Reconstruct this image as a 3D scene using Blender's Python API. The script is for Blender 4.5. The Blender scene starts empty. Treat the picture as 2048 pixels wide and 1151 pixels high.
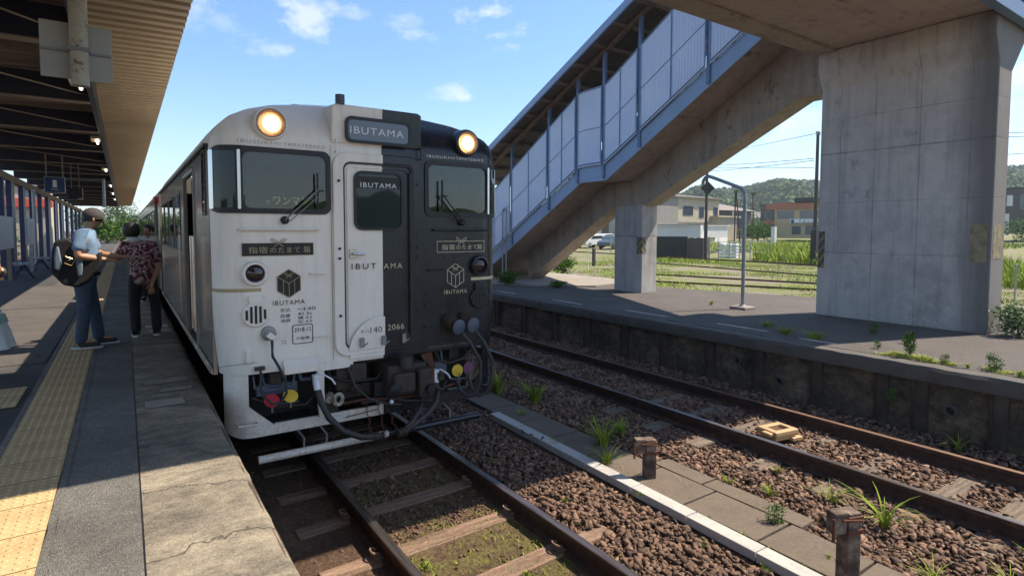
import bpy, math, random
import numpy as np
from mathutils import Vector, Matrix
random.seed(7); rng = np.random.default_rng(7)
D = bpy.data
C = bpy.context.scene.collection
scene = bpy.context.scene
rad = math.radians

# ---------------------------------------------------------------- camera
cam_d = D.cameras.new("camera"); cam = D.objects.new("camera", cam_d); C.objects.link(cam)
cam_d.sensor_width = 36; cam_d.lens = 1139.0 / 2048 * 36
cam_d.shift_y = -(575.5 - 524.8) / 2048
cam_d.clip_end = 5000; cam_d.clip_start = .05
CAMZ = 2.15
yw, pt, rl = rad(34.2103), rad(3.1174), rad(0.0989)
fwd = Vector((math.sin(yw)*math.cos(pt), math.cos(yw)*math.cos(pt), -math.sin(pt)))
rgt = Vector((math.cos(yw), -math.sin(yw), 0)); upv = rgt.cross(fwd)
r2 = rgt*math.cos(rl) + upv*math.sin(rl); u2 = -rgt*math.sin(rl) + upv*math.cos(rl)
M = Matrix((r2, u2, -fwd)).transposed().to_4x4(); M.translation = Vector((0, 0, CAMZ))
cam.matrix_world = M
scene.camera = cam

# ---------------------------------------------------------------- light, sky, exposure
SUN = Vector((.696, -.235, 1)).normalized()
sd = D.lights.new("sun", 'SUN'); sd.energy = 5.0; sd.angle = rad(.5); sd.color = (1, .87, .70)
so = D.objects.new("sun", sd); C.objects.link(so)
so.rotation_euler = SUN.to_track_quat('Z', 'Y').to_euler(); so.location = (20, -8, 30)
w = D.worlds.new("World"); scene.world = w; w.use_nodes = True
wn, wl = w.node_tree.nodes, w.node_tree.links
for n in list(wn): wn.remove(n)
wo = wn.new('ShaderNodeOutputWorld'); bg = wn.new('ShaderNodeBackground')
sky = wn.new('ShaderNodeTexSky'); sky.sky_type = 'NISHITA'; sky.sun_disc = False
sky.sun_elevation = math.asin(SUN.z); sky.sun_rotation = math.atan2(SUN.x, SUN.y)
sky.air_density = 1.15; sky.dust_density = .15; sky.ozone_density = 2.2
bg.inputs[1].default_value = .122
tc = wn.new('ShaderNodeTexCoord')
def wmath(op, a, b=None, c=None):
    n = wn.new('ShaderNodeMath'); n.operation = op
    for i, v in enumerate((a, b, c)):
        if v is None: continue
        if isinstance(v, (int, float)): n.inputs[i].default_value = v
        else: wl.new(v, n.inputs[i])
    return n.outputs[0]
def wnoise(scale, detail, rough, loc, sc):
    mp = wn.new('ShaderNodeMapping'); mp.inputs['Location'].default_value = loc; mp.inputs['Scale'].default_value = sc
    wl.new(tc.outputs['Generated'], mp.inputs[0])
    n = wn.new('ShaderNodeTexNoise'); n.inputs['Scale'].default_value = scale; n.inputs['Detail'].default_value = detail
    n.inputs['Roughness'].default_value = rough; wl.new(mp.outputs[0], n.inputs['Vector']); return n.outputs['Fac']
# small clouds: each a soft patch of sky direction broken up by noise
CLOUDS = [((.245, .913, .327), .060, 1.0), ((.215, .925, .345), .035, .8), ((.203, .939, .277), .034, .8), ((.490, .797, .351), .045, 1.0), ((.516, .795, .320), .045, 1.0), ((.530, .79, .305), .03, .9), ((.477, .850, .225), .042, .8), ((.492, .845, .205), .035, .8), ((.379, .862, .336), .035, .6), ((.404, .859, .316), .025, .7), ((.093, .944, .316), .08, .5), ((.301, .892, .336), .03, .6),
          ((.052, .996, .068), .06, 1.0), ((.03, .996, .10), .05, .8), ((.850, .500, .165), .07, .8), ((.858, .481, .178), .05, .8), ((.957, .246, .151), .09, 1.0), ((.948, .248, .200), .10, .9)]
wisp = wnoise(13, 9, .66, (3.1, 1.7, .4), (1, 1, 1.9))
fine = wmath('SUBTRACT', wisp, .5)
acc = None
sepn = wn.new('ShaderNodeVectorMath'); sepn.operation = 'NORMALIZE'; wl.new(tc.outputs['Generated'], sepn.inputs[0])
for (dx, dy, dz), rr, amp in CLOUDS:
    v = Vector((dx, dy, dz)).normalized()
    dd = wn.new('ShaderNodeVectorMath'); dd.operation = 'SUBTRACT'; wl.new(sepn.outputs[0], dd.inputs[0]); dd.inputs[1].default_value = v
    sc = wn.new('ShaderNodeVectorMath'); sc.operation = 'MULTIPLY'; wl.new(dd.outputs[0], sc.inputs[0]); sc.inputs[1].default_value = (.8, .8, 1.9)
    ln = wn.new('ShaderNodeVectorMath'); ln.operation = 'LENGTH'; wl.new(sc.outputs[0], ln.inputs[0])
    f = wmath('SUBTRACT', .78, wmath('DIVIDE', ln.outputs['Value'], rr))
    f = wmath('MAXIMUM', wmath('MULTIPLY', wmath('ADD', f, wmath('MULTIPLY', fine, 5.0)), amp), 0)
    acc = f if acc is None else wmath('MAXIMUM', acc, f)
# plain broken cloud behind the camera (seen only in reflections and from other positions)
sx = wn.new('ShaderNodeSeparateXYZ'); wl.new(sepn.outputs[0], sx.inputs[0])
back = wmath('MULTIPLY', wmath('MAXIMUM', wmath('MULTIPLY', sx.outputs['Y'], -1.5), 0), wmath('MULTIPLY', wmath('MAXIMUM', wmath('SUBTRACT', wnoise(5, 8, .6, (0, 2, 5), (1, 1, 2.5)), .47), 0), 9))
acc = wmath('MINIMUM', wmath('MAXIMUM', acc, back), 1)
acc = wmath('MULTIPLY', acc, .6)
# thin white veil low over the horizon
veil = wmath('MULTIPLY', wmath('POWER', wmath('SUBTRACT', 1, wmath('MINIMUM', wmath('MAXIMUM', wmath('MULTIPLY', sx.outputs['Z'], 3.4), 0), 1)), 2.4), .6)
acc = wmath('MAXIMUM', acc, veil)
mixc = wn.new('ShaderNodeMixRGB'); wl.new(acc, mixc.inputs[0]); tint = wn.new('ShaderNodeMixRGB'); tint.blend_type = 'MULTIPLY'; tint.inputs[0].default_value = 1; tint.inputs[2].default_value = (.70, .85, .98, 1); wl.new(sky.outputs[0], tint.inputs[1]); wl.new(tint.outputs[0], mixc.inputs[1]); mixc.inputs[2].default_value = (5.0, 5.2, 5.5, 1)
wl.new(mixc.outputs[0], bg.inputs[0]); wl.new(bg.outputs[0], wo.inputs[0])
scene.view_settings.view_transform = 'Standard'; scene.view_settings.look = 'None'
scene.view_settings.exposure = 0.9; scene.view_settings.gamma = 1
scene.render.engine = 'CYCLES'; scene.cycles.use_denoising = True
scene.cycles.max_bounces = 8; scene.cycles.diffuse_bounces = 4

# ---------------------------------------------------------------- materials
class NT:
    def __init__(s, name):
        s.m = D.materials.new(name); s.m.use_nodes = True
        s.n, s.l = s.m.node_tree.nodes, s.m.node_tree.links
        s.b = s.n['Principled BSDF']; s.tc = s.n.new('ShaderNodeTexCoord')
    def link(s, a, b): s.l.new(a, b)
    def put(s, sock, v):
        if isinstance(v, (int, float)): sock.default_value = v
        elif isinstance(v, (tuple, list)):
            sock.default_value = tuple(v) + ((1,) if len(sock.default_value) == 4 and len(v) == 3 else ())
        else: s.l.new(v, sock)
    def math(s, op, a, b=None, c=None, clamp=False):
        n = s.n.new('ShaderNodeMath'); n.operation = op; n.use_clamp = clamp
        for i, v in enumerate((a, b, c)):
            if v is not None: s.put(n.inputs[i], v)
        return n.outputs[0]
    def xyz(s, space='Object'):
        n = s.n.new('ShaderNodeSeparateXYZ'); s.l.new(s.tc.outputs[space], n.inputs[0]); return n.outputs
    def noise(s, scale, detail=4, rough=.55, sc=(1, 1, 1), space='Object', dist=0, out='Fac'):
        mp = s.n.new('ShaderNodeMapping'); mp.inputs['Scale'].default_value = sc; s.l.new(s.tc.outputs[space], mp.inputs[0])
        n = s.n.new('ShaderNodeTexNoise'); n.inputs['Scale'].default_value = scale; n.inputs['Detail'].default_value = detail
        n.inputs['Roughness'].default_value = rough; n.inputs['Distortion'].default_value = dist
        s.l.new(mp.outputs[0], n.inputs['Vector']); return n.outputs[out]
    def voro(s, scale, sc=(1, 1, 1), feat='F1', out='Distance'):
        mp = s.n.new('ShaderNodeMapping'); mp.inputs['Scale'].default_value = sc; s.l.new(s.tc.outputs['Object'], mp.inputs[0])
        n = s.n.new('ShaderNodeTexVoronoi'); n.inputs['Scale'].default_value = scale; n.feature = feat
        s.l.new(mp.outputs[0], n.inputs['Vector']); return n.outputs[out]
    def ramp(s, fac, stops):
        n = s.n.new('ShaderNodeValToRGB'); e = n.color_ramp.elements
        while len(e) < len(stops): e.new(.5)
        for i, (p, c) in enumerate(stops):
            e[i].position = p; e[i].color = tuple(c) + (1,) if len(c) == 3 else c
        s.put(n.inputs[0], fac); return n.outputs[0]
    def mix(s, fac, a, b, mode='MIX'):
        n = s.n.new('ShaderNodeMixRGB'); n.blend_type = mode
        s.put(n.inputs[0], fac); s.put(n.inputs[1], a); s.put(n.inputs[2], b); return n.outputs[0]
    def bump(s, h, strength=.3, dist=.01):
        n = s.n.new('ShaderNodeBump'); n.inputs['Strength'].default_value = strength; n.inputs['Distance'].default_value = dist
        s.put(n.inputs['Height'], h); s.l.new(n.outputs[0], s.b.inputs['Normal'])
    def set(s, color=None, rough=None, metal=None, **k):
        if color is not None: s.put(s.b.inputs['Base Color'], color)
        if rough is not None: s.put(s.b.inputs['Roughness'], rough)
        if metal is not None: s.put(s.b.inputs['Metallic'], metal)
        for a, v in k.items(): s.put(s.b.inputs[a.replace('_', ' ')], v)
        return s.m
def grey(c, f): return tuple(x*f for x in c)
def simple(name, c, rough=.6, metal=0, var=.18, scale=6, bump=.0, bscale=40, **k):
    t = NT(name); n = t.noise(scale, 5, .6)
    col = t.ramp(n, [(.3, grey(c, 1-var)), (.7, grey(c, 1+var*.6))])
    if bump: t.bump(t.noise(bscale, 5, .6), bump, .01)
    return t.set(col, t.math('ADD', t.math('MULTIPLY', n, .2), rough-.1), metal, **k)
def emit(name, c, s):
    t = NT(name); return t.set(c, .5, 0, Emission_Color=c, Emission_Strength=s)

def concrete(name, base, dark=.55, seams_y=(), seams_z=(), axis='Y', streak=.5, sc=1.0, warm=(1, .96, .9), bumpv=.25, grime=None, runs=False):
    t = NT(name); X = t.xyz()
    big = t.noise(.9*sc, 6, .65); mid = t.noise(5*sc, 7, .65); fine_ = t.noise(60, 3, .6)
    st = t.noise(3.0, 5, .6, (2.2, 2.2, .16)); st2 = t.noise(11, 4, .6, (1.5, 1.5, .09))
    f = t.math('ADD', t.math('MULTIPLY', big, .45), t.math('MULTIPLY', mid, .35)); f = t.math('ADD', f, t.math('MULTIPLY', fine_, .2))
    col = t.ramp(f, [(.32, grey(base, .66)), (.5, base), (.68, tuple(base[i]*1.22*warm[i] for i in range(3)))])
    sm = t.math('MULTIPLY', t.ramp(st, [(.48, (0, 0, 0)), (.66, (1, 1, 1))]), streak)
    col = t.mix(sm, col, grey(base, dark*.6))
    sm2 = t.math('MULTIPLY', t.ramp(st2, [(.55, (0, 0, 0)), (.7, (1, 1, 1))]), streak*.5)
    col = t.mix(sm2, col, tuple(b*1.35 for b in base))
    pits = t.ramp(t.voro(9), [(.0, (1, 1, 1)), (.07, (0, 0, 0))]); col = t.mix(t.math('MULTIPLY', pits, .7), col, grey(base, .3))
    h = t.math('ADD', t.math('MULTIPLY', mid, .5), t.math('MULTIPLY', fine_, .25))
    hor = {'X': X['X'], 'Y': X['Y']}[axis]
    wob = t.math('MULTIPLY', t.math('SUBTRACT', t.noise(4, 3), .5), .012)
    for vals, src in ((seams_y, hor), (seams_z, X['Z'])):
        for v in vals:
            wdt = .008
            if isinstance(v, tuple): v, wdt = v
            d = t.math('ABSOLUTE', t.math('SUBTRACT', t.math('ADD', src, wob), v))
            ln = t.math('SUBTRACT', 1, t.math('DIVIDE', d, wdt), clamp=True)
            brk = t.math('MULTIPLY', ln, t.ramp(t.noise(2.3, 4, .7), [(.36, (.25, .25, .25)), (.6, (1, 1, 1))]))
            col = t.mix(t.math('MULTIPLY', brk, .75), col, grey(base, .28)); h = t.math('SUBTRACT', h, t.math('MULTIPLY', brk, 1.0))
    if runs:
        run = t.ramp(t.noise(2.0, 7, .78, (1, 1.6, 1)), [(.58, (0, 0, 0)), (.66, (1, 1, 1))]); col = t.mix(t.math('MULTIPLY', run, .7), col, grey(base, .28))
        lt = t.ramp(t.noise(1.1, 4, .6, (1, 1, 1)), [(.58, (0, 0, 0)), (.62, (1, 1, 1))]); col = t.mix(t.math('MULTIPLY', lt, .35), col, tuple(x*1.25 for x in base))
    if grime:   # old dark weathering near one edge and low down
        e = t.math('SUBTRACT', 1, t.math('DIVIDE', t.math('ADD', X['Y'], 1.25), t.math('ADD', .22, t.math('MULTIPLY', t.noise(1.3, 5, .6, (1, 1, .5)), .75))), clamp=True)
        lowm = t.math('MULTIPLY', t.math('SUBTRACT', 1, t.math('DIVIDE', X['Z'], 1.5), clamp=True), t.math('SUBTRACT', .55, X['Y'], clamp=True)); lowm = t.math('MULTIPLY', lowm, t.ramp(t.noise(2.2, 6, .7), [(.4, (0, 0, 0)), (.6, (1, 1, 1))]))
        msk = t.math('MAXIMUM', t.math('MULTIPLY', e, 1.3, clamp=True), t.math('MULTIPLY', lowm, .8)); col = t.mix(t.math('MULTIPLY', msk, .8), col, grey(base, .2))
        run = t.ramp(t.noise(2.4, 6, .75, (1, 1, .8)), [(.6, (0, 0, 0)), (.68, (1, 1, 1))]); col = t.mix(t.math('MULTIPLY', run, .5), col, grey(base, .35))
    t.bump(h, bumpv, .012)
    return t.set(col, .88, 0)

MAT = {}
def build_mats():
    m = MAT
    m['pier'] = concrete('pier_concrete', (.50, .47, .445), seams_y=[(-.95, .01), (-.3, .012), (.35, .012), (.9, .01)], seams_z=[(1.13, .012), (2.86, .022), (3.45, .01), 2.0], streak=.3, grime=True)
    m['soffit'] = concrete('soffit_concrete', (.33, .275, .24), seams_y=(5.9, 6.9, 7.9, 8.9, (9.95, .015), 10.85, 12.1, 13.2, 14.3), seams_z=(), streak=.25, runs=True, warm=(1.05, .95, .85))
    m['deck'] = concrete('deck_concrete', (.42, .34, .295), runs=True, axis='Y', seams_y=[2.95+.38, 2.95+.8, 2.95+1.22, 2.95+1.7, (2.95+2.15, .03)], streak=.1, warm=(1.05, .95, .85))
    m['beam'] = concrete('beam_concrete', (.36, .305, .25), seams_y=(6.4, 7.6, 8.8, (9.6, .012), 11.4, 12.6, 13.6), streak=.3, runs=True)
    m['column'] = concrete('column_concrete', (.42, .40, .38), seams_z=[(1.38, .02)], streak=.4)
    # old platform asphalt
    t = NT('asphalt'); a = t.noise(2.2, 6, .6); b = t.noise(90, 3, .7); v = t.voro(170)
    col = t.ramp(t.math('ADD', t.math('MULTIPLY', a, .6), t.math('MULTIPLY', b, .4)), [(.35, (.030, .030, .032)), (.55, (.058, .056, .055)), (.72, (.10, .095, .088))])
    t.bump(t.math('ADD', t.math('MULTIPLY', v, .7), b), .7, .006); m['asphalt'] = t.set(col, .92, 0)
    t = NT('worn_asphalt'); a = t.noise(1.3, 6, .6); b = t.noise(120, 3, .7); v = t.voro(130, out='Distance'); cr = t.voro(2.2, feat='DISTANCE_TO_EDGE')
    col = t.ramp(t.math('ADD', t.math('MULTIPLY', a, .5), t.math('MULTIPLY', v, .9)), [(.3, (.035, .030, .029)), (.6, (.075, .065, .06)), (.95, (.14, .125, .112))])
    col = t.mix(t.math('MULTIPLY', t.ramp(cr, [(.0, (1, 1, 1)), (.012, (0, 0, 0))]), .8), col, (.03, .03, .025))
    t.bump(t.math('ADD', v, b), .8, .008); m['worn'] = t.set(col, .93, 0)
    # grey exposed-aggregate strip
    t = NT('rough_paving'); a = t.noise(1.7, 6, .6); b = t.noise(75, 4, .75); v = t.voro(150)
    col = t.ramp(t.math('ADD', t.math('MULTIPLY', a, .45), t.math('MULTIPLY', b, .6)), [(.38, (.075, .07, .062)), (.52, (.14, .135, .12)), (.66, (.26, .25, .225))])
    ed = t.xyz()['X']
    t.bump(t.math('ADD', v, t.math('MULTIPLY', b, 1.5)), .9, .008); m['rough'] = t.set(col, .9, 0)
    # weathered stone-like edge slabs
    t = NT('edge_stone'); X = t.xyz()
    a = t.noise(1.3, 8, .66, (1, 1.4, 1), dist=.5); b = t.noise(80, 5, .75); c = t.noise(9, 7, .7, (.8, 1.5, 1))
    f = t.math('ADD', t.math('MULTIPLY', a, .4), t.math('ADD', t.math('MULTIPLY', b, .3), t.math('MULTIPLY', c, .3)))
    col = t.ramp(f, [(.36, (.05, .046, .04)), (.45, (.13, .114, .09)), (.53, (.255, .22, .165)), (.64, (.46, .395, .29))])
    lines = None
    for (y0, k) in ((1.9, .1), (2.75, -.1), (3.45, .12), (4.3, .05), (5.3, .1), (6.05, -.05), (7.1, .07), (8.2, 0), (9.6, 0), (11, 0), (12.4, 0), (14, 0)):
        yy = t.math('ADD', X['Y'], t.math('MULTIPLY', t.math('SUBTRACT', t.noise(1.6, 5, .65), .5), .55)); yy = t.math('ADD', yy, t.math('MULTIPLY', X['X'], k))
        ln = t.math('SUBTRACT', 1, t.math('DIVIDE', t.math('ABSOLUTE', t.math('SUBTRACT', yy, y0)), .013), clamp=True)
        lines = ln if lines is None else t.math('MAXIMUM', lines, ln)
    col = t.mix(t.math('MULTIPLY', lines, .8), col, (.035, .03, .025))
    t.bump(t.math('SUBTRACT', t.math('ADD', t.math('MULTIPLY', b, 1.3), t.math('MULTIPLY', c, .6)), lines), .9, .008); m['edge'] = t.set(col, .85, 0)
    # yellow tactile
    t = NT('tactile_yellow'); a = t.noise(3, 6, .65); b = t.noise(40, 4, .7)
    col = t.ramp(t.math('ADD', t.math('MULTIPLY', a, .55), t.math('MULTIPLY', b, .45)), [(.33, (.31, .205, .10)), (.5, (.46, .33, .165)), (.7, (.53, .395, .21))])
    t.bump(b, .2, .004); m['tactile'] = t.set(col, .75, 0)
    m['paleslab'] = concrete('pale_slab', (.40, .385, .36), streak=.1, dark=.8, sc=4)
    m['slab'] = concrete('brown_slab', (.125, .098, .072), streak=.1, sc=6, bumpv=.9)
    m['padconc'] = concrete('pad_concrete', (.27, .24, .205), streak=.2, sc=2)
    # ground
    t = NT('track_bed_and_yard'); X = t.xyz(); a = t.noise(1.2, 7, .65); b = t.noise(30, 6, .75); v = t.voro(22)
    dirt = t.ramp(t.math('ADD', t.math('MULTIPLY', a, .4), t.math('MULTIPLY', b, .6)), [(.34, (.045, .026, .016)), (.5, (.12, .07, .042)), (.66, (.26, .155, .095))])
    moss = t.ramp(b, [(.3, (.06, .052, .016)), (.6, (.20, .165, .05))])
    inn = t.math('MULTIPLY', t.math('GREATER_THAN', X['X'], 1.5), t.math('LESS_THAN', X['X'], 2.55)); inn = t.math('MULTIPLY', inn, t.math('LESS_THAN', X['Y'], 5))
    col = t.mix(t.math('MULTIPLY', inn, t.ramp(t.noise(2.6, 5, .7), [(.42, (0, 0, 0)), (.55, (1, 1, 1))])), dirt, moss)
    yard = t.ramp(t.math('ADD', t.math('MULTIPLY', t.noise(.5, 6, .65), .7), t.math('MULTIPLY', b, .3)), [(.38, (.26, .21, .17)), (.47, (.22, .185, .12)), (.55, (.16, .19, .04)), (.7, (.26, .30, .05))])
    col = t.mix(t.math('GREATER_THAN', X['X'], 9.0), col, yard)
    t.bump(t.math('ADD', v, t.math('MULTIPLY', b, 2)), .9, .03); m['ground'] = t.set(col, .97, 0)
    # stones, coloured stone by stone
    t = NT('ballast_stone'); at = t.n.new('ShaderNodeAttribute'); at.attribute_name = 'tone'
    col = t.ramp(at.outputs['Fac'], [(0, (.035, .022, .017)), (.3, (.095, .055, .036)), (.55, (.19, .108, .068)), (.8, (.30, .18, .115)), (1, (.36, .26, .19))])
    col = t.mix(t.math('MULTIPLY', t.noise(30, 4), .5), col, (.05, .035, .028)); t.bump(t.noise(90, 4), .4, .004); m['stone'] = t.set(col, .92, 0)
    t = NT('weathered_tie'); a = t.noise(6, 7, .7, (.35, 3.5, 1)); b = t.noise(50, 4, .7)
    col = t.ramp(t.math('ADD', t.math('MULTIPLY', a, .6), t.math('MULTIPLY', b, .4)), [(.36, (.06, .038, .025)), (.5, (.18, .115, .078)), (.64, (.31, .205, .14))])
    t.bump(a, .5, .01); m['tie'] = t.set(col, .9, 0)
    t = NT('grey_timber'); a = t.noise(6, 7, .7, (.4, 6, 1)); b = t.noise(50, 4, .7)
    col = t.ramp(t.math('ADD', t.math('MULTIPLY', a, .7), t.math('MULTIPLY', b, .3)), [(.38, (.06, .042, .03)), (.52, (.15, .115, .085)), (.66, (.25, .21, .165))])
    t.bump(a, .8, .012); m['timber'] = t.set(col, .9, 0)
    t = NT('rusty_rail'); a = t.noise(12, 6, .7); 
    col = t.ramp(a, [(.35, (.028, .016, .012)), (.6, (.075, .038, .026)), (.75, (.12, .06, .036))]); t.bump(a, .3, .004); m['rail'] = t.set(col, .7, .2)
    t = NT('polished_railhead'); m['railhead'] = t.set(t.ramp(t.noise(8, 4, .6, (6, .3, 1)), [(.3, (.13, .10, .09)), (.7, (.30, .27, .26))]), .38, .9)
    t = NT('rusty_railhead'); m['railhead2'] = t.set(t.ramp(t.noise(8, 4, .6, (6, .3, 1)), [(.3, (.13, .075, .05)), (.7, (.26, .16, .11))]), .5, .5)
    # platform wall, dirty
    t = NT('platform_wall'); a = t.noise(1.6, 7, .7, (1, 1, 1.4)); b = t.noise(14, 5, .7); X = t.xyz()
    col = t.ramp(t.math('ADD', t.math('MULTIPLY', a, .6), t.math('MULTIPLY', b, .4)), [(.36, (.024, .021, .019)), (.48, (.075, .058, .042)), (.58, (.16, .115, .075)), (.7, (.27, .22, .175))])
    t.bump(t.math('ADD', a, b), .9, .03); m['pwall'] = t.set(col, .95, 0)
    m['pwall2'] = simple('wall_post_brown', (.062, .048, .038), .9, 0, .5, 5, .6)
    m['coping'] = concrete('coping_concrete', (.085, .078, .07), streak=.1, sc=5, bumpv=.7)
    # train paint: pale on one half, near black on the other, as painted
    t = NT('two_tone_paint'); X = t.xyz(); g = t.noise(2.2, 6, .6); g2 = t.noise(4, 5, .65, (3, 1, .35)); g3 = t.noise(30, 4, .7)
    side = t.math('GREATER_THAN', X['X'], .035)
    wht = t.ramp(g, [(.3, (.81, .755, .68)), (.7, (.87, .815, .74))])
    low = t.math('MULTIPLY', t.math('SUBTRACT', 1, t.math('DIVIDE', t.math('SUBTRACT', X['Z'], .3), .75), clamp=True), t.ramp(g3, [(.42, (.25, .25, .25)), (.7, (1, 1, 1))]))
    wht = t.mix(t.math('MULTIPLY', low, .55), wht, (.26, .19, .11)); wht = t.mix(t.math('MULTIPLY', t.ramp(g2, [(.50, (0, 0, 0)), (.7, (1, 1, 1))]), .20), wht, (.33, .28, .22))
    blk = t.ramp(g, [(.3, (.010, .012, .018)), (.7, (.018, .021, .030))]); blk = t.mix(t.math('MULTIPLY', t.ramp(g2, [(.5, (0, 0, 0)), (.72, (1, 1, 1))]), .35), blk, (.05, .05, .052))
    t.bump(t.noise(2.2, 3), .22, .02)
    m['livery'] = t.set(t.mix(side, wht, blk), t.math('ADD', t.math('MULTIPLY', side, -.10), t.math('ADD', t.math('MULTIPLY', g, .25), .26)), 0)
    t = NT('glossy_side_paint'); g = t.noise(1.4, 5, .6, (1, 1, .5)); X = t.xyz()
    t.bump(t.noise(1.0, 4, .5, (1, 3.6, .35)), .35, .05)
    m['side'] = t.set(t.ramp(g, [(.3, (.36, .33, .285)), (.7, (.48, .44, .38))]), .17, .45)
    m['carroof'] = simple('railcar_roof', (.36, .33, .29), .6)
    m['rubber'] = simple('black_rubber', (.012, .012, .014), .45, 0, .3, 12)
    m['glass'] = NT('dark_window_glass').set((.016, .026, .030), .03, 0, Specular_IOR_Level=.42)
    t = NT('clear_cab_glass'); fr_ = t.n.new('ShaderNodeFresnel'); fr_.inputs[0].default_value = 1.55; tr_ = t.n.new('ShaderNodeBsdfTransparent'); tr_.inputs[0].default_value = (.34, .40, .40, 1); gl_ = t.n.new('ShaderNodeBsdfGlossy'); gl_.inputs['Roughness'].default_value = .01; gl_.inputs[0].default_value = (1, 1, 1, 1)
    mx_ = t.n.new('ShaderNodeMixShader'); t.link(t.math('MULTIPLY', fr_.outputs[0], 1.3), mx_.inputs[0]); t.link(tr_.outputs[0], mx_.inputs[1]); t.link(gl_.outputs[0], mx_.inputs[2]); t.link(mx_.outputs[0], t.n['Material Output'].inputs[0]); m['clearglass'] = t.m
    m['cabgrey'] = simple('cab_grey', (.06, .07, .07), .7); m['cabseat'] = simple('cab_seat', (.05, .06, .09), .8)
    m['signglass'] = NT('grey_sign_glass').set((.10, .125, .165), .12, 0, Specular_IOR_Level=.7)
    m['chrome'] = NT('bright_metal').set((.6, .6, .62), .22, 1.0)
    m['steel'] = simple('dull_steel', (.30, .30, .30), .5, .6)
    m['gold'] = simple('gold_line', (.42, .34, .19), .45, .1, .1)
    m['palegold'] = simple('pale_gold_line', (.62, .56, .38), .45, 0, .08)
    m['black'] = simple('black_lettering', (.012, .012, .014), .5, 0, .1)
    m['faint'] = simple('faded_lettering', (.40, .385, .36), .5, 0, .1)
    m['white'] = simple('white_lettering', (.78, .78, .78), .5, 0, .05)
    m['greyink'] = simple('grey_lettering', (.22, .19, .15), .5, 0, .1)
    m['under'] = simple('greasy_underframe', (.016, .015, .015), .65, .1, .4, 8, .4)
    m['grime'] = simple('brown_grime', (.05, .036, .028), .75, .1, .4, 9, .5)
    m['hose'] = simple('brake_hose', (.035, .033, .033), .6, 0, .3, 14, .3)
    m['valve'] = simple('white_valve', (.72, .74, .78), .4, 0, .06)
    m['red'] = simple('red_disc', (.50, .03, .05), .4, 0, .15); m['yellow'] = simple('yellow_disc', (.70, .46, .04), .4, 0, .15)
    m['purple'] = simple('purple_disc', (.17, .055, .12), .45, 0, .2); m['bluegrey'] = simple('blue_grey_cap', (.075, .095, .135), .45, 0, .2)
    m['taillens'] = NT('dark_red_lens').set((.022, .008, .012), .06, 0, Specular_IOR_Level=.8)
    m['warmlamp'] = emit('lit_headlamp', (.9, .42, .16), .7); m['warmcore'] = emit('lit_headlamp_core', (1, .86, .62), 9); m['warmmid'] = emit('lit_headlamp_reflector', (1, .62, .30), 1.7)
    m['lampring'] = simple('lamp_ring_metal', (.42, .30, .20), .35, .7)
    # canopy
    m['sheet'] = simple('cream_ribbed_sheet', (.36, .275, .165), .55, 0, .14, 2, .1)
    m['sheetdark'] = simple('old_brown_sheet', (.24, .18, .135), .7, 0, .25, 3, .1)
    m['navy'] = simple('navy_steel', (.014, .017, .036), .45, 0, .3, 5)
    m['bluepost'] = simple('blue_painted_post', (.026, .036, .105), .45, 0, .25, 4)
    m['purlin'] = simple('dusty_purlin', (.26, .205, .155), .7, 0, .25, 4)
    t = NT('stained_white_pole'); a = t.noise(9, 6, .7); col = t.ramp(a, [(.36, (.16, .10, .06)), (.46, (.42, .39, .32)), (.7, (.50, .475, .41))]); m['pole'] = t.set(col, .6, 0)
    m['signback'] = simple('pale_sign_back', (.40, .41, .40), .5, 0, .12, 3); m['signblue'] = simple('sign_blue', (.012, .05, .14), .4)
    m['ledtext'] = emit('lit_display', (.75, .8, .35), .6); m['tube'] = emit('lit_tube', (1, .95, .78), 5.0)
    m['board'] = simple('pale_board', (.42, .46, .47), .5, 0, .15)
    # stairs
    m['bluesteel'] = simple('pale_blue_steel', (.27, .38, .55), .5, 0, .14, 1.5, .05)
    m['darkblue'] = simple('blue_grey_post', (.13, .20, .33), .5, 0, .16)
    t = NT('ribbed_pale_panel'); X = t.xyz(); wv = t.math('SINE', t.math('MULTIPLY', X['Y'], 2*math.pi/.075)); a = t.noise(1.2, 5, .6)
    col = t.ramp(a, [(.3, (.60, .69, .85)), (.7, (.68, .76, .90))]); col = t.mix(t.math('MULTIPLY', t.math('GREATER_THAN', wv, .6), .16), col, (.20, .24, .36))
    t.bump(wv, .35, .008); m['panel'] = t.set(col, .5, 0)
    m['galv'] = simple('galvanised', (.30, .32, .34), .45, .5, .2, 5)
    m['brownsheet'] = simple('brown_roof_sheet', (.21, .18, .155), .7, 0, .2, 4)
    # plants
    def leaf(name, a, b, c=None):
        t = NT(name); at = t.n.new('ShaderNodeAttribute'); at.attribute_name = 'tone'
        col = t.ramp(at.outputs['Fac'], [(0, a), (1, b)] if c is None else [(0, a), (.6, b), (1, c)])
        return t.set(col, .9, 0, Specular_IOR_Level=.12)
    m['grass'] = leaf('grass_blades', (.07, .13, .015), (.22, .30, .035), (.42, .43, .10))
    m['leaf'] = leaf('broad_leaves', (.022, .06, .012), (.07, .15, .025), (.16, .26, .06))
    m['paleleaf'] = leaf('pale_leaves', (.05, .10, .04), (.16, .22, .10), (.42, .46, .30))
    m['darkleaf'] = leaf('forest_leaves', (.045, .085, .03), (.075, .13, .045), (.115, .175, .07))
    m['straw'] = simple('dead_stem', (.30, .235, .15), .9)
    m['bark'] = simple('bark', (.09, .065, .045), .9, 0, .3, 8, .5)
    # buildings
    m['cream'] = simple('cream_render', (.42, .37, .29), .85, 0, .12, 1); m['greyrender'] = simple('grey_render', (.26, .245, .235), .85, 0, .12, 1)
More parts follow.
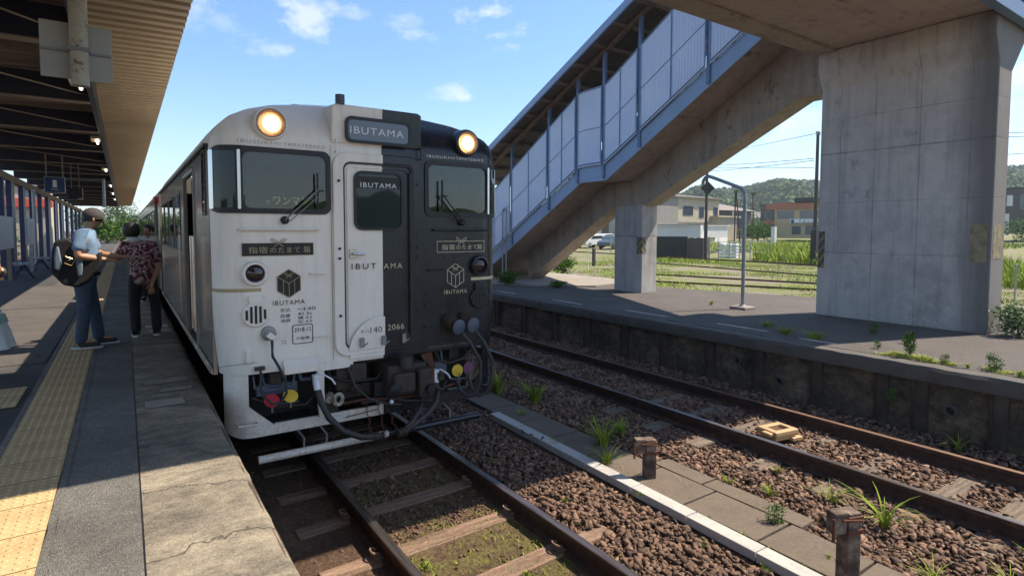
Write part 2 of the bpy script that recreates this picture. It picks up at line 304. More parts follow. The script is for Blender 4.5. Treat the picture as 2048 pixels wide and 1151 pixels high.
    m['darkmetal'] = simple('dark_corrugated_wall', (.085, .078, .08), .7, 0, .2, 1.5); m['brownroof'] = simple('brown_sheet_roof', (.20, .165, .14), .75, 0, .2, 1)
    m['orange'] = simple('terracotta_band', (.38, .16, .10), .8, 0, .1, 1); m['beige'] = simple('beige_wall', (.50, .39, .24), .85, 0, .1, 1)
    m['roofdark'] = simple('dark_tile', (.05, .05, .055), .7); m['whitewall'] = simple('white_sheet', (.60, .60, .58), .6, 0, .1, .6)
    m['bluewin'] = NT('window_blue').set((.04, .06, .09), .1, 0, Specular_IOR_Level=.8); m['redroof'] = simple('red_band', (.50, .085, .05), .6)
    m['blockwall'] = concrete('block_wall', (.045, .043, .042), streak=.4); m['blockwall2'] = concrete('block_wall_lit', (.10, .085, .072), streak=.4)  # lit copy has the sunlight on the wall's end in its colour
    m['signwhite'] = simple('white_sign', (.75, .77, .78), .5, 0, .05); m['hazard'] = None
    t = NT('faded_hazard_stripes'); X = t.xyz(); s_ = t.math('SINE', t.math('MULTIPLY', t.math('ADD', t.math('ADD', X['X'], X['Y']), t.math('MULTIPLY', X['Z'], .75)), 2*math.pi/.13))
    ye = t.ramp(t.noise(9, 5, .7), [(.38, (.15, .14, .11)), (.6, (.32, .25, .07))]); m['hazard'] = t.set(t.mix(t.math('GREATER_THAN', s_, .1), ye, (.085, .08, .075)), .7, 0)
    m['hazardold'] = simple('worn_yellow_paint', (.26, .22, .13), .8, 0, .5, 9)
    m['cartwhite'] = simple('white_car_paint', (.60, .62, .64), .3); m['cardark'] = simple('grey_car_paint', (.09, .12, .14), .25); m['carglass'] = NT('car_glass').set((.02, .03, .035), .08, 0)
    m['tyre'] = simple('tyre', (.02, .02, .02), .8)
    m['wirem'] = simple('wire', (.03, .03, .035), .6); m['polewood'] = simple('dark_pole', (.06, .052, .05), .8)
    m['beacon'] = simple('cream_plastic', (.47, .31, .155), .55, 0, .12, 6); m['post'] = None
    t = NT('rusty_concrete_post'); a = t.noise(7, 6, .7); m['post'] = t.set(t.ramp(a, [(.38, (.04, .022, .018)), (.5, (.11, .075, .055)), (.66, (.26, .21, .155))]), .9, 0)
    m['rust'] = simple('rusty_band', (.13, .05, .03), .85, .2, .4, 9, .4)
    # people
    m['skin'] = simple('skin_warm', (.42, .22, .13), .5, 0, .08); m['hair'] = simple('black_hair', (.012, .010, .010), .5, 0, .3, 40)
    m['blueshirt'] = simple('pale_blue_shirt', (.17, .27, .42), .85, 0, .2, 9, .4, 12); m['denim'] = simple('blue_denim', (.055, .085, .13), .9, 0, .3, 12, .4, 20)
    m['blackcloth'] = simple('black_cloth', (.012, .012, .014), .85, 0, .3, 10, .3, 20); m['cap'] = simple('grey_cap_cloth', (.06, .056, .056), .9, 0, .15, 9)
    m['shoe'] = simple('dark_shoe', (.02, .02, .024), .6); m['sole'] = simple('white_sole', (.62, .62, .62), .6)
    t = NT('maroon_flower_shirt'); n1 = t.noise(17, 3, .6, out='Fac', dist=1.4); m['floral'] = t.set(t.ramp(n1, [(.42, (.10, .010, .022)), (.5, (.15, .016, .035)), (.53, (.45, .38, .38)), (.62, (.50, .42, .42)), (.66, (.12, .012, .03))]), .85, 0)
    m['whitecloth'] = simple('white_cloth', (.62, .64, .62), .85, 0, .08, 6, .3, 9); m['tealcloth'] = simple('pale_teal_band', (.33, .45, .42), .85)
    m['bagblue'] = simple('grey_blue_bag', (.14, .19, .25), .8, 0, .35, 11, .3)
    m['gilt'] = NT('gilt_metal').set((.55, .42, .22), .3, .9)
build_mats()

# ---------------------------------------------------------------- mesh helpers
class MB:
    def __init__(s): s.v = []; s.f = []; s.mi = []
    def add(s, vs, fs, mi=0):
        o = len(s.v); s.v += [tuple(p) for p in vs]; s.f += [tuple(i+o for i in f) for f in fs]; s.mi += [mi]*len(fs); return s
    def box(s, x0, x1, y0, y1, z0, z1, mi=0):
        return s.add([(x0, y0, z0), (x1, y0, z0), (x1, y1, z0), (x0, y1, z0), (x0, y0, z1), (x1, y0, z1), (x1, y1, z1), (x0, y1, z1)],
                     [(0, 3, 2, 1), (4, 5, 6, 7), (0, 1, 5, 4), (1, 2, 6, 5), (2, 3, 7, 6), (3, 0, 4, 7)], mi)
    def obox(s, c, size, rotz=0, rot=None, mi=0):
        R_ = rot if rot is not None else Matrix.Rotation(rotz, 3, 'Z'); c = Vector(c); vs = []
        for dz in (-.5, .5):
            for dx, dy in ((-.5, -.5), (.5, -.5), (.5, .5), (-.5, .5)): vs.append(c + R_ @ Vector((dx*size[0], dy*size[1], dz*size[2])))
        return s.add(vs, [(0, 3, 2, 1), (4, 5, 6, 7), (0, 1, 5, 4), (1, 2, 6, 5), (2, 3, 7, 6), (3, 0, 4, 7)], mi)
    def hexa(s, lo, hi, mi=0):   # two quads of 4 points
        return s.add(list(lo)+list(hi), [(0, 3, 2, 1), (4, 5, 6, 7), (0, 1, 5, 4), (1, 2, 6, 5), (2, 3, 7, 6), (3, 0, 4, 7)], mi)
    def tube(s, pts, r, n=10, mi=0, caps=True):
        pts = [Vector(p) for p in pts]; rs = r if isinstance(r, (list, tuple)) else [r]*len(pts); vs = []
        up = Vector((0, 0, 1))
        for i, p in enumerate(pts):
            d = (pts[min(i+1, len(pts)-1)] - pts[max(i-1, 0)]).normalized()
            a = d.cross(up)
            if a.length < .05: a = d.cross(Vector((0, 1, 0)))
            a.normalize(); b = d.cross(a)
            if i and a.dot(la) < 0: a, b = -a, -b
            la = a
            for k in range(n):
                t = 2*math.pi*k/n; vs.append(p + (a*math.cos(t) + b*math.sin(t))*rs[i])
        fs = [(i*n+k, i*n+(k+1) % n, (i+1)*n+(k+1) % n, (i+1)*n+k) for i in range(len(pts)-1) for k in range(n)]
        if caps: fs += [tuple(range(n-1, -1, -1)), tuple((len(pts)-1)*n+k for k in range(n))]
        return s.add(vs, fs, mi)
    def lathe(s, c, axis, prof, n=24, mi=0):   # prof: (radius, distance along axis)
        c = Vector(c); axis = Vector(axis).normalized(); a = axis.cross(Vector((0, 0, 1)))
        if a.length < .1: a = axis.cross(Vector((1, 0, 0)))
        a.normalize(); b = axis.cross(a); vs = []
        for r, h in prof:
            for k in range(n):
                t = 2*math.pi*k/n; vs.append(c + axis*h + (a*math.cos(t)+b*math.sin(t))*max(r, 1e-4))
        m_ = len(prof); fs = [(i*n+k, (i+1)*n+k, (i+1)*n+(k+1) % n, i*n+(k+1) % n) for i in range(m_-1) for k in range(n)]
        return s.add(vs, fs, mi)
    def prism(s, poly, a0, a1, plane='XZ', mi=0):   # poly in 2D extruded a0..a1 along the third axis
        def P(u, v, a): return {'XZ': (u, a, v), 'YZ': (a, u, v), 'XY': (u, v, a)}[plane]
        n = len(poly); vs = [P(u, v, a0) for u, v in poly] + [P(u, v, a1) for u, v in poly]
        fs = [tuple(range(n)), tuple(range(2*n-1, n-1, -1))] + [(i, n+i, n+(i+1) % n, (i+1) % n) for i in range(n)]
        return s.add(vs, fs, mi)
    def sphere(s, c, r, nu=16, nv=10, sc=(1, 1, 1), mi=0):
        vs = []; 
        for j in range(nv+1):
            ph = math.pi*j/nv
            for i in range(nu):
                th = 2*math.pi*i/nu; vs.append((c[0]+r*sc[0]*math.sin(ph)*math.cos(th), c[1]+r*sc[1]*math.sin(ph)*math.sin(th), c[2]+r*sc[2]*math.cos(ph)))
        fs = [(j*nu+i, (j+1)*nu+i, (j+1)*nu+(i+1) % nu, j*nu+(i+1) % nu) for j in range(nv) for i in range(nu)]
        return s.add(vs, fs, mi)
    def build(s, name, mats, parent=None, smooth=False, bevel=0, loc=None, solid=0):
        me = D.meshes.new(name); me.from_pydata(s.v, [], s.f)
        if not isinstance(mats, (list, tuple)): mats = [mats]
        for m_ in mats: me.materials.append(MAT[m_] if isinstance(m_, str) else m_)
        if len(mats) > 1: me.polygons.foreach_set('material_index', s.mi)
        me.validate()
        import bmesh
        b = bmesh.new(); b.from_mesh(me); bmesh.ops.recalc_face_normals(b, faces=b.faces); b.to_mesh(me); b.free()
        if smooth:
            me.polygons.foreach_set('use_smooth', [True]*len(me.polygons)); me.set_sharp_from_angle(angle=rad(38))
        o = D.objects.new(name, me); C.objects.link(o)
        if parent: o.parent = parent
        if loc: o.location = loc
        if bevel:
            md = o.modifiers.new('bevel', 'BEVEL'); md.width = bevel; md.segments = 2; md.limit_method = 'ANGLE'
        if solid:
            md = o.modifiers.new('solid', 'SOLIDIFY'); md.thickness = solid
        return o
def tag(o, label=None, cat=None, group=None, kind=None):
    if label: o['label'] = label
    if cat: o['category'] = cat
    if group: o['group'] = group
    if kind: o['kind'] = kind
    return o
def thing(name, loc, label, cat, group=None, rotz=0):
    o = D.objects.new(name, None); C.objects.link(o); o.location = loc; o.rotation_euler.z = rotz; o.empty_display_size = .2
    return tag(o, label, cat, group)
def copy_tree(o, parent=None):
    kids = [k for k in C.objects if k.parent == o]
    c = o.copy(); C.objects.link(c); c.parent = parent
    for k in kids: copy_tree(k, c)
    return c
def fast_mesh(name, V, F, mats, tone=None, parent=None, loc=None, smooth=False):
    """V (n,3) array, F (m,k) array of equal-size faces"""
    me = D.meshes.new(name); k = F.shape[1]
    me.vertices.add(len(V)); me.vertices.foreach_set('co', V.astype(np.float32).ravel())
    me.loops.add(F.size); me.loops.foreach_set('vertex_index', F.astype(np.int32).ravel())
    me.polygons.add(len(F)); me.polygons.foreach_set('loop_start', np.arange(0, F.size, k, dtype=np.int32))
    me.update(calc_edges=True)
    me.materials.append(MAT[mats] if isinstance(mats, str) else mats)
    if tone is not None:
        a = me.attributes.new('tone', 'FLOAT', 'POINT'); a.data.foreach_set('value', tone.astype(np.float32))
    if smooth: me.polygons.foreach_set('use_smooth', [True]*len(F))
    me.validate()
    o = D.objects.new(name, me); C.objects.link(o)
    if parent: o.parent = parent
    if loc: o.location = loc
    return o
def text_mesh(name, s, w_, c, mat, parent=None, plane='front', y=0, h=None, spacing=1.0, bold=0.0, shear=0, surf=None):
    """flat lettering, w_ wide, centred on c=(u,z) in the plane facing -Y (front), or facing +X/-X"""
    cu = D.curves.new('t', 'FONT'); cu.body = s; cu.size = 1; cu.space_character = spacing; cu.offset = bold; cu.shear = shear; cu.resolution_u = 3
    o = D.objects.new('t', cu); C.objects.link(o)
    dg = bpy.context.evaluated_depsgraph_get(); me = D.meshes.new_from_object(o.evaluated_get(dg))
    D.objects.remove(o); D.curves.remove(cu)
    n = len(me.vertices); co = np.zeros(n*3, np.float32); me.vertices.foreach_get('co', co); co = co.reshape(-1, 3)
    mn, mx = co.min(0), co.max(0); ce = (mn+mx)/2; k = w_/(mx[0]-mn[0]); kz = k if h is None else h/(mx[1]-mn[1])
    U = (co[:, 0]-ce[0])*k + c[0]; Z = (co[:, 1]-ce[1])*kz + c[1]
    if plane == 'front':
        Y = np.array([surf(u, z) for u, z in zip(U, Z)]) if surf else np.full(n, y); out = np.stack([U, Y, Z], 1)
    elif plane == 'left': out = np.stack([np.full(n, y), -U, Z], 1)
    me.vertices.foreach_set('co', out.astype(np.float32).ravel()); me.name = name
    me.materials.clear(); me.materials.append(MAT[mat]); me.update()
    r = D.objects.new(name, me); C.objects.link(r)
    if parent: r.parent = parent
    return r
# ================================================================ ground, tracks, platforms
Z1, Z2 = .78, .66            # platform heights above rail head
EX1, EX2 = .53, 7.35         # platform edges
def gz(x, y):
    r = math.hypot(x, y)
    base = -.148 if x < 9 else -.12
    return base + max(0, r-48)*.0165 if r < 150 else base + 102*.0165
def ground():
    xs = [-400, -200, -100, -60, -30, -12, -4, 0, 1, 2, 3, 4, 5, 6, 7, 8.9, 9.1, 12, 16, 20, 25, 30, 36, 44, 52, 60, 70, 80, 95, 110, 130, 160, 200, 280, 400, 700, 1200]
    ys = [-500, -200, -80, -30, -10, -4, 0, 2, 4, 6, 8, 10, 13, 17, 22, 28, 35, 44, 54, 65, 78, 92, 110, 130, 160, 200, 280, 400, 700, 1200]
    vs = [(x, y, gz(x, y)) for y in ys for x in xs]; n = len(xs)
    fs = [(j*n+i, j*n+i+1, (j+1)*n+i+1, (j+1)*n+i) for j in range(len(ys)-1) for i in range(n-1)]
    b = MB(); b.add(vs, fs); tag(b.build('ground', 'ground', smooth=True), kind='structure')
ground()

def rail_bar(name, x, z, y0, y1, head, parent=None):
    prof = [(-.033, 0), (.033, 0), (.033, -.035), (.010, -.05), (.009, -.12), (.055, -.138), (.06, -.15), (-.06, -.15), (-.055, -.138), (-.009, -.12), (-.010, -.05), (-.033, -.035)]
    b = MB(); b.prism([(x+u, z+v) for u, v in prof], y0, y1, 'XZ'); 
    b.box(x-.028, x+.028, y0, y1, z-.002, z+.0035, 1)
    return b.build(name, ['rail', head], parent)
TR1, TR2 = 2.02, 5.92
track1 = thing('railway_track', (0, 0, 0), 'railway track under the two tone train, beside the near platform', 'track')
rail_bar('rail', 1.456, 0, -6, 150, 'railhead', track1); rail_bar('rail', 2.576, 0, -6, 150, 'railhead', track1)
track2 = thing('railway_track', (0, 0, 0), 'empty railway track along the wall of the far platform', 'track')
rail_bar('rail', 5.355, .03, -6, 150, 'railhead', track2); rail_bar('rail', 6.49, .03, -6, 150, 'railhead2', track2)
def sleeper(x, y, z, L, wd, mat, parent, rz=0):
    b = MB(); b.obox((x, y, z-.05), (L, wd, .1), rz); o = b.build('sleeper', mat, parent, bevel=.008); tag(o, kind=None); return o
SL1 = [1.75, 2.42, 3.10, 3.74, 4.42, 5.05, 5.7, 6.4]
for i in range(26):
    y = SL1[i] if i < len(SL1) else 6.4+(i-7)*.66
    if y < 21: sleeper(TR1, y + (0), -.135, 2.02, .165, 'tie', track1, rad(random.uniform(1.5, 3.2)))
SL2 = [.9, 1.42, 1.86, 2.5, 3.15, 3.85, 4.5, 5.15, 5.8, 6.4, 7.0]
for i in range(34):
    y = SL2[i] if i < len(SL2) else 7.0+(i-10)*.62
    sleeper(TR2, y, -.118, 1.95, .19, 'timber', track2, rad(random.uniform(-2.5, 2.5)))
# spring clips and spikes on the near rails
for y in SL1[:5]:
    for x, s_ in ((2.576, -1), (2.576, 1), (1.456, 1), (1.456, -1)):
        b = MB(); pts = [(x+s_*(.075+.028*math.cos(t)), y+.045*math.sin(t)*1.0, -.118+.022+.02*math.cos(t*.5)) for t in np.linspace(-2.5, 2.5, 10)]
        b.tube(pts, .0085, 6); b.box(x+s_*.06-.03, x+s_*.06+.03, y-.04, y+.04, -.13, -.118); b.build('rail_clip', 'tie', track1, smooth=True)
for y in SL2[:8]:
    for x, s_ in ((5.355, 1), (5.355, -1), (6.49, -1)):
        b = MB(); b.box(x+s_*.066-.012, x+s_*.066+.012, y-.012, y+.012, -.10, -.07); b.build('rail_spike', 'rust', track2)

# pale cable trough lids and brown paving slabs between the two tracks (each slab its own thing)
ys = np.arange(1.02, 5.3, .60); k = 0
for y in ys:
    b = MB(); x0 = 3.535 + .0085*(y-1)*2.4
    b.obox((x0+.065, y+.30, -.10), (.13, .592, .07), rad(-1.15)); o = b.build('trough_lid', 'paleslab', bevel=.006)
    tag(o, 'pale concrete cable trough lid in the straight line between the two tracks', 'trough lid', 'pale trough lids between the tracks')
cols = [(3.745, .42), (4.19, .40)]
seg = [(1.12, 1.72), (1.73, 2.33), (2.34, 3.0), (3.01, 3.62), (3.63, 4.22), (4.23, 4.82), (4.83, 5.42), (5.43, 6.05), (6.06, 6.65), (6.66, 7.3)]
for i, (a, c_) in enumerate(seg):
    b = MB(); b.obox((3.975, (a+c_)/2, -.13), (.44, c_-a-.012, .06), rad(random.uniform(-1.2, 1.2))); o = b.build('paving_slab', 'slab', bevel=.006)
    tag(o, 'flat brown concrete slab beside the pale trough lids between the tracks', 'paving slab', 'brown slabs along the cable trough')
for i, (a, c_) in enumerate([(2.25, 3.15), (3.16, 3.72)]):
    b = MB(); b.obox((4.30, (a+c_)/2, -.125), (.20, c_-a-.012, .06), rad(-1 if i else .6)); o = b.build('paving_slab', 'slab', bevel=.006)
    tag(o, ['narrow brown slab on the outer side of the slab row, longer one', 'narrow brown slab on the outer side of the slab row, shorter one'][i], 'paving slab', 'brown slabs along the cable trough')

# two rusty marker posts
def marker(x, y, z0, h, label, rz):
    t = thing('marker_post', (x, y, z0), label, 'post', rotz=rz)
    b = MB(); b.box(-.05, .05, -.05, .05, 0, h); b.build('shaft', 'post', t, bevel=.008)
    b = MB(); b.box(-.15, -.054, -.045, .035, h-.13, h+.012); b.build('head_block', 'post', t, bevel=.012)
    for zz in (h-.035, h-.12):
        b = MB(); b.box(-.058, .058, -.058, .058, zz-.016, zz+.016); b.build('rusty_band', 'rust', t, bevel=.004)
    b = MB(); b.tube([(-.16, -.045, h-.02), (-.165, -.05, h-.16)], .010, 8); b.tube([(-.10, -.055, h-.03), (.055, -.062, h-.045)], .006, 6); b.build('bolt_rod', 'rust', t, smooth=True)
marker(3.93, 3.53, -.16, .42, 'short rusty concrete marker post by the shadow edge, further from the camera', rad(-25))
marker(3.78, 1.72, -.16, .54, 'short rusty concrete marker post in full sun, nearer the camera', rad(-20))

# cream beacon between the rails of the far track
t = thing('track_beacon', (5.80, 3.40, -.07), 'cream plastic frame beacon lying between the rails of the far track', 'beacon', rotz=rad(-9))
b = MB(); o4 = [(-.2, -.15), (.2, -.15), (.2, .15), (-.2, .15)]; i4 = [(-.11, -.07), (.13, -.07), (.13, .08), (-.11, .08)]
for zz0, zz1 in ((.07, .135),):
    vs = [(u, v, zz0) for u, v in o4] + [(u, v, zz0) for u, v in i4] + [(u, v, zz1) for u, v in o4] + [(u, v, zz1) for u, v in i4]
    b.add(vs, [(0, 1, 5, 4), (1, 2, 6, 5), (2, 3, 7, 6), (3, 0, 4, 7), (8, 12, 13, 9), (9, 13, 14, 10), (10, 14, 15, 11), (11, 15, 12, 8), (0, 8, 9, 1), (1, 9, 10, 2), (2, 10, 11, 3), (3, 11, 8, 0), (4, 5, 13, 12), (5, 6, 14, 13), (6, 7, 15, 14), (7, 4, 12, 15)])
b.box(-.27, -.201, -.11, .02, .075, .12); b.build('frame', 'beacon', t, bevel=.012)
b = MB(); b.box(-.108, .128, -.068, .078, .072, .095); b.build('inner_plate', 'rust', t)
b = MB(); b.box(-.17, .17, -.12, .12, 0, .069); b.box(.08, .26, -.17, -.10, -.02, .03); b.build('foot', 'beacon', t, bevel=.01); t.scale = (.85, .85, .8)

# near platform (one slab with strips laid on it)
b = MB(); b.box(-3.3, EX1-.03, -8, 95, -.4, Z1-.012); b.prism([(EX1-.032, Z1-.16), (EX1+.02, Z1-.16), (EX1+.02, Z1-.03), (EX1-.0, Z1-.012), (EX1-.032, Z1-.012)], -8, 95, 'XZ')
tag(b.build('near_platform', 'pwall'), kind='structure')
def strip(name, x0, x1, y0, y1, z, mat, nz=0.0, step=.35):
    n = max(2, int((y1-y0)/step)); vs = []
    for i in range(n+1):
        y = y0+(y1-y0)*i/n
        vs += [(x0+random.uniform(-nz, nz), y, z), (x1+random.uniform(-nz, nz), y, z)]
    fs = [(2*i, 2*i+1, 2*i+3, 2*i+2) for i in range(n)]
    b = MB(); b.add(vs, fs); return tag(b.build(name, mat), kind='structure')
# edge stones with worn, rounded lip
n = 160; vs = []; pr = [(0.035, 0), (.30, 0), (.46, 0), (.515, -.006), (.545, -.02), (.555, -.05), (.55, -.14)]
yy = np.linspace(-2, 60, 420)
for y in yy:
    j1 = random.uniform(-.006, .006)
    vs += [(u + (j1 if u > .4 else 0), y, Z1 + v + (random.uniform(-.003, .003) if u > .2 else 0)) for u, v in pr]
m_ = len(pr); fs = [(i*m_+k, i*m_+k+1, (i+1)*m_+k+1, (i+1)*m_+k) for i in range(len(yy)-1) for k in range(m_-1)]
b = MB(); b.add(vs, fs); tag(b.build('platform_edge_stones', 'edge', smooth=True), kind='structure')
b = MB(); b.box(.028, .0345, -2, 60, Z1-.01, Z1+.001); tag(b.build('edge_joint', 'rubber'), kind='structure')
strip('rough_strip', -.30, .0275, -2, 95, Z1, 'rough', .0)
strip('asphalt_lane', -3.2, -.69, -2, 95, Z1-.004, 'asphalt')
strip('grey_kerb_strip', -.334, -.298, -2, 60, Z1+.003, 'rough', .004, .12)
strip('grey_kerb_strip', -.695, -.655, -2, 60, Z1+.002, 'rough', .003, .12)
for i, (x0, x1, y0, y1) in enumerate([(-1.95, -.72, 7.6, 13), (-1.9, -.72, 13.05, 18), (-1.5, -.9, 18.1, 30)]):
    strip('paving_patch', x0, x1, y0, y1, Z1+.001, 'worn')
for i, (x0, x1, y0, y1) in enumerate([(.10, .44, 5.95, 6.12), (.22, .45, 5.62, 5.72), (.1, .36, 5.15, 5.36), (.2, .48, 9.45, 9.72), (.24, .48, 9.05, 9.2)]):
    strip('pale_mark', x0, x1, y0, y1, Z1+.006, 'paleslab' if i > 2 else 'padconc', .008, .06)
# tactile tiles (each a thing), bumps modelled
def tile_mesh(nx, ny, lx, ly, n=5):
    V = [(-lx/2, -ly/2, 0), (lx/2, -ly/2, 0), (lx/2, ly/2, 0), (-lx/2, ly/2, 0)]; F = [(0, 1, 2, 3)]
    for i in range(nx):
        for j in range(ny):
            cx, cy = -lx/2+(i+.5)*lx/nx, -ly/2+(j+.5)*ly/ny; o = len(V)
            for rr, zz in ((.012, 0), (.008, .0045)):
                for k in range(6): V.append((cx+rr*math.cos(k*math.pi/3), cy+rr*math.sin(k*math.pi/3), zz))
            F += [(o+k, o+(k+1) % 6, o+6+(k+1) % 6, o+6+k) for k in range(6)] + [tuple(o+6+k for k in range(6))]
    return V, F
V, F = tile_mesh(7, 7, .318, .344)
tile = None
for i in range(90):
    y = 1.02+.35*i
    if tile is None:
        b = MB(); b.add(V, F); tile = b.build('tactile_tile', 'tactile'); o = tile
    else:
        o = tile.copy(); C.objects.link(o)
    o.location = (-.495, y, Z1+.005)
    tag(o, 'yellow dotted tactile tile in the long row along the near platform edge', 'tactile tile', 'yellow tiles along the near platform')
for i in range(6):
    for j in range(2):
        o = tile.copy(); C.objects.link(o); o.location = (-.90-.33*i, 5.95+.36*j, Z1+.0045); 
        tag(o, 'yellow tactile tile in the short row crossing toward the left of the platform', 'tactile tile', 'yellow tiles of the cross row')

# far platform: tapering island with a panelled wall
fe = [(EX2, -6), (EX2, 26), (10.2, 26), (11.0, 15.5), (11.9, 10.58), (13.03, 6.85), (13.8, 3.35), (15, -6)]
b = MB(); b.prism([(x+.03 if x == EX2 else x, y) for x, y in fe], -.4, Z2-.02, 'XY'); tag(b.build('far_platform', 'pwall'), kind='structure')
b = MB(); b.prism([(x+.22 if x == EX2 else x, y) for x, y in fe], Z2-.015, Z2, 'XY'); tag(b.build('far_platform_surface', 'worn'), kind='structure')
vs = []; yy = np.linspace(-5, 25.9, 260); pr = [(0, -.16), (-.01, -.03), (.012, .004), (.1, .008), (.225, .006)]
for y in yy: vs += [(EX2-.06+u+random.uniform(-.008, .008), y, Z2+v+random.uniform(-.005, .005)) for u, v in pr]
m_ = len(pr); fs = [(i*m_+k, i*m_+k+1, (i+1)*m_+k+1, (i+1)*m_+k) for i in range(len(yy)-1) for k in range(m_-1)]
b = MB(); b.add(vs, fs); b.box(EX2-.055, EX2+.03, -5, 25.9, Z2-.165, Z2-.16); tag(b.build('far_platform_coping', 'coping', smooth=True), kind='structure')
# posts of the wall (old rails set upright) as details of the wall
b = MB()
for i, y in enumerate([.75, 1.92, 2.62, 3.02, 3.78, 4.6, 5.4, 6.3, 7.2, 8.2, 9.2, 10.3, 11.4, 12.6, 13.8, 15.2]):
    b.box(EX2-.035, EX2+.06, y-.06, y+.06, -.2, Z2-.17, 0)
    b.box(EX2-.05, EX2-.036, y-.012+.07, y+.012+.07, -.2, Z2-.175, 1)
tag(b.build('far_platform_wall_ribs', ['pwall2', 'rail']), kind='structure')
for y, z in ((2.35, .22), (4.95, .28), (4.3, .12)):
    b = MB(); b.lathe((EX2+.03, y, z), (-1, 0, 0), [(.045, .004), (.045, .05), (.062, .05), (.062, 0)], 16); b.lathe((EX2+.03, y, z), (-1, 0, 0), [(0, .006), (.045, .006)], 16, 1); tag(b.build('drain_pipe', ['coping', 'under']), 'round drain pipe end in the far platform wall, '+{2.35: 'nearest the camera', 4.95: 'the furthest one', 4.3: 'middle and lowest one'}[y], 'pipe')
# pad at the foot of the stairs
b = MB(); b.prism([(8.6, 13.4), (9.3, 12.2), (10.5, 11.4), (12.3, 11.9), (12.6, 13.2), (12.4, 19), (9, 19.4)], Z2, Z2+.035, 'XY'); tag(b.build('stair_landing_pad', 'padconc'), kind='structure')
for i, (x, y, l) in enumerate([(7.72, 9.3, 1.0), (7.85, 7.2, 1.0), (7.95, 5.3, .9), (7.7, 11.6, .8), (7.8, 4.05, .5)]):
    strip('paint_remnant', x-.035, x+.045, y-l/2, y+l/2, Z2+.002, 'paleslab', .018, .07)

# ================================================================ stones
def ico():
    t = (1+5**.5)/2
    v = np.array([(-1, t, 0), (1, t, 0), (-1, -t, 0), (1, -t, 0), (0, -1, t), (0, 1, t), (0, -1, -t), (0, 1, -t), (t, 0, -1), (t, 0, 1), (-t, 0, -1), (-t, 0, 1)], float)
    v /= np.linalg.norm(v[0])
    f = np.array([(0, 11, 5), (0, 5, 1), (0, 1, 7), (0, 7, 10), (0, 10, 11), (1, 5, 9), (5, 11, 4), (11, 10, 2), (10, 7, 6), (7, 1, 8), (3, 9, 4), (3, 4, 2), (3, 2, 6), (3, 6, 8), (3, 8, 9), (4, 9, 5), (2, 4, 11), (6, 2, 10), (8, 6, 7), (9, 8, 1)])
    return v, f
IV, IF = ico()
def stones(name, P, size, tone, mat='stone', label=None):
    n = len(P); ang = rng.uniform(0, 2*np.pi, (n, 3))
    sc = size[:, None]*rng.uniform([.8, .55, .35], [1.45, 1.0, .75], (n, 3))
    jit = 1 + rng.uniform(-.42, .30, (n, 12))
    v = np.repeat(IV[None]*1.15, n, 0)*jit[:, :, None]
    for _ in range(6):
        pn = rng.normal(0, 1, (n, 1, 3)); pn /= np.linalg.norm(pn, axis=2)[:, :, None]; d_ = (v*pn).sum(2, keepdims=True); v = v - pn*np.maximum(0, d_-rng.uniform(.38, .68, (n, 1, 1)))
    v = v*1.25*sc[:, None, :]
    def rot(v, a, i, j):
        c, s = np.cos(a)[:, None], np.sin(a)[:, None]; r = v.copy(); r[:, :, i] = v[:, :, i]*c - v[:, :, j]*s; r[:, :, j] = v[:, :, i]*s + v[:, :, j]*c; return r
    v = rot(v, rng.normal(0, .45, n), 1, 2); v = rot(v, rng.normal(0, .45, n), 0, 2); v = rot(v, ang[:, 2], 0, 1)
    v = v + P[:, None, :]
    F = IF[None] + (np.arange(n)*12)[:, None, None]
    return fast_mesh(name, v.reshape(-1, 3), F.reshape(-1, 3), mat, np.repeat(tone, 12))
def bed(x0, x1, y0, y1, dens, z, hfun=None):
    n = int((x1-x0)*(y1-y0)*dens); x = rng.uniform(x0, x1, n); y = rng.uniform(y0, y1, n)
    zz = z + rng.uniform(-.012, .016, n) + (hfun(x, y) if hfun else 0)
    return np.stack([x, y, zz], 1)
def off_rails(P):
    k = np.ones(len(P), bool)
    for rx in (1.456, 2.576, 5.355, 6.49): k &= np.abs(P[:, 0]-rx) > .062
    k &= ~((P[:, 0] > 3.50) & (P[:, 0] < 3.745) & (P[:, 1] > 1.0) & (P[:, 1] < 5.45))
    k &= ~((P[:, 0] > 3.74) & (P[:, 0] < 4.21) & (P[:, 1] > 1.12) & (P[:, 1] < 6.65) & (rng.uniform(0, 1, len(P)) > .015))
    k &= ~((P[:, 0] > 4.2) & (P[:, 0] < 4.41) & (P[:, 1] > 2.25) & (P[:, 1] < 3.72))
    return P[k]
def off_sleepers(P, keep=.12):
    k = np.ones(len(P), bool)
    for y in SL1: k &= ~((np.abs(P[:, 1]-y) < .09) & (P[:, 0] > .98) & (P[:, 0] < (3.06 if abs(y-3.1) < .1 else 2.62)) & (rng.uniform(0, 1, len(P)) > .03))
    for y in SL2: k &= ~((np.abs(P[:, 1]-y) < .085) & (P[:, 0] > (5.0 if hash(round(y*7)) % 3 == 0 else 5.42)) & (P[:, 0] < 6.45) & (rng.uniform(0, 1, len(P)) > (.75 if int(y*10) % 3 == 1 else keep)))
    return P[k]
groups = [bed(2.66, 3.52, .9, 7, 1350, -.135, lambda x, y: .02*np.exp(-((x-3.0)/.25)**2)), bed(4.2, 5.32, .2, 8, 1150, -.135, lambda x, y: .012*np.sin(x*5+y)), bed(5.4, 6.45, .2, 8, 1150, -.125),
          bed(6.53, 7.33, .6, 9, 750, -.12, lambda x, y: .03*(x-6.6)), bed(3.7, 7.33, 8, 22, 330, -.13), bed(2.66, 3.6, 7, 16, 300, -.13),
          bed(3.45, 3.76, .9, 7, 500, -.15)]
P = off_sleepers(off_rails(np.concatenate(groups)))
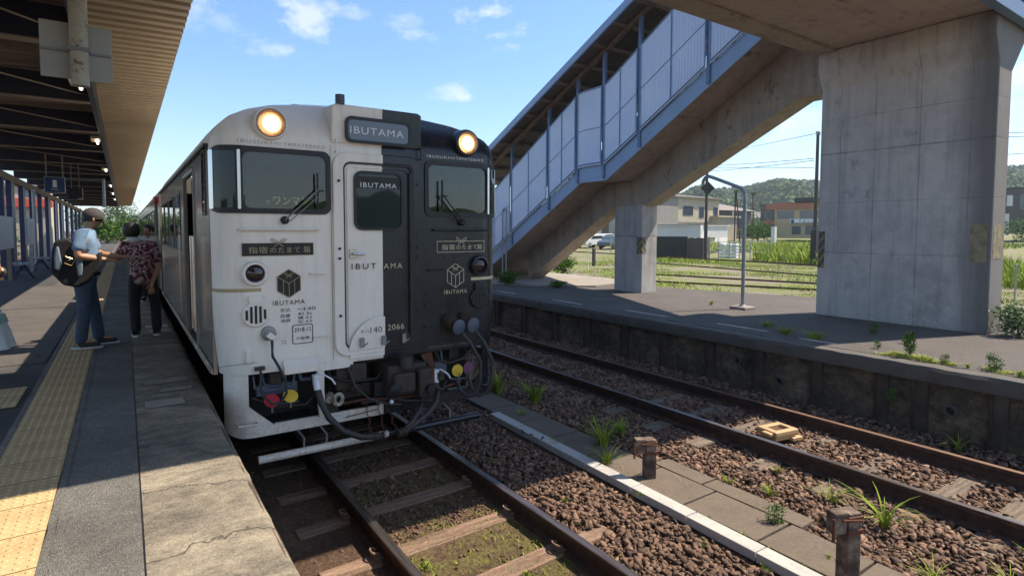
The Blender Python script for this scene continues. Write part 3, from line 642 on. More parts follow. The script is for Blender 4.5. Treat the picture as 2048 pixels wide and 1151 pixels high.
near = P[:, 1] < 8; sz = np.where(near, rng.uniform(.010, .033, len(P))*np.where(rng.uniform(0, 1, len(P)) > .93, 1.25, 1), rng.uniform(.025, .045, len(P)))
pass
big = rng.uniform(0, 1, len(P)) > .96; sz[big] *= 1.5
tone = np.clip(rng.normal(.5, .2, len(P)), 0, 1); tone = np.where(P[:, 0] < 3.6, tone*.9, tone)
tag(stones('ballast', P, sz, tone), kind='stuff')
# thin gravel and crumbs inside the near track and beside the near platform
P = np.concatenate([bed(1.5, 2.54, 1.0, 3.7, 260, -.155), bed(1.5, 2.54, 3.7, 9, 1500, -.15), bed(.6, 1.42, 1.2, 9, 420, -.155), bed(2.62, 3.3, .9, 3.3, 300, -.14), bed(4.3, 5, 1, 3, 60, -.12)])
k = rng.uniform(0, 1, len(P)) < np.where((P[:, 0] < 1.42), .5, 1); P = off_sleepers(off_rails(P[k]))
sz = rng.uniform(.006, .017, len(P)); big = rng.uniform(0, 1, len(P)) > .985; sz[big] *= 2.6
tag(stones('fine_gravel', P, sz, np.clip(rng.normal(.42, .17, len(P)), 0, 1)), kind='stuff')
# a few loose single stones that read one by one
for i, (x, y, z, s_, lb) in enumerate([(1.02, 2.62, -.10, .085, 'large pale brown stone lying beside the near rail by the platform'), (2.12, 2.78, -.13, .035, 'flat tan stone on the moss inside the near track'),
                                   (3.62, 4.75, -.05, .026, 'dark stone lying on the pale trough lid, rightmost of the line'), (3.58, 5.05, -.05, .028, 'dark stone lying on the pale trough lid, second of the line'), (3.60, 4.9, -.05, .022, 'small dark stone on the pale trough lid between two others'),
                                   (3.70, 2.95, -.085, .02, 'small dark stone on the brown slab beside the trough lids')]):
    o = stones('loose_stone', np.array([[x, y, z]]), np.array([s_]), np.array([.3 if i > 1 else .7])); tag(o, lb, 'stone')

# ================================================================ plants
def blades(n, h, spread, w_=.006, bend=.5, seg=3, rr=None):
    """curved grass blades: arrays V,F,tone"""
    R = rr or rng
    a = R.uniform(0, 2*np.pi, n); r0 = R.uniform(0, spread*.35, n); H = h*R.uniform(.5, 1.05, n); L = H*bend*R.uniform(.3, 1.4, n)
    t = np.linspace(0, 1, seg+1)[None]
    px = (r0*np.cos(a))[:, None] + (np.cos(a)*L)[:, None]*t**1.8; py = (r0*np.sin(a))[:, None] + (np.sin(a)*L)[:, None]*t**1.8
    pz = H[:, None]*(t - .38*bend*t**2.6)
    wd = w_*(1-t**1.6*.93); sx, sy = -np.sin(a)[:, None]*wd, np.cos(a)[:, None]*wd
    V = np.stack([np.stack([px-sx, py-sy, pz], 2), np.stack([px+sx, py+sy, pz], 2)], 2).reshape(n, -1, 3)
    base = np.array([(2*i, 2*i+1, 2*i+3, 2*i+2) for i in range(seg)]); F = base[None] + (np.arange(n)*(2*(seg+1)))[:, None, None]
    return V.reshape(-1, 3), F.reshape(-1, 4), np.repeat(np.clip(R.normal(.5, .22, n), 0, 1), 2*(seg+1))
def leaves(n, box, size, up=.3, cluster=0, lw=.2):
    """leaf quads scattered in an ellipsoid volume of half sizes box"""
    p = rng.normal(0, 1, (n, 3)); p /= np.linalg.norm(p, axis=1)[:, None]; p *= rng.uniform(.35, 1, (n, 1))**.5 * np.array(box)
    if cluster:
        cc = rng.normal(0, 1, (cluster, 3)); cc /= np.linalg.norm(cc, axis=1)[:, None]; cc *= rng.uniform(.3, .9, (cluster, 1))*np.array(box)
        idx = rng.integers(0, cluster, n); p = cc[idx] + rng.normal(0, .22, (n, 3))*np.array(box)
    d = rng.normal(0, 1, (n, 3)); d[:, 2] = np.abs(d[:, 2])*up; d /= np.linalg.norm(d, axis=1)[:, None]
    s = np.cross(d, rng.normal(0, 1, (n, 3))); s /= np.linalg.norm(s, axis=1)[:, None]; sz = size*rng.uniform(.6, 1.3, (n, 1))
    V = np.stack([p, p+(d*.45+s*lw)*sz, p+d*sz, p+(d*.45-s*lw)*sz], 1); F = np.arange(n*4).reshape(n, 4)
    return V.reshape(-1, 3), F, np.repeat(np.clip(rng.normal(.5, .22, n), 0, 1), 4)
tufts = {}
def weed(kind, loc, label, s_=1.0, rz=None, name='weed'):
    if kind not in tufts:
        if kind == 'tuft': V, F, T = blades(46, .20, .09, .0045, .75)
        elif kind == 'tall': V, F, T = blades(26, .34, .06, .007, .95, 5)
        elif kind == 'small': V, F, T = leaves(90, (.07, .05, .018), .026, 1.4, cluster=7, lw=.12); V[:, 2] += .012
        elif kind == 'leafy': V, F, T = leaves(420, (.08, .07, .10), .030, 1.3, cluster=14, lw=.14); V[:, 2] += .1
        elif kind == 'spike': V, F, T = leaves(420, (.055, .055, .15), .05, 1.5, lw=.11); V[:, 2] += .16
        elif kind == 'dry': V, F, T = blades(90, .12, .22, .003, .9)
        tufts[kind] = fast_mesh(name, V, F, 'leaf' if kind in ('leafy', 'spike') else 'grass', T); o = tufts[kind]; first = True
    else:
        o = tufts[kind].copy(); C.objects.link(o)
    o.name = {'tuft': 'grass_tuft', 'tall': 'long_grass', 'small': 'small_weed', 'leafy': 'leafy_weed', 'spike': 'upright_weed', 'dry': 'dry_grass'}[kind]
    o.location = loc; o.scale = (s_, s_, s_); o.rotation_euler = (0, 0, random.uniform(0, 6) if rz is None else rz)
    tag(o, label, 'weed' if kind in ('small', 'leafy', 'spike') else 'grass tuft'); return o
gr = -.14
W = [('tuft', (4.10, 7.3, gr), 'green grass tuft in the shade right beside the train', 2.3),
     ('tuft', (4.28, 6.65, gr), 'green grass tuft in the shade, middle of the row right of the train', 2.3), ('tuft', (4.5, 6.05, gr), 'green grass tuft in the shade, right end of the row beside the train', 2.2),
     ('tuft', (3.98, 5.65, gr), 'drooping grass tuft growing between brown slabs in the shade', .8), ('tuft', (3.72, 4.62, gr), 'drooping green tuft by the pale trough lid in the shade', .8),
     ('tuft', (4.12, 4.35, gr), 'bushy green grass tuft behind the far rusty post, in shade', 2.1), ('tuft', (3.83, 3.98, gr), 'sunlit bright grass tuft left of the far rusty post', 1.5),
     ('tuft', (4.55, 4.5, gr), 'thin grass blades standing in the dark stones behind the far rusty post', 1.3),
     ('small', (3.70, 3.44, gr+.03), 'small bright leafy weed at the foot of the far rusty post', .9), ('small', (3.58, 3.30, gr+.05), 'small weed on the edge of the pale trough lid', .8),
     ('leafy', (4.12, 2.42, gr), 'round pale green bushy weed on the joint of the brown slabs', .95), ('tall', (4.85, 2.35, gr), 'tall arching grass by the near rail of the far track, furthest left', .75),
     ('tall', (4.78, 1.92, gr), 'large arching grass clump by the near rail of the far track', 1.15), ('tuft', (4.55, 2.72, gr), 'low green grass tuft in the brown stones behind the slabs', .7),
     ('tuft', (4.45, 3.05, gr), 'short tuft at the corner of the outer brown slab', .65), ('tuft', (5.05, 2.95, gr), 'single thin tuft right against the near rail of the far track', .6),
     ('small', (3.98, 1.92, gr+.02), 'small green weed behind the near rusty post', .9), ('small', (3.78, 1.5, gr+.02), 'bright weed at the foot of the near rusty post, bottom of the picture', 1.1),
     ('small', (3.52, 2.12, gr), 'small weed left of the pale trough lids, lower one', 1.0), ('small', (3.40, 2.55, gr), 'grey green weed in the stones left of the trough lids', 1.1),
     ('tall', (4.28, 1.42, gr), 'thin arching grass in front of the rail at the bottom right', .62), ('tall', (4.62, 1.12, gr), 'yellowish grass at the bottom right corner, left one', .6),
     ('tall', (4.9, 1.0, gr), 'green grass at the bottom right corner, right one', .75), ('small', (3.74, 2.75, gr+.02), 'small weed in the gap between trough lid and slab, first', .8),
     ('small', (3.73, 2.45, gr+.02), 'small weed in the gap between trough lid and slab, second', .9), ('small', (3.70, 2.22, gr+.02), 'small weed in the gap between trough lid and slab, third', .9),
     ('small', (3.69, 2.0, gr+.02), 'small weed in the gap between trough lid and slab, last', .9),
     ('tall', (7.02, 2.16, -.10), 'sunlit grass plant with arching leaves at the foot of the far platform wall', .75), ('tall', (7.15, 1.62, -.10), 'thin dark grass at the foot of the far platform wall, right edge', .7),
     ('leafy', (7.22, 2.88, .22), 'broad leaved weed growing out of the far platform wall', .75),
     ('tuft', (2.02, 2.62, -.15), 'bright green grass patch on the moss inside the near track', .55), ('small', (2.3, 2.55, -.15), 'small weed beside the near right rail', .9),
     ('tuft', (1.62, 2.35, -.15), 'short grass beside the near left rail at the bottom', .45), ('small', (1.62, 3.45, -.15), 'small green weed beside the near left rail at the shadow edge', 1.2),
     ('tuft', (1.15, 2.0, -.15), 'green grass at the bottom between platform and rail', .5), ('small', (1.85, 2.2, -.15), 'tiny weed on the moss near the lower sleeper', .9), ('small', (2.15, 3.0, -.15), 'tiny weed on the moss behind the sunlit sleeper', .8),
     ('small', (2.85, 3.3, gr), 'small weed by the right rail at the shadow edge', 1.0), ('small', (3.0, 3.62, gr+.02), 'tiny yellow green weed in the sunlit stones', .8), ('small', (2.95, 4.65, gr+.02), 'small yellow weed in the dark stones beside the near track', .9),
     ('small', (2.78, 2.75, gr), 'small green weed between rail and stones, upper', .9), ('small', (2.98, 2.7, gr), 'small green weed between rail and stones, right', 1.0),
     ('spike', (7.72, 2.90, Z2), 'upright bright green leafy plant on the far platform edge', 1.0), ('leafy', (7.66, 2.08, Z2), 'silvery green leafy plant on the far platform edge, right', 1.0),
     ('leafy', (7.63, 2.52, Z2), 'small leafy plant between two larger ones on the platform edge', .62), ('tuft', (7.62, 2.66, Z2), 'yellow green tuft right of the upright plant', .45), ('tuft', (7.7, 3.05, Z2), 'yellow green tuft left of the upright plant', .45),
     ('leafy', (7.95, 3.35, Z2), 'thin small plant at the shadow edge on the far platform', .6), ('leafy', (9.0, 3.85, Z2), 'dark plant in the shade in front of the big pier', .9), ('leafy', (8.6, 3.3, Z2), 'small stem weed in the shade in front of the big pier', .55),
     ('dry', (7.95, 4.15, Z2), 'pale dry grass clump in the shade on the far platform, right one', 1.5), ('dry', (8.0, 4.6, Z2), 'pale dry grass clump in the shade on the far platform, middle one', 1.3), ('dry', (8.35, 5.1, Z2), 'low dry grass in the shade on the far platform, left one', 1.2),
     ('tuft', (9.9, 7.3, Z2), 'small green tuft on the sunny asphalt left of the lamp post', .8), ('tuft', (7.62, 1.86, Z2), 'yellow grass on the far platform edge at the right border', .6), ('tuft', (7.66, 1.72, Z2), 'bright grass on the far platform edge cut by the picture border', .7),
     ('tuft', (7.63, 2.3, Z2), 'reddish yellow tuft on the far platform edge', .45)]
for k_, loc, lb, s_ in W: weed(k_, loc, lb, s_)
n_ = 1500; V, F, T = blades(n_, .075, .01, .003, .9); V = V.reshape(n_, -1, 3); ey = rng.uniform(1.3, 3.15, n_); cc_ = rng.uniform(1.3, 3.15, 34); cx_ = 7.58+rng.uniform(0, .16, 34); ki = rng.integers(0, 34, n_); ey = cc_[ki]+rng.normal(0, .035, n_); ex = cx_[ki]+rng.normal(0, .025, n_); dens = rng.uniform(.5, 1.5, 34)[ki]; V[:, :, 2] *= dens[:, None]; V += np.stack([ex, ey, np.full(n_, Z2)], 1)[:, None, :]
tag(fast_mesh('edge_grass', V.reshape(-1, 3), F, 'grass', np.clip(T+.25, 0, 1)), kind='stuff')
n_ = 900; V, F, T = blades(n_, .05, .01, .003, .9); V = V.reshape(n_, -1, 3); ey = rng.uniform(.9, 3.9, n_); ex = rng.uniform(1.5, 2.5, n_); V += np.stack([ex, ey, np.full(n_, -.15)], 1)[:, None, :]
n_ = 260; V, F, T = blades(n_, .11, .01, .0022, 1.6); V = V.reshape(n_, -1, 3); ey = rng.uniform(.9, 6.5, n_); ex = rng.uniform(2.7, 7.2, n_); V += np.stack([ex, ey, np.full(n_, -.115)], 1)[:, None, :]
tag(fast_mesh('dead_stems', V.reshape(-1, 3), F, 'straw', T), kind='stuff')
n_ = 900; V, F, T = blades(n_, .05, .01, .003, .9); V = V.reshape(n_, -1, 3); ey = rng.uniform(.9, 3.9, n_); ex = rng.uniform(1.5, 2.5, n_); V += np.stack([ex, ey, np.full(n_, -.15)], 1)[:, None, :]
tag(fast_mesh('moss_grass', V.reshape(-1, 3), F, 'grass', T), kind='stuff')
# weeds at the foot of the pier and of the stairs
def shrub(name, loc, box, n, size, mat, label, cat='bush', stems=5, cluster=0):
    t = thing(name, loc, label, cat)
    V, F, T = leaves(n, box, size, .6, cluster); V[:, 2] += box[2]; fast_mesh('foliage', V, F, mat, T, t)
    b = MB()
    for i in range(stems):
        a = random.uniform(0, 6.28); b.tube([(0, 0, -.02), (box[0]*.35*math.cos(a), box[1]*.35*math.sin(a), box[2]*.8), (box[0]*.6*math.cos(a), box[1]*.6*math.sin(a), box[2]*1.4)], [.012*box[2]*4, .008*box[2]*4, .003], 5)
    b.build('stem', 'bark', t, smooth=True); return t
shrub('bush', (10.55, 2.62, Z2), (.30, .28, .22), 1500, .06, 'paleleaf', 'pale flowering bush at the right foot of the big concrete pier', cluster=18)
shrub('bush', (11.2, 2.25, Z2), (.5, .35, .12), 1500, .06, 'grass', 'low bright green bush right of the pier foot', cluster=14)
shrub('bush', (8.9, 13.2, Z2), (.35, .5, .2), 1200, .07, 'leaf', 'low green bush behind the train at the foot of the stairs', cluster=10)
shrub('bush', (9.6, 11.9, Z2), (.3, .3, .1), 500, .06, 'leaf', 'dark flat weed patch on the shaded pad before the stairs', cluster=8)
shrub('bush', (13.3, 16.2, Z2-.05), (.45, .45, .36), 1600, .09, 'leaf', 'bright leafy bush under the lower stair flight', cluster=16)
# ================================================================ footbridge over the tracks
def stair_bottom(y):   # lower edge of the stair side plate
    if y > 10.85: return 3.36 - .545*(y-10.85)
    if y > 9.95: return 3.36
    return 3.36 + .565*(9.95-y)
pier = thing('bridge_pier', (10.645, 4.17, Z2), 'massive grey concrete wall pier carrying the footbridge at the right', 'pier')
b = MB(); b.prism([(-.275, -.01), (.275, -.01), (.275, 3.85), (.95, 4.55), (.95, 4.62), (-.44, 4.62), (-.44, 4.3), (-.275, 3.98)], -1.25, 1.25, 'XZ')
b.build('pier_body', 'pier', pier, bevel=.02)
for x0, x1, y0, y1, mt in ((-.278, -.272, -1.2, -1.0, 'hazardold'), (-.278, -.272, 1.12, 1.23, 'hazard')):
    b = MB(); b.box(x0-.002, x1, y0, y1, 1.05 if y0 < 0 else .85, 1.62 if y0 < 0 else 1.5); b.build('hazard_stripe', mt, pier)
b = MB(); b.box(-.2, .2, -1.253, -1.249, 1.1, 1.6); b.build('hazard_stripe', 'hazardold', pier)
col_ = thing('support_column', (10.635, 10.12, Z2), 'square grey concrete column under the stair landing', 'column')
b = MB(); b.box(-.265, .265, -.465, .465, -.01, 2.16); b.build('column_shaft', 'column', col_, bevel=.015)
b = MB(); b.box(-.2685, -.12, -.4685, -.3, .95, 1.36); b.build('hazard_stripe', 'hazard', col_)

stair = thing('staircase', (0, 0, 0), 'covered blue and white steel staircase with concrete underside climbing to the footbridge', 'staircase')
ycuts = [15.85, 13.4, 10.85, 9.95, 7.7, 5.40]
def stair_solid(name, x0, x1, fb, ft, mats, ys=ycuts, bevel=0):
    b = MB(); poly = [(y, fb(y)) for y in ys] + [(y, ft(y)) for y in reversed(ys)]
    b.prism(poly, x0, x1, 'YZ'); return b.build(name, mats, stair, bevel=bevel)
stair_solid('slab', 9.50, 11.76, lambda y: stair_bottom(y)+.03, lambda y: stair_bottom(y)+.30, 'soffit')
stair_solid('side_plate', 9.44, 9.47, stair_bottom, lambda y: stair_bottom(y)+.38, 'bluesteel')
stair_solid('side_plate', 11.79, 11.82, stair_bottom, lambda y: stair_bottom(y)+.38, 'bluesteel')
def beam_bot(y):
    pts = [(14.35, .67), (10.62, 2.80), (9.55, 2.80), (5.85, 4.62), (5.3, 4.62)]
    for (a, za), (c_, zc) in zip(pts, pts[1:]):
        if y <= a and y >= c_: return za + (zc-za)*(a-y)/(a-c_)
    return .67
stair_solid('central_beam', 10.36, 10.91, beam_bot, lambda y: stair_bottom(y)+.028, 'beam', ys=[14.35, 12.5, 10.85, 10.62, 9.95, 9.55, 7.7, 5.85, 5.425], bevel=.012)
posts_y = [15.7, 13.87, 12.12, 10.96, 10.02, 8.9, 7.12, 5.50]
def roofz(y): return 4.22 + .4375*(14.81-y)
for x, near in ((9.45, True), (11.80, False)):
    for y in posts_y:
        b = MB(); b.box(x-.045, x+.03, y-.04, y+.04, stair_bottom(y)+.05, roofz(y)+.02); b.build('post', 'darkblue', stair)
    for ya, yb in zip(posts_y, posts_y[1:]):
        a, c_ = ya-.055, yb+.055; f = lambda y: stair_bottom(y)+.38
        mids = [a, c_] if abs(ya-10.96) < .01 else [a, (a+c_)/2, c_]
        xs_ = x-.055 if near else x+.04
        b = MB()
        ysub = [a + (c_-a)*t for t in (0, .25, .5, .75, 1)]
        for u, v in zip(ysub, ysub[1:]):
            b.hexa([(xs_-.008, u, f(u)+.0), (xs_+.008, u, f(u)+.0), (xs_+.008, v, f(v)+.0), (xs_-.008, v, f(v)+.0)],
                   [(xs_-.008, u, f(u)+1.82), (xs_+.008, u, f(u)+1.82), (xs_+.008, v, f(v)+1.82), (xs_-.008, v, f(v)+1.82)])
        pn = b.build('side_panel', 'panel', stair)
        b = MB(); xf = xs_-.012 if near else xs_+.012
        for h0, w_ in ((.05, .02), (1.82, .022)):
            b.tube([(xf, u, f(u)+h0) for u in ysub], w_, 4)
        b.tube([(xf-.0, u, f(u)+.88) for u in ysub], .010, 4)
        for u in mids: b.tube([(xf, u, f(u)+.05), (xf, u, f(u)+1.84)], .021, 4)
        b.build('panel_frame', 'bluesteel', pn)
        if near:
            b = MB()
            for u in mids:
                for k_ in range(7): b.box(xf-.026, xf-.020, u-.030, u-.018, f(u)+.15+k_*.25, f(u)+.175+k_*.25)
            b.build('bolt_row', 'darkblue', pn)
# dark shadow-gap rail between plate and panels
for x in (9.43,):
    b = MB(); b.tube([(x, y, stair_bottom(y)+.395) for y in [15.7, 10.85, 9.95, 5.5]], .014, 4); b.build('lower_rail', 'darkblue', stair)
y0, y1 = 16.3, 4.9
b = MB()  # ribbed roof, ribs running down the slope
nx = 52; xs_ = [8.95 + i*(12.3-8.95)/nx for i in range(nx+1)]
vs = []
for y in (y0, y1):
    for i, x in enumerate(xs_): vs.append((x, y, roofz(y) + .13 + (.02 if (i//1) % 2 else 0)))
b.add(vs, [(i, i+1, nx+1+i+1, nx+1+i) for i in range(nx)]); b.build('roof_sheet', 'brownsheet', stair, solid=.004)
b = MB()
for x in (9.45, 11.8): b.hexa([(x-.05, y0, roofz(y0)), (x+.05, y0, roofz(y0)), (x+.05, y1, roofz(y1)), (x-.05, y1, roofz(y1))], [(x-.05, y0, roofz(y0)+.10), (x+.05, y0, roofz(y0)+.10), (x+.05, y1, roofz(y1)+.10), (x-.05, y1, roofz(y1)+.10)])
b.build('roof_beam', 'purlin', stair)
b = MB()
for x0_, x1_ in ((8.88, 8.93), (12.32, 12.36)):
    b.hexa([(x0_, y0, roofz(y0)+.02), (x1_, y0, roofz(y0)+.02), (x1_, y1, roofz(y1)+.02), (x0_, y1, roofz(y1)+.02)], [(x0_, y0, roofz(y0)+.2), (x1_, y0, roofz(y0)+.2), (x1_, y1, roofz(y1)+.2), (x0_, y1, roofz(y1)+.2)])
b.build('roof_edge', 'bluesteel', stair)
b = MB()
for i in range(17):
    y = 15.9 - i*.66; b.box(8.95, 12.3, y-.03, y+.03, roofz(y)+.045, roofz(y)+.125)
b.build('roof_purlin', 'purlin', stair)
b = MB()   # steps
for i in range(28):
    yy_ = 15.6 - i*.3 if i < 16 else 9.9-(i-16)*.36; b.box(9.5, 11.76, yy_-.3, yy_, stair_bottom(yy_-.15)+.26, stair_bottom(yy_-.15)+.38)
b.build('steps', 'soffit', stair)
# drain pipe ladder at the foot
b = MB()
for x, y in ((9.34, 14.25), (9.34, 14.05)): b.tube([(x, y, Z2+.03), (x, y, 2.75)], .018, 6)
b.tube([(9.34, 14.25, 2.75), (9.34, 14.15, 2.85), (9.34, 14.05, 2.75)], .018, 6); b.tube([(9.34, 14.25, 2.2), (9.34, 14.05, 2.2)], .012, 6)
tag(b.build('grey_pipe_loop', 'galv', smooth=True), 'thin grey bent pipe standing in front of the lower stair panels', 'pipe')

br = thing('footbridge', (0, 0, 0), 'footbridge deck crossing above the tracks, brown concrete underside', 'footbridge')
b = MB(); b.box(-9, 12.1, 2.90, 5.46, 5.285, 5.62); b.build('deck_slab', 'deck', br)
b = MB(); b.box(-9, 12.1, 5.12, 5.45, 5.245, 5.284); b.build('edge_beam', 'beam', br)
b = MB(); b.box(-9, 12.6, 2.80, 2.87, 5.20, 5.45); b.box(-9, 12.6, 2.76, 2.89, 5.19, 5.215); b.build('side_beam', 'darkblue', br)
for ya in (2.83, 5.48):
    for i in range(14):
        x0_ = -9 + i*1.54
        if ya > 5 and x0_ + 1.54 > 9.3: continue
        b = MB(); b.box(x0_+.03, x0_+1.51, ya-.01, ya+.01, 5.65, 7.45); pn = b.build('side_panel', 'panel', br)
        b = MB(); b.box(x0_-.03, x0_+.025, ya-.03, ya+.03, 5.4, 8.1); b.build('post', 'darkblue', br)
b = MB(); b.box(-9.3, 12.7, 2.4, 5.5, 8.10, 8.16); b.box(-9.3, 12.7, 2.36, 2.4, 8.0, 8.2); b.build('roof_sheet', 'brownsheet', br)
b = MB(); b.box(11.0, 12.1, 2.8, 2.83, 5.47, 6.6); b.build('pale_end_plate', 'bluesteel', br)

# lamp post on the far platform
t = thing('lamp_post', (9.89, 6.58, Z2), 'slim grey lamp post with a curved arm on the far platform', 'lamp post')
b = MB(); arc = [(0, 0, .03), (0, 0, 2.30), (-.01, .02, 2.45), (-.05, .06, 2.56), (-.16, .12, 2.64), (-.95, .62, 2.92)]
b.tube([(0, 0, .03), (0, 0, 2.12), (.0, .02, 2.22), (.005, .07, 2.30), (.015, .16, 2.36), (.06, .80, 2.60), (.065, .90, 2.63), (.07, .97, 2.61), (.07, 1.02, 2.54), (.07, 1.03, 2.46)], .034, 12)
b.build('pole', 'galv', t, smooth=True)
b = MB(); b.box(-.17, .17, -.17, .17, 0, .05); b.build('base', 'padconc', t, bevel=.01)
b = MB(); b.lathe((0, 0, .05), (0, 0, 1), [(.075, 0), (.075, .012), (.034, .03)], 14); b.build('flange', 'galv', t, smooth=True)
# thin grey stake at the right border
b = MB(); b.tube([(0, 0, 0), (0, 0, 1.28)], .022, 8); b.box(-.07, .07, -.03, .03, 1.25, 1.31); tag(b.build('white_stake', 'galv', loc=(22.4, 5.68, -.12)), 'thin pale stake in the grass at the far right border', 'stake')

# ================================================================ canopy over the near platform
can = thing('platform_canopy', (0, 0, 0), 'long platform canopy with cream ribbed eave and dark beams over the near platform', 'canopy')
CY0, CY1 = -3, 60
b = MB(); p_ = .21; n = int((CY1-CY0)/p_); vs = []; 
for i in range(n):
    y = CY0+i*p_
    for dy, dz in ((0, 0), (.095, 0), (.11, .028), (.195, .028)): vs += [(-.30, y+dy, 4.30+dz), (.60, y+dy, 4.325+dz)]
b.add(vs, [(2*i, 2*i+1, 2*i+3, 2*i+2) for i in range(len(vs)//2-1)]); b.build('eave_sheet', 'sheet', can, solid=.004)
b = MB(); p_ = .3; vs = []
for i in range(int((CY1-CY0)/p_)):
    y = CY0+i*p_
    for dy, dz in ((0, 0), (.13, 0), (.155, .03), (.275, .03)): vs += [(-3.45, y+dy, 4.50+dz), (-.30, y+dy, 4.64+dz)]
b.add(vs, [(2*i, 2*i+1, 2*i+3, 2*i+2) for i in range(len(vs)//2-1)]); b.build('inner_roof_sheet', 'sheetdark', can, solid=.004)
b = MB(); b.box(-.375, -.305, CY0, CY1, 4.12, 4.62); b.build('gutter_beam', 'navy', can)
b = MB(); b.box(-.30, -.27, CY0, CY1, 4.235, 4.298); b.build('gutter_trim', 'purlin', can)
by = [4.45, 7.72, 11.0, 14.2, 17.55, 21.1, 24.6, 28.1, 31.6, 35.1, 38.6, 42.1, 45.6, 49.1, 52.6, 56.1]
for y in by:
    b = MB(); b.box(-3.35, -.38, y+.0, y+.03, 4.12, 4.50); b.build('cross_beam', 'navy', can)
    b = MB(); b.box(-3.35, -.38, y-.07, y+.09, 4.10, 4.118); b.build('beam_flange', 'purlin', can)
for i, y in enumerate(by[:-1]):
    ym = (y+by[i+1])/2; b = MB(); b.box(-3.35, -.38, ym-.05, ym-.02, 4.34, 4.46); b.build('purlin', 'purlin', can)
b = MB()
for i, y in enumerate(by[:6]):
    b.tube([(-3.3, y+.1, 4.2), (-.4, by[i+1]-.1, 4.2)], .012, 5)
b.build('brace_rod', 'purlin', can)
b = MB(); b.box(-2.98, -2.82, 2, CY1, 3.66, 3.86); b.build('wall_plate', 'purlin', can)
for i, (y, wd) in enumerate([(19.2, .2), (21.6, .09), (23.2, .32), (25.6, .24), (28.3, .34), (30.6, .12), (33.6, .5), (37.2, .3), (40.2, .4), (44, .4), (48, .4), (52, .4), (56, .4)]):
    b = MB(); b.box(-2.93, -2.80, y-wd, y+wd, Z1, 3.66); b.build('post', 'bluepost', can)
for y in (27.0, 35.6, 38.8):
    b = MB(); b.tube([(-2.7, y, Z1), (-2.7, y, 3.66)], .05, 8); b.build('downpipe', 'galv', can, smooth=True)

t = thing('hanging_sign', (-.28, 6.3, 3.45), 'square pale sign seen from behind on a stained white hanging pole', 'sign')
b = MB(); b.tube([(0, 0, -.04), (0, 0, 1.15)], .068, 18); b.build('pole', 'pole', t, smooth=True)
b = MB(); b.box(-.275, .235, -.005, .01, .03, .51); b.build('plate', 'signback', t, bevel=.003) 
for o in [k for k in C.objects if k.parent == t and k.name.startswith('plate')]: o.location.y = .085
b = MB(); b.box(-.27, .23, .055, .078, .255, .275); b.box(-.075, .075, -.075, .075, .25, .28); b.build('bracket', 'galv', t)
t = thing('platform_number_sign', (-1.46, 19, 3.34), 'blue hanging sign with a white number 1 above the platform', 'sign')
b = MB(); b.box(-.20, .20, 0, .05, -.19, .19); b.build('panel', 'signblue', t)
b = MB()
for x0_, x1_, z0_, z1_ in ((-.215, .215, .19, .205), (-.215, .215, -.205, -.19), (-.215, -.2, -.19, .19), (.2, .215, -.19, .19)): b.box(x0_, x1_, -.01, .06, z0_, z1_)
b.build('frame', 'galv', t)
for x in (-.17, .17):
    b = MB(); b.box(x-.015, x+.015, .01, .04, .205, .78); b.build('hanger', 'purlin', t)
text_mesh('number', '1', .085, (0, .03), 'white', t, y=-.012, h=.19)
text_mesh('small_lettering', 'のりば', .15, (0, -.12), 'white', t, y=-.012)
t = thing('departure_board', (-1.15, 21, 3.24), 'dark hanging display board behind the number sign', 'display board')
b = MB(); b.box(-.16, .16, 0, .12, -.14, .14); b.build('case', 'under', t)
b = MB(); b.box(.161, .175, 0, .12, -.17, .16); b.box(.05, .16, 0, .12, -.17, -.145); b.build('edge', 'beige', t)
b = MB(); b.box(-.1, -.08, .05, .07, .14, .86); b.box(.08, .1, .05, .07, .14, .86); b.build('hanger', 'purlin', t)
b = MB(); b.tube([(0, 0, 0), (0, 0, 1.1)], .05, 8); b.tube([(0, 0, 1.05), (-1.2, 0, 1.05)], .03, 6); b.build('hanging_pipe', 'galv', can, loc=(-.6, 27, 3.05))
lt = None
for i, y in enumerate([3.0, 9.3, 15.06, 22, 29.5, 35.6, 42]):
    lb = 'small lit tube lamp under the canopy beam, '+['above the camera', 'nearest one beside the square sign', 'second from the near end', 'third from the near end', 'fourth from the near end', 'fifth from the near end', 'furthest away'][i]
    if lt is None:
        lt = thing('tube_lamp', (0, 0, 0), lb, 'lamp', 'tube lamps along the canopy')
        b = MB(); b.box(-.11, .05, -.3, .3, 0, .05); b.build('housing', 'sheet', lt)
        b = MB(); b.tube([(0, -.27, -.028), (0, .27, -.028)], .02, 8); b.build('tube', 'tube', lt, smooth=True); o = lt
    else: o = copy_tree(lt); o['label'] = lb
    o.location = (-.42, y, 4.06)
# benches, boards at the back of the platform
def bench(x, y, lb):
    t = thing('bench', (x, y, Z1), lb, 'bench', rotz=rad(8)); b = MB()
    for k in range(4): b.box(-.22+.12*k, -.13+.12*k, -.75, .75, .40, .43)
    b.build('seat', 'galv', t)
    for s_ in (-.5, .5):
        b = MB(); b.tube([(-.22, s_-.18, 0), (0, s_+.02, .4)], .02, 6); b.tube([(.22, s_+.2, 0), (0, s_-.02, .4)], .02, 6); b.build('leg', 'navy', t)
bench(-2.45, 21.6, 'low dark bench at the back of the near platform, left one'); bench(-2.45, 25.8, 'low dark bench at the back of the near platform, further one')
t = thing('notice_board', (-2.62, 20.2, Z1), 'large pale notice board on a post at the left border', 'board'); b = MB(); b.box(-.03, .03, -1.1, 1.05, .88, 1.75); b.build('panel', 'board', t, bevel=.01); b = MB(); b.box(-.04, .04, .3, .42, 0, .88); b.build('leg', 'purlin', t)
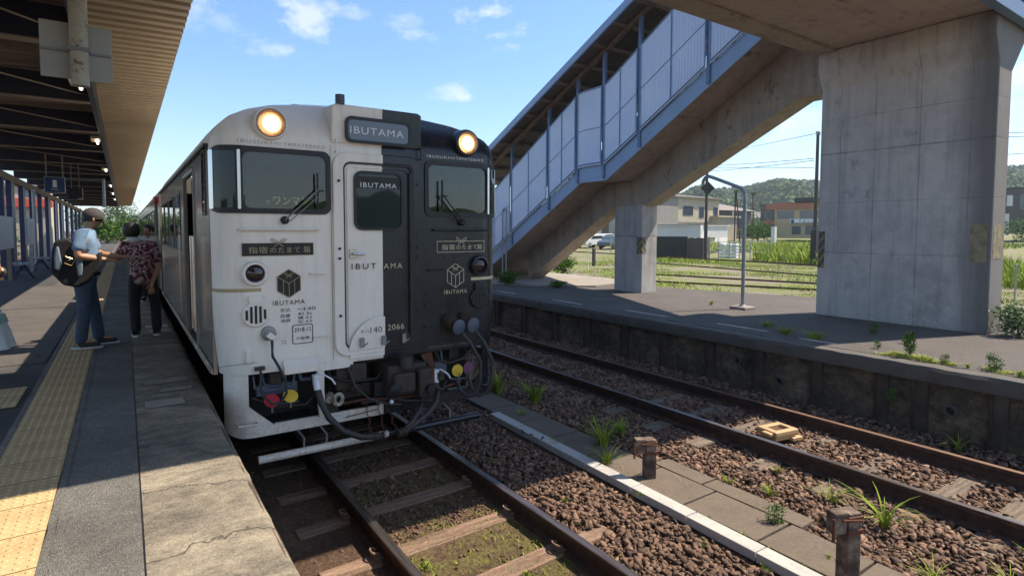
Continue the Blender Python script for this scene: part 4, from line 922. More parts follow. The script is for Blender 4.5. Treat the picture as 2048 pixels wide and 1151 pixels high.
t = thing('notice_board', (-2.62, 25.0, Z1), 'narrow pale notice board between the blue posts', 'board'); b = MB(); b.box(-.03, .03, -.9, .9, .90, 1.78); b.build('panel', 'board', t, bevel=.01); b = MB(); b.box(-.04, .04, -.06, .1, 0, .9); b.build('leg', 'galv', t)
text_mesh('lettering', 'のりば', .5, (-24.9+.0, 2.35-Z1), 'signblue', None, 'left', y=0).location = (0, 0, 0)
o = D.objects['lettering']; 
for v in o.data.vertices: v.co = Vector((.034, -v.co.y - 0, v.co.z)) if False else Vector((.034, v.co.y-24.9, v.co.z))
o.parent = t
# station building left behind the posts
t = thing('station_building', (-9.5, 60, gz(-9.5, 60)), 'low cream building with a red band seen between the blue posts', 'building')
b = MB(); b.box(-5, 4.6, -1, 7, 0, 5.6); b.build('wall', 'cream', t); b = MB(); b.box(-5.2, 4.8, -1.3, -1.002, 3.95, 4.62); b.build('red_band', 'redroof', t)
b = MB(); b.box(-5.1, 4.7, -1.15, 7.2, 5.6, 5.85); b.build('roof', 'greyrender', t)
for i in range(5):
    b = MB(); b.box(-4.6+1.85*i, -3.2+1.85*i, -1.02, -1.004, 4.75, 5.4); b.build('window', 'bluewin', t)

def at(px, py, dist):
    d = r2*((px-1024)/1139.0) - u2*((py-524.83)/1139.0) + fwd; k = dist/math.hypot(d.x, d.y); return Vector((0, 0, CAMZ)) + d*k
def frame_of(a, c_):   # local frame along a->c in plan
    u = Vector((c_.x-a.x, c_.y-a.y, 0)); L = u.length; u.normalize(); return u, Vector((u.y, -u.x, 0)), L, math.atan2(u.y, u.x)
def house(name, pa, pb, ztop, depth, label, cat, wallm, roofm, wins, roof='flat', base=None, over=.5):
    a, c_ = at(*pa), at(*pb); u, nrm, L, rz = frame_of(a, c_); zb = base if base is not None else min(a.z, c_.z)
    t = thing(name, (a.x, a.y, zb), label, cat, rotz=rz); H = ztop-zb
    b = MB(); b.box(0, L, 0, depth, 0, H); b.build('wall', wallm, t)
    b = MB()
    if roof == 'flat': b.box(-over, L+over, -over, depth+over, H, H+.22)
    elif roof == 'shed': b.hexa([(-over, -over, H), (L+over, -over, H), (L+over, depth+over, H+1.2), (-over, depth+over, H+1.2)], [(-over, -over, H+.18), (L+over, -over, H+.18), (L+over, depth+over, H+1.38), (-over, depth+over, H+1.38)])
    else: b.prism([(-over, H), (depth/2, H+roof), (depth+over, H)], -over, L+over, 'YZ')
    b.build('roof', roofm, t)
    for (x0, x1, z0, z1, mt) in wins:
        f = MB(); f.box(x0*L-.06, x1*L+.06, -.05, -.002, z0*H-.06, z1*H+.06); wf = f.build('window', 'steel' if mt == 'bluewin' else mt, t)
        f = MB(); f.box(x0*L, x1*L, -.07, -.052, z0*H, z1*H); f.build('pane', mt, wf)
    return t, L, H
# cream two-storey house
hs, L, H = house('house', (1312, 482, 84), (1437, 479, 97), 7.25, 9, 'cream two storey house with grey left wing behind the low block wall', 'house', 'cream', 'brownroof',
      [(.03, .17, .58, .80, 'greyrender'), (.40, .55, .60, .80, 'bluewin'), (.66, .73, .55, .80, 'bluewin'), (.90, .97, .58, .8, 'bluewin'), (.18, .25, .02, .22, 'bluewin'), (.52, .56, .06, .26, 'bluewin'), (.63, .67, .06, .26, 'bluewin'), (.80, .88, .0, .2, 'greyrender')], 'shed')
b = MB(); b.box(-.1, .31*L, -.12, -.003, 0, H-.02); b.build('grey_wing', 'greyrender', hs)
b = MB(); b.box(.31*L, L, -.06, -.003, .42*H, .44*H); b.build('band', 'greyrender', hs)
b = MB(); b.box(.86*L, 1.2*L, -1.2, 3, .0, .56*H); b.box(.84*L, 1.25*L, -1.5, 3, .56*H, .60*H); b.build('porch', 'cream', hs)
house('barn', (1420, 478, 104), (1502, 476, 112), 5.9, 18, 'dark corrugated barn with a brown sloping roof right of the cream house', 'barn', 'darkmetal', 'brownroof', [(.52, .545, 0, .97, 'whitewall')], 1.9)
t, L, H = house('shop_building', (1548, 476, 98), (1662, 477, 96), 6.4, 10, 'beige shop building with terracotta band and a white sign', 'building', 'beige', 'orange',
      [(.05, .35, .58, .80, 'bluewin'), (.46, .78, .58, .80, 'bluewin'), (.88, 1.0, .58, .8, 'bluewin'), (.33, .48, .12, .35, 'bluewin'), (.56, .78, .12, .37, 'bluewin'), (.82, .93, 0, .36, 'roofdark')], 'flat', over=.05)
b = MB(); b.box(-1.2, L+.5, -.5, 3, .86*H, H+.1); b.box(-1.6, 0, -.3, 3, .42*H, .53*H); b.build('terracotta_band', 'orange', t)
b = MB(); b.box(3.0, L+.2, -.8, 9, H+.25, H+.9); b.build('dark_roof', 'roofdark', t)
b = MB(); b.box(.30*L, L, -.45, -.1, .42*H, .56*H); sg = b.build('sign', 'signwhite', t)
text_mesh('sign_lettering', 'やまもと自動車', .50*L, (.70*L, .505*H), 'signblue', sg, y=-.46)
b = MB(); b.lathe((.345*L, -.455, .50*H), (0, -1, 0), [(0, .01), (.26, .01), (.26, 0)], 16); b.build('sign_emblem', 'signblue', sg)
b = MB(); b.box(.31*L, .99*L, -.462, -.455, .425*H, .455*H); b.build('sign_stripe', 'bluewin', sg)
house('house', (1520, 477, 120), (1552, 477, 120), 7.2, 8, 'dark slate house left behind the beige shop building', 'house', 'darkmetal', 'roofdark', [(.3, .6, .6, .8, 'bluewin')], 'flat', over=.1)
house('house', (1502, 472, 150), (1523, 472, 150), 5.6, 8, 'small pale house between the barn and the dark house', 'house', 'greyrender', 'greyrender', [(.2, .4, .3, .6, 'bluewin')], 1.5, over=.2)
house('house', (2005, 464, 105), (2075, 464, 105), 8.1, 9, 'dark grey house with white ground floor at the right border', 'house', 'darkmetal', 'roofdark', [(.02, .16, .02, .42, 'whitewall'), (.1, .24, .62, .85, 'whitewall'), (.5, .8, .55, .85, 'bluewin')], 'flat', over=.1)
house('house', (1120, 470, 95), (1300, 470, 105), 5.6, 9, 'pale blue framed building behind the parked cars', 'building', 'whitewall', 'galv', [(.45, .52, .0, .8, 'darkmetal'), (.55, .62, .45, .9, 'bluewin'), (.3, .4, .3, .8, 'bluewin')], 'flat', over=.2)
# block wall, white carport, fence
def wall_between(name, pa, pb, h, th, mat, label, cat, base=None):
    a, c_ = at(*pa), at(*pb); u, nrm, L, rz = frame_of(a, c_); o = MB(); o.box(0, L, 0, th, 0, h); r = o.build(name, mat, loc=(a.x, a.y, base if base is not None else a.z-.1)); r.rotation_euler.z = rz; return tag(r, label, cat)
wall_between('block_wall', (1300, 519, 49), (1374, 519, 48.3), 2.05, .3, 'blockwall', 'dark weathered block wall behind the grassy tracks, left of the part painted as lit', 'wall')
wall_between('block_wall', (1374.5, 519, 48.2), (1406, 519, 47.5), 1.85, .3, 'blockwall2', 'brown end of the weathered block wall by the sign pole, painted as lit', 'wall')
a = at(1302, 480, 60); c_ = at(1401, 480, 56); u, nr, L, rz = frame_of(a, c_); t = thing('carport', (a.x, a.y, gz(a.x, a.y)), 'white flat roofed carport behind the block wall', 'carport', rotz=rz)
b = MB(); b.box(0, L, 0, 4, 1.55, 2.62); b.box(0, L+.1, -.2, 4.2, 2.62, 2.70); b.build('front_fascia', 'whitewall', t); b = MB(); b.box(-.1, L+.1, .2, 4, 2.71, 2.80); b.build('roof', 'brownroof', t)
a2 = at(1401, 480, 55.5); c2 = at(1455, 480, 64); u, nr, L2, rz2 = frame_of(a2, c2); b = MB(); b.hexa([(0, 0, 1.55), (L2, 0, .7), (L2, .15, .7), (0, .15, 1.55)], [(0, 0, 2.7), (L2, 0, 2.55), (L2, .15, 2.55), (0, .15, 2.7)])
o = b.build('side_fascia', 'whitewall', t); o.matrix_parent_inverse = Matrix.Identity(4); o.rotation_euler.z = rz2-rz; o.location = Matrix.Rotation(-rz, 3, 'Z') @ (Vector((a2.x-a.x, a2.y-a.y, .0)))
for k_ in (.05, .95):
    b = MB(); b.box(k_*L-.06, k_*L+.06, .5, .62, 0, 1.55); b.build('leg', 'galv', t)
t = thing('pipe_fence', (0, 0, 0), 'grey pipe fence with a gate in front of the gravel yard', 'fence')
pts_ = [at(px, 523, d) for px, d in ((1414, 46.5), (1437, 47), (1458, 47.6), (1478, 48), (1500, 48.6), (1522, 49.4), (1535, 49.8))]
for p in pts_:
    b = MB(); b.tube([(p.x, p.y, -.15), (p.x, p.y, 1.42)], .035, 6); b.build('post', 'galv', t)
for zz in (1.38, .55):
    b = MB(); b.tube([(p.x, p.y, zz) for p in pts_], .03, 6); b.build('rail', 'galv', t)
b = MB()
for p, q in zip(pts_, pts_[1:]): b.tube([(p.x, p.y, 1.35), (q.x, q.y, .58)], .014, 5)
b.build('brace', 'galv', t)
for i in range(3):
    p = at(1447+i*12, 508, 52); b = MB()
    for k_ in range(4): b.box(p.x-.28, p.x+.28, p.y-.25, p.y+.25, -.1+k_*.26, .08+k_*.26)
    b.box(p.x-.3, p.x+.3, p.y-.27, p.y+.27, .95, 1.15); tag(b.build('white_bale', 'signwhite', bevel=.03), 'stack of white sacks behind the pipe fence, '+['left', 'middle', 'right'][i]+' of three', 'sack stack')
# white posts in the weeds, sign pole, utility pole, wires
p = at(1547, 492, 72); b = MB(); b.box(-.22, .22, -.22, .22, -.4, 2.75); tag(b.build('white_pillar', 'whitewall', loc=(p.x, p.y, 0)), 'white square pillar standing in the tall weeds', 'pillar')
p = at(1410.5, 522, 46.2); t = thing('sign_pole', (p.x, p.y, -.15), 'dark slim pole with a black diamond sign near its top', 'sign pole')
b = MB(); b.tube([(0, 0, 0), (0, 0, 3.0)], .14, 10); b.tube([(0, 0, 2.9), (0, 0, 7.1)], .11, 10); b.build('pole', 'polewood', t, smooth=True)
b = MB(); b.tube([(.28, -.12, 0), (.28, -.12, 1.9)], .07, 8); b.build('guard_pipe', 'galv', t)
R_ = Matrix.Rotation(rad(-36.5), 3, 'Z') @ Matrix.Rotation(rad(45), 3, 'Y'); b = MB(); b.obox((-.10, -.16, 5.62), (.76, .03, .76), rot=R_); b.build('diamond_plate', 'black', t)
p = at(1628, 530, 44); t = thing('utility_pole', (p.x, p.y, -.15), 'dark tapering utility pole left of the big pier', 'utility pole')
b = MB(); b.tube([(0, 0, 0), (0, 0, 9.05)], [.14, .095], 12); b.build('pole', 'polewood', t, smooth=True)
b = MB(); b.box(-.25, .25, -.05, .05, 8.85, 8.95); b.lathe((-.2, 0, 8.95), (0, 0, 1), [(.05, 0), (.05, .12), (0, .14)], 8); b.lathe((.2, 0, 8.95), (0, 0, 1), [(.05, 0), (.05, .12), (0, .14)], 8); b.build('crossarm', 'galv', t)
b = MB(); b.box(-.19, .19, -.19, .19, .2, 2.4); b.build('sleeve', 'black', t)
for i, (pa, pb, sag) in enumerate([((1450, 305, 110), (1628, 268, 44), 0), ((1300, 330, 120), (1628, 317, 44), .4), ((1300, 345, 120), (1628, 321, 44), .4), ((1300, 338, 120), (1628, 335, 44), -.1), ((1480, 378, 150), (1628, 376, 44), .2), ((2012, 266, 44), (2075, 264, 60), 0), ((2012, 274, 44), (2075, 272, 60), 0), ((2012, 309, 44), (2075, 305, 60), 0)]):
    a, c_ = at(*pa), at(*pb); b = MB(); b.tube([a.lerp(c_, k/8) - Vector((0, 0, sag*4*(k/8)*(1-k/8))) for k in range(9)], .022, 5)
    tag(b.build('overhead_wire', 'wirem', smooth=True), ['overhead wire sloping up to the top of the utility pole', 'overhead wire below the pole top, upper of a pair', 'overhead wire below the pole top, lower of a pair', 'level overhead wire halfway up the utility pole', 'low overhead wire in front of the wooded hill', 'upper wire right of the big pier', 'middle wire right of the big pier', 'lowest wire right of the big pier'][i], 'wire')
p = at(1494, 470, 118); 
for px, lb in ((1469, 'slim dark pole pair left of the barn end, left one'), (1474, 'slim dark pole pair left of the barn end, leaning right one')):
    p = at(px, 470, 62); q = at(px+(2 if px == 1469 else -1), 385, 62); c0 = at(px+(0 if px == 1469 else 8), 470, 62); b = MB(); b.tube([(c0.x, c0.y, .0), (q.x, q.y, q.z)], .07, 6); tag(b.build('slim_pole', 'polewood'), lb, 'pole')
p = at(1176, 536, 34.5); b = MB(); b.tube([(p.x, p.y, -.15), (p.x, p.y, 1.3), (p.x+.06, p.y-.05, 1.36), (p.x+.2, p.y-.15, 1.36)], .03, 8); tag(b.build('white_bent_pipe', 'whitewall', smooth=True), 'white bent pipe standing under the stair beam', 'pipe')
p = at(1187.5, 531, 38); b = MB(); b.box(-.09, .09, -.09, .09, -.2, 1.05); tag(b.build('green_stub_post', 'polewood', loc=(p.x, p.y, 0), bevel=.02), 'short dark square post in the grass under the stair beam', 'post')
p = at(1222, 505, 58); b = MB(); b.tube([(p.x, p.y, 0), (p.x, p.y, 1.7)], .05, 8); tag(b.build('grey_stake', 'galv', smooth=True), 'thin grey stake in front of the parked cars', 'stake')
# yard rails in the grass
for i, (pa, pb, lb) in enumerate([((1100, 509, 62), (1640, 536, 39.0), 'rusty rail in the yard grass, furthest back'), ((1310, 527, 42), (1640, 552, 33), 'rusty rail in the yard grass, second from the back'), ((1300, 549, 31), (1640, 568, 28), 'rusty rail in the yard grass, third'), ((1300, 562, 26.5), (1640, 582, 25), 'rusty rail in the yard grass, nearest the platform'), ((2010, 545, 32), (2070, 547, 31), 'rusty rail at the right border, further one'), ((2010, 605, 22), (2070, 607, 21.5), 'rusty rail at the right border, nearer one')]):
    a, c_ = at(*pa), at(*pb); u, nr, L, rz = frame_of(a, c_); b = MB(); b.box(0, L, -.033, .033, -.15, -.055); o = b.build('yard_rail', 'rail', loc=(a.x, a.y, gz(a.x, a.y)+.13)); o.rotation_euler.z = rz; tag(o, lb, 'rail')
# parked cars (only partly seen under the stairs)
def car(px, py, dist, rz, mat, label):
    p = at(px, py, dist); t = thing('parked_car', (p.x, p.y, gz(p.x, p.y)), label, 'car', 'cars parked beyond the yard', rz)
    prof = [(-2.1, .35), (-2.15, .75), (-1.9, .95), (-1.3, 1.05), (-.75, 1.5), (.9, 1.55), (1.7, 1.15), (2.05, 1.0), (2.1, .4)]
    b = MB(); b.prism(prof, -.82, .82, 'XZ'); b.build('body', mat, t, bevel=.06)
    b = MB(); b.prism([(-1.2, 1.06), (-.72, 1.43), (.85, 1.47), (1.5, 1.12)], -.835, .835, 'XZ'); b.build('side_glass', 'carglass', t)
    for x in (-1.35, 1.35):
        for y in (-.78, .78):
            b = MB(); b.lathe((x, y-.1, .32), (0, 1, 0), [(0, 0), (.2, 0), (.32, .02), (.32, .18), (.2, .2), (0, .2)], 14); b.build('wheel', 'tyre', t, smooth=True)
car(1183, 497, 69, rad(10), 'cartwhite', 'white parked car partly hidden behind the stair beam'); car(1226, 498, 66, rad(15), 'cardark', 'grey parked car beside the concrete column'); car(1207, 490, 76, rad(12), 'cartwhite', 'white parked car behind the grey one')

# palms
for px, py, h, lb in ((1470, 384, 1, 'palm tree rising behind the barn, left one'), (1505, 389, 1, 'palm tree rising behind the barn, right one')):
    p = at(px, 470, 135); q = at(px, py, 135); t = thing('palm_tree', (p.x, p.y, gz(p.x, p.y)), lb, 'palm tree'); zt = q.z-gz(p.x, p.y)
    b = MB(); b.tube([(0, 0, 0), (.1, 0, zt*.5), (0, .1, zt)], [.28, .2, .17], 8); b.build('trunk', 'bark', t, smooth=True)
    V, F, T = blades(70, 1.6, .3, .10, 1.5, 5); V[:, 2] += zt-.3; fast_mesh('crown', V, F, 'leaf', T, t)
# trees
def tree(p, h, cr, label, mat='leaf', name='tree', n=2600, leaf=.35, trunk=.4):
    t = thing(name, (p.x, p.y, p.z), label, 'tree'); b = MB()
    b.tube([(0, 0, -.3), (.05*h*.1, 0, h*trunk), (0, 0, h*.75)], [h*.03, h*.02, h*.008], 8)
    for i in range(6):
        a = i*1.05+random.random(); b.tube([(0, 0, h*trunk*(.8+.08*i)), (cr*.35*math.cos(a), cr*.35*math.sin(a), h*(trunk+.2)), (cr*.7*math.cos(a), cr*.7*math.sin(a), h*(trunk+.33))], [h*.012, h*.008, h*.003], 5)
    b.build('trunk', 'bark', t, smooth=True)
    V, F, T = leaves(n, (cr, cr, h*(1-trunk)/2), leaf, .5, 26); V[:, 2] += h*(1+trunk)/2; fast_mesh('crown', V, F, mat, T, t)
for i, (x, y, h, cr, mt, lb) in enumerate([(-1.6, 76, 3.0, 1.5, 'leaf', 'bright green bushy tree at the far end of the near platform, left'), (-.3, 78, 3.4, 1.4, 'leaf', 'bright green bushy tree at the far end of the near platform, middle'), (.9, 84, 3.8, 1.5, 'darkleaf', 'darker green tree at the far end of the platform, beside the train'),
        (-3.6, 80, 4.2, 2.0, 'darkleaf', 'dark green tree at the far end behind the left bushes'), (-.8, 96, 6.2, 2.6, 'darkleaf', 'tall dull green tree furthest beyond the platform end'), (-12, 40, 3.4, 2.2, 'leaf', 'green tree seen between the blue posts, nearer one'), (-9, 50, 3.2, 2.0, 'leaf', 'green tree seen between the blue posts, further one'), (-7, 48, 2.6, 1.6, 'leaf', 'low green tree behind the blue posts')]):
    tree(Vector((x, y, gz(x, y))), h, cr, lb, mt, leaf=.30 if y > 60 else .2, trunk=.15)
for i, (px, d, h, cr, lb) in enumerate([(1515, 92, 3.0, 2.2, 'green garden tree left of the beige shop building'), (1505, 96, 2.2, 1.8, 'round green shrub tree beside the barn end'), (1528, 100, 2.6, 1.6, 'small tree with reddish flowers by the shop corner'), (2062, 90, 3.4, 3.0, 'dark green tree by the house at the right border'), (1525, 135, 6.5, 4.0, 'green tree behind the dark house')]):
    p = at(px, 470, d); p.z = gz(p.x, p.y); tree(p, h, cr, lb, 'leaf', leaf=.3, trunk=.12, n=1500)

# grassy yard: blades where the photo shows grass
def grassfield(name, n, xr, yr, h, w_, cond, mat='grass', bend=.5, seg=2, z=None):
    x = rng.uniform(*xr, n); y = rng.uniform(*yr, n); k = cond(x, y); x, y = x[k], y[k]; n = len(x)
    V, F, T = blades(n, h, .02, w_, bend, seg); per = 2*(seg+1); z0 = np.array([gz(a, c) for a, c in zip(x, y)])
    patch = .6+.4*np.sin(x*1.3+np.sin(y*.9)*2)*np.sin(y*1.1+x*.4)
    V = V.reshape(n, per, 3); V[:, :, 2] *= np.clip(patch, .3, 1.2)[:, None]; V += np.stack([x, y, z0], 1)[:, None, :]
    T = np.repeat(np.clip(.35+.35*patch+rng.normal(0, .15, n), 0, 1), per)
    return tag(fast_mesh(name, V.reshape(-1, 3), F, mat, T), kind='stuff')
def wedge(x, y, r0, r1, a0, a1):
    r = np.hypot(x, y); a = np.degrees(np.arctan2(x, y)); return (r > r0) & (r < r1) & (a > a0) & (a < a1)
pa = lambda x, y: np.sin(x*.55+1.2)*np.sin(y*.45) + .5*np.sin(x*1.7+y*1.1)
grassfield('yard_grass', 100000, (11.5, 42), (2, 40), .16, .012, lambda x, y: (wedge(x, y, 12, 50, 35, 80)) & (x > 14.6-.27*y) & (pa(x*.8, y*1.1) > -.05+.35*np.sin(np.hypot(x, y)*.9)))
grassfield('yard_grass_clumps', 22000, (14, 42), (3, 40), .42, .016, lambda x, y: wedge(x, y, 20, 50, 35, 80) & (pa(x*1.3, y*1.2) > .75), bend=.7, seg=3)
grassfield('wall_foot_grass', 9000, (24, 40), (24, 38), .55, .02, lambda x, y: wedge(x, y, 43, 47.5, 46, 56), bend=.6, seg=3)
grassfield('tall_weeds', 26000, (28, 72), (10, 40), 1.55, .045, lambda x, y: wedge(x, y, 42, 70, 57.2, 66.5) & (np.hypot(x, y) > 47-(np.degrees(np.arctan2(x, y))-57.5)*.9), bend=.45, seg=3)
grassfield('field_grass', 30000, (45, 110), (20, 80), .55, .05, lambda x, y: wedge(x, y, 62, 96, 52, 80), bend=.5)
grassfield('right_border_weeds', 16000, (22, 60), (4, 16), 1.3, .03, lambda x, y: wedge(x, y, 30, 50, 73, 80), bend=.4, seg=3)
# wooded hills
def hill():
    def crest(az): 
        return np.interp(az, [0, 20, 36, 43, 49.6, 52.4, 54.8, 57.6, 60.9, 62, 66, 72, 75.1, 76, 90, 120], [1.2, 1.6, 2.0, 2.8, 3.35, 4.05, 4.15, 4.5, 4.65, 4.6, 4.7, 5.1, 5.2, 5.25, 5.0, 4])
    az = np.linspace(5, 110, 260); rs = [300, 360, 420, 480, 560, 700]
    vs = []
    for r in rs:
        for a in az:
            t = (r-300)/260; hh = CAMZ + math.tan(rad(crest(a)))*560*.93*min(1, max(0, t))**.75*(1 if r <= 560 else .8) + (6*math.sin(a*.9+r*.01) if 300 < r < 560 else 0)
            vs.append((r*math.sin(rad(a)), r*math.cos(rad(a)), hh if r > 300 else .5))
    n = len(az); fs = [(j*n+i, j*n+i+1, (j+1)*n+i+1, (j+1)*n+i) for j in range(len(rs)-1) for i in range(n-1)]
    b = MB(); b.add(vs, fs); tag(b.build('wooded_hill', 'darkleaf', smooth=True), kind='structure')
    # tree crowns over the hillside as one far-off wood
    V = np.array(vs).reshape(len(rs), n, 3); N = 6500
    u = rng.uniform(0, len(rs)-2.02, N); a = rng.uniform(40*2.4, n-1.01, N) if False else rng.uniform(0.25*n, n-1.01, N)
    i0, j0 = u.astype(int), a.astype(int); fu, fa = (u-i0)[:, None], (a-j0)[:, None]
    P = (V[i0, j0]*(1-fu)*(1-fa) + V[i0+1, j0]*fu*(1-fa) + V[i0, j0+1]*(1-fu)*fa + V[i0+1, j0+1]*fu*fa)
    R = rng.uniform(2.0, 4.2, N); K = 26
    d = rng.normal(0, 1, (N, K, 3)); d /= np.linalg.norm(d, axis=2)[:, :, None]; d[:, :, 2] = np.abs(d[:, :, 2])
    c = P[:, None, :] + d*R[:, None, None]*np.array([1, 1, .9]); s1 = rng.normal(0, 1, (N, K, 3)); s2 = np.cross(s1, d); sz = (R*.34)[:, None, None]
    s1 = s1/np.linalg.norm(s1, axis=2)[:, :, None]*sz; s2 = s2/np.linalg.norm(s2, axis=2)[:, :, None]*sz
    Q = np.stack([c-s1, c-s2, c+s1, c+s2], 2).reshape(-1, 3); F = np.arange(len(Q)).reshape(-1, 4)
    T = np.repeat(np.clip(np.repeat(rng.normal(.5, .25, N), K) + rng.normal(0, .12, N*K), 0, 1), 4)
    tag(fast_mesh('hill_woods', Q, F, 'darkleaf', T), kind='stuff')
hill()
def rear_hill():   # unseen low wooded ridge, added behind the camera for the windows to reflect
    az = np.linspace(135, 260, 120); vs = []
    for r, k in ((70, 0), (85, .75), (110, 1), (150, .9)):
        for a in az: vs.append((r*math.sin(rad(a)), r*math.cos(rad(a)), .2 + k*(5.6 + 2.4*math.sin(a*.21) + 1.0*math.sin(a*.77+1) + .6*math.sin(a*2.3) + .35*math.sin(a*5.1))*r/95))
    n = len(az); b = MB(); b.add(vs, [(j*n+i, j*n+i+1, (j+1)*n+i+1, (j+1)*n+i) for j in range(3) for i in range(n-1)]); tag(b.build('added_wooded_ridge', 'darkleaf', smooth=True), kind='structure')
rear_hill()
# ================================================================ the train
TX, TY = 2.02, 5.25
HW = 1.41
def corner(u):
    a = min(abs(u), HW-.0005)
    return 0 if a < 1.15 else .26 - math.sqrt(max(0, .26**2 - (a-1.15)**2))
def lean(z): return 0 if z < 2.95 else .30*((z-2.95)/.4)**1.5
def fy(u, z): return corner(u*(1 if z > 1.3 else 1)) + lean(z)
ZT = [(0, 3.335), (.3, 3.33), (.54, 3.315), (.88, 3.27), (1.10, 3.205), (1.25, 3.13), (1.34, 3.05), (1.39, 2.96), (HW, 2.88)]
def ztop(u): return float(np.interp(abs(u), [a for a, _ in ZT], [b_ for _, b_ in ZT]))
def kx(z): return 1 if z > 1.5 else 1 - .030*((1.5-z)/.6)**1.5
train = thing('railcar', (TX, TY, 0), 'two tone railcar, pale left half and black right half, with both headlamps lit', 'railcar')
US = sorted(set([round(x, 4) for x in list(np.linspace(-1.15, 1.15, 47)) + [s*(1.15+.26*math.sin(t)) for s in (-1, 1) for t in np.linspace(0, math.pi/2, 9)] + [.035]]))
def body_shell():
    b = MB(); vs = []; ZR = list(np.linspace(.92, 2.33, 16)) + list(np.linspace(2.33, 2.83, 6))[1:]; NZ = len(ZR)+8; rows = NZ-1
    for j in range(rows+1):
        for u in US:
            zt = ztop(u); z = ZR[j] if j < len(ZR) else 2.83 + (zt-2.83)*(j-len(ZR)+1)/8; vs.append((u*kx(z), fy(u, z), z))
    n = len(US); b.add(vs, [(j*n+i, j*n+i+1, (j+1)*n+i+1, (j+1)*n+i) for j in range(rows) for i in range(n-1) if not (15 <= j < 20 and any(lo < (US[i]+US[i+1])/2 < hi for lo, hi in ((-1.195, -.488), (.518, 1.21))))])
    # underside lip
    b.add([(u*kx(.92), fy(u, .92), .92) for u in US] + [(u*.96, .12+fy(u, .92), .93) for u in US], [(i, i+1, n+i+1, n+i) for i in range(n-1)])
    # roof skin from the brow back
    Lr = [0.0, .15, .4, .9, 7.95]; vs = []
    for k, yy_ in enumerate(Lr):
        for u in US:
            z0 = ztop(u); zr = z0 + .13*(1-(abs(u)/HW)**2)**.7*min(1, (yy_/.9))**.6 if abs(u) < HW else z0
            vs.append((u, fy(u, z0)+yy_ if k < 4 else yy_, zr))
    b.add(vs, [(k*n+i, k*n+i+1, (k+1)*n+i+1, (k+1)*n+i) for k in range(len(Lr)-1) for i in range(n-1)], 0)
    o = b.build('body_shell', 'livery', train, smooth=True); return o
body_shell()
def side(name, x, y0, y1, holes, mat, parent, zb=.90):
    """side wall built as panels round the door and window openings"""
    b = MB(); ys_ = sorted(set([y0, y1] + [v for h in holes for v in h[:2]])); th = .03 if x > 0 else -.03
    for a, c_ in zip(ys_, ys_[1:]):
        hs_ = sorted([h[2:] for h in holes if h[0] <= a+1e-6 and h[1] >= c_-1e-6]); z = zb
        for z0, z1 in hs_ + [(2.885, 2.885)]:
            if z0 > z+1e-4: b.box(min(x, x-th), max(x, x-th), a, c_, z, z0)
            z = z1
    return b.build(name, mat, parent)
HL = [(1.55, 2.70, .95, 2.76), (.52, .72, 2.32, 2.86), (3.35, 4.15, 1.92, 2.62), (4.55, 5.35, 1.92, 2.62), (5.75, 6.55, 1.92, 2.62), (6.9, 7.6, 1.92, 2.62)]
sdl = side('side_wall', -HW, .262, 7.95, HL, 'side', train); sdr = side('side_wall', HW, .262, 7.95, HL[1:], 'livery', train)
def sidewin(x, y0, y1, z0, z1, parent, s_=-1):
    b = MB(); e = .03
    b.box(x+.0*s_-.004, x+.004, y0-.0, y1, z0, z1); g = b.build('side_window', 'glass', parent)
    f = MB()
    for (a, c_, d, h) in ((y0-e, y1+e, z1, z1+e), (y0-e, y1+e, z0-e, z0), (y0-e, y0, z0, z1), (y1, y1+e, z0, z1)): f.box(x-.008, x+.008, a, c_, d, h)
    f.build('window_frame', 'rubber', g)
for h in HL[1:]:
    sidewin(-HW-.002, *h, train); sidewin(HW+.002, *h, train)
b = MB(); b.box(-HW+.08, -HW+.085, 1.55, 2.7, .95, 2.76); b.box(-HW+.08, -HW+.11, 1.4, 1.85, .95, 2.76, 0); b.build('dark_doorway', 'under', train)  # dark sheet fills the open doorway in place of its unlit inside
b = MB()
for y in (1.50, 1.53, 2.72): b.box(-HW-.012, -HW+.0, y-.012, y+.012, .92, 2.80)
b.box(-HW-.012, -HW, 1.49, 2.74, 2.77, 2.80); b.build('door_frame', 'steel', train)
b = MB()
for y in (1.18, 1.42, 2.82): b.tube([(-HW-.05, y, 1.15), (-HW-.05, y, 2.1)], .012, 6)
b.build('grab_rail', 'chrome', train, smooth=True)
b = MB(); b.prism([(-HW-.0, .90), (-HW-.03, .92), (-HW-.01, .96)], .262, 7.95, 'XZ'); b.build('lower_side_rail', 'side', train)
b = MB(); b.box(-HW-.035, -HW+.02, .30, 7.95, 2.875, 2.90); b.box(HW-.02, HW+.035, .30, 7.95, 2.875, 2.90); b.build('gutter', 'rubber', train)
b = MB(); b.box(-1.3, 1.3, .4, 7.9, .935, .96); b.box(-1.36, 1.36, 7.9, 7.94, .95, 2.9); b.box(-1.25, 1.25, 1.1, 7.8, .35, .93); b.build('floor_and_underframe', 'under', train)
b = MB()
for y in (2.1, 4.0):
    for x in (-.555, .555):
        b.lathe((x-.06*np.sign(x), y, .43), (np.sign(x), 0, 0), [(0, 0), (.38, 0), (.43, .0), (.455, -.02), (.455, -.05), (.43, .12), (.34, .10), (.12, .12), (0, .12)], 28)
b.build('wheel', 'grime', train, smooth=True)
for x in (-1.0, 1.0):
    b = MB(); b.box(x-.06, x+.06, 1.4, 4.7, .38, .62); b.box(x-.1, x+.1, 1.9, 2.3, .3, .56); b.box(x-.1, x+.1, 3.8, 4.2, .3, .56); b.build('bogie_frame', 'grime', train, bevel=.01)
b = MB(); b.box(-.5, .5, 1.2, 2.4, 3.42, 3.52); b.build('roof_unit', 'carroof', train, bevel=.03)

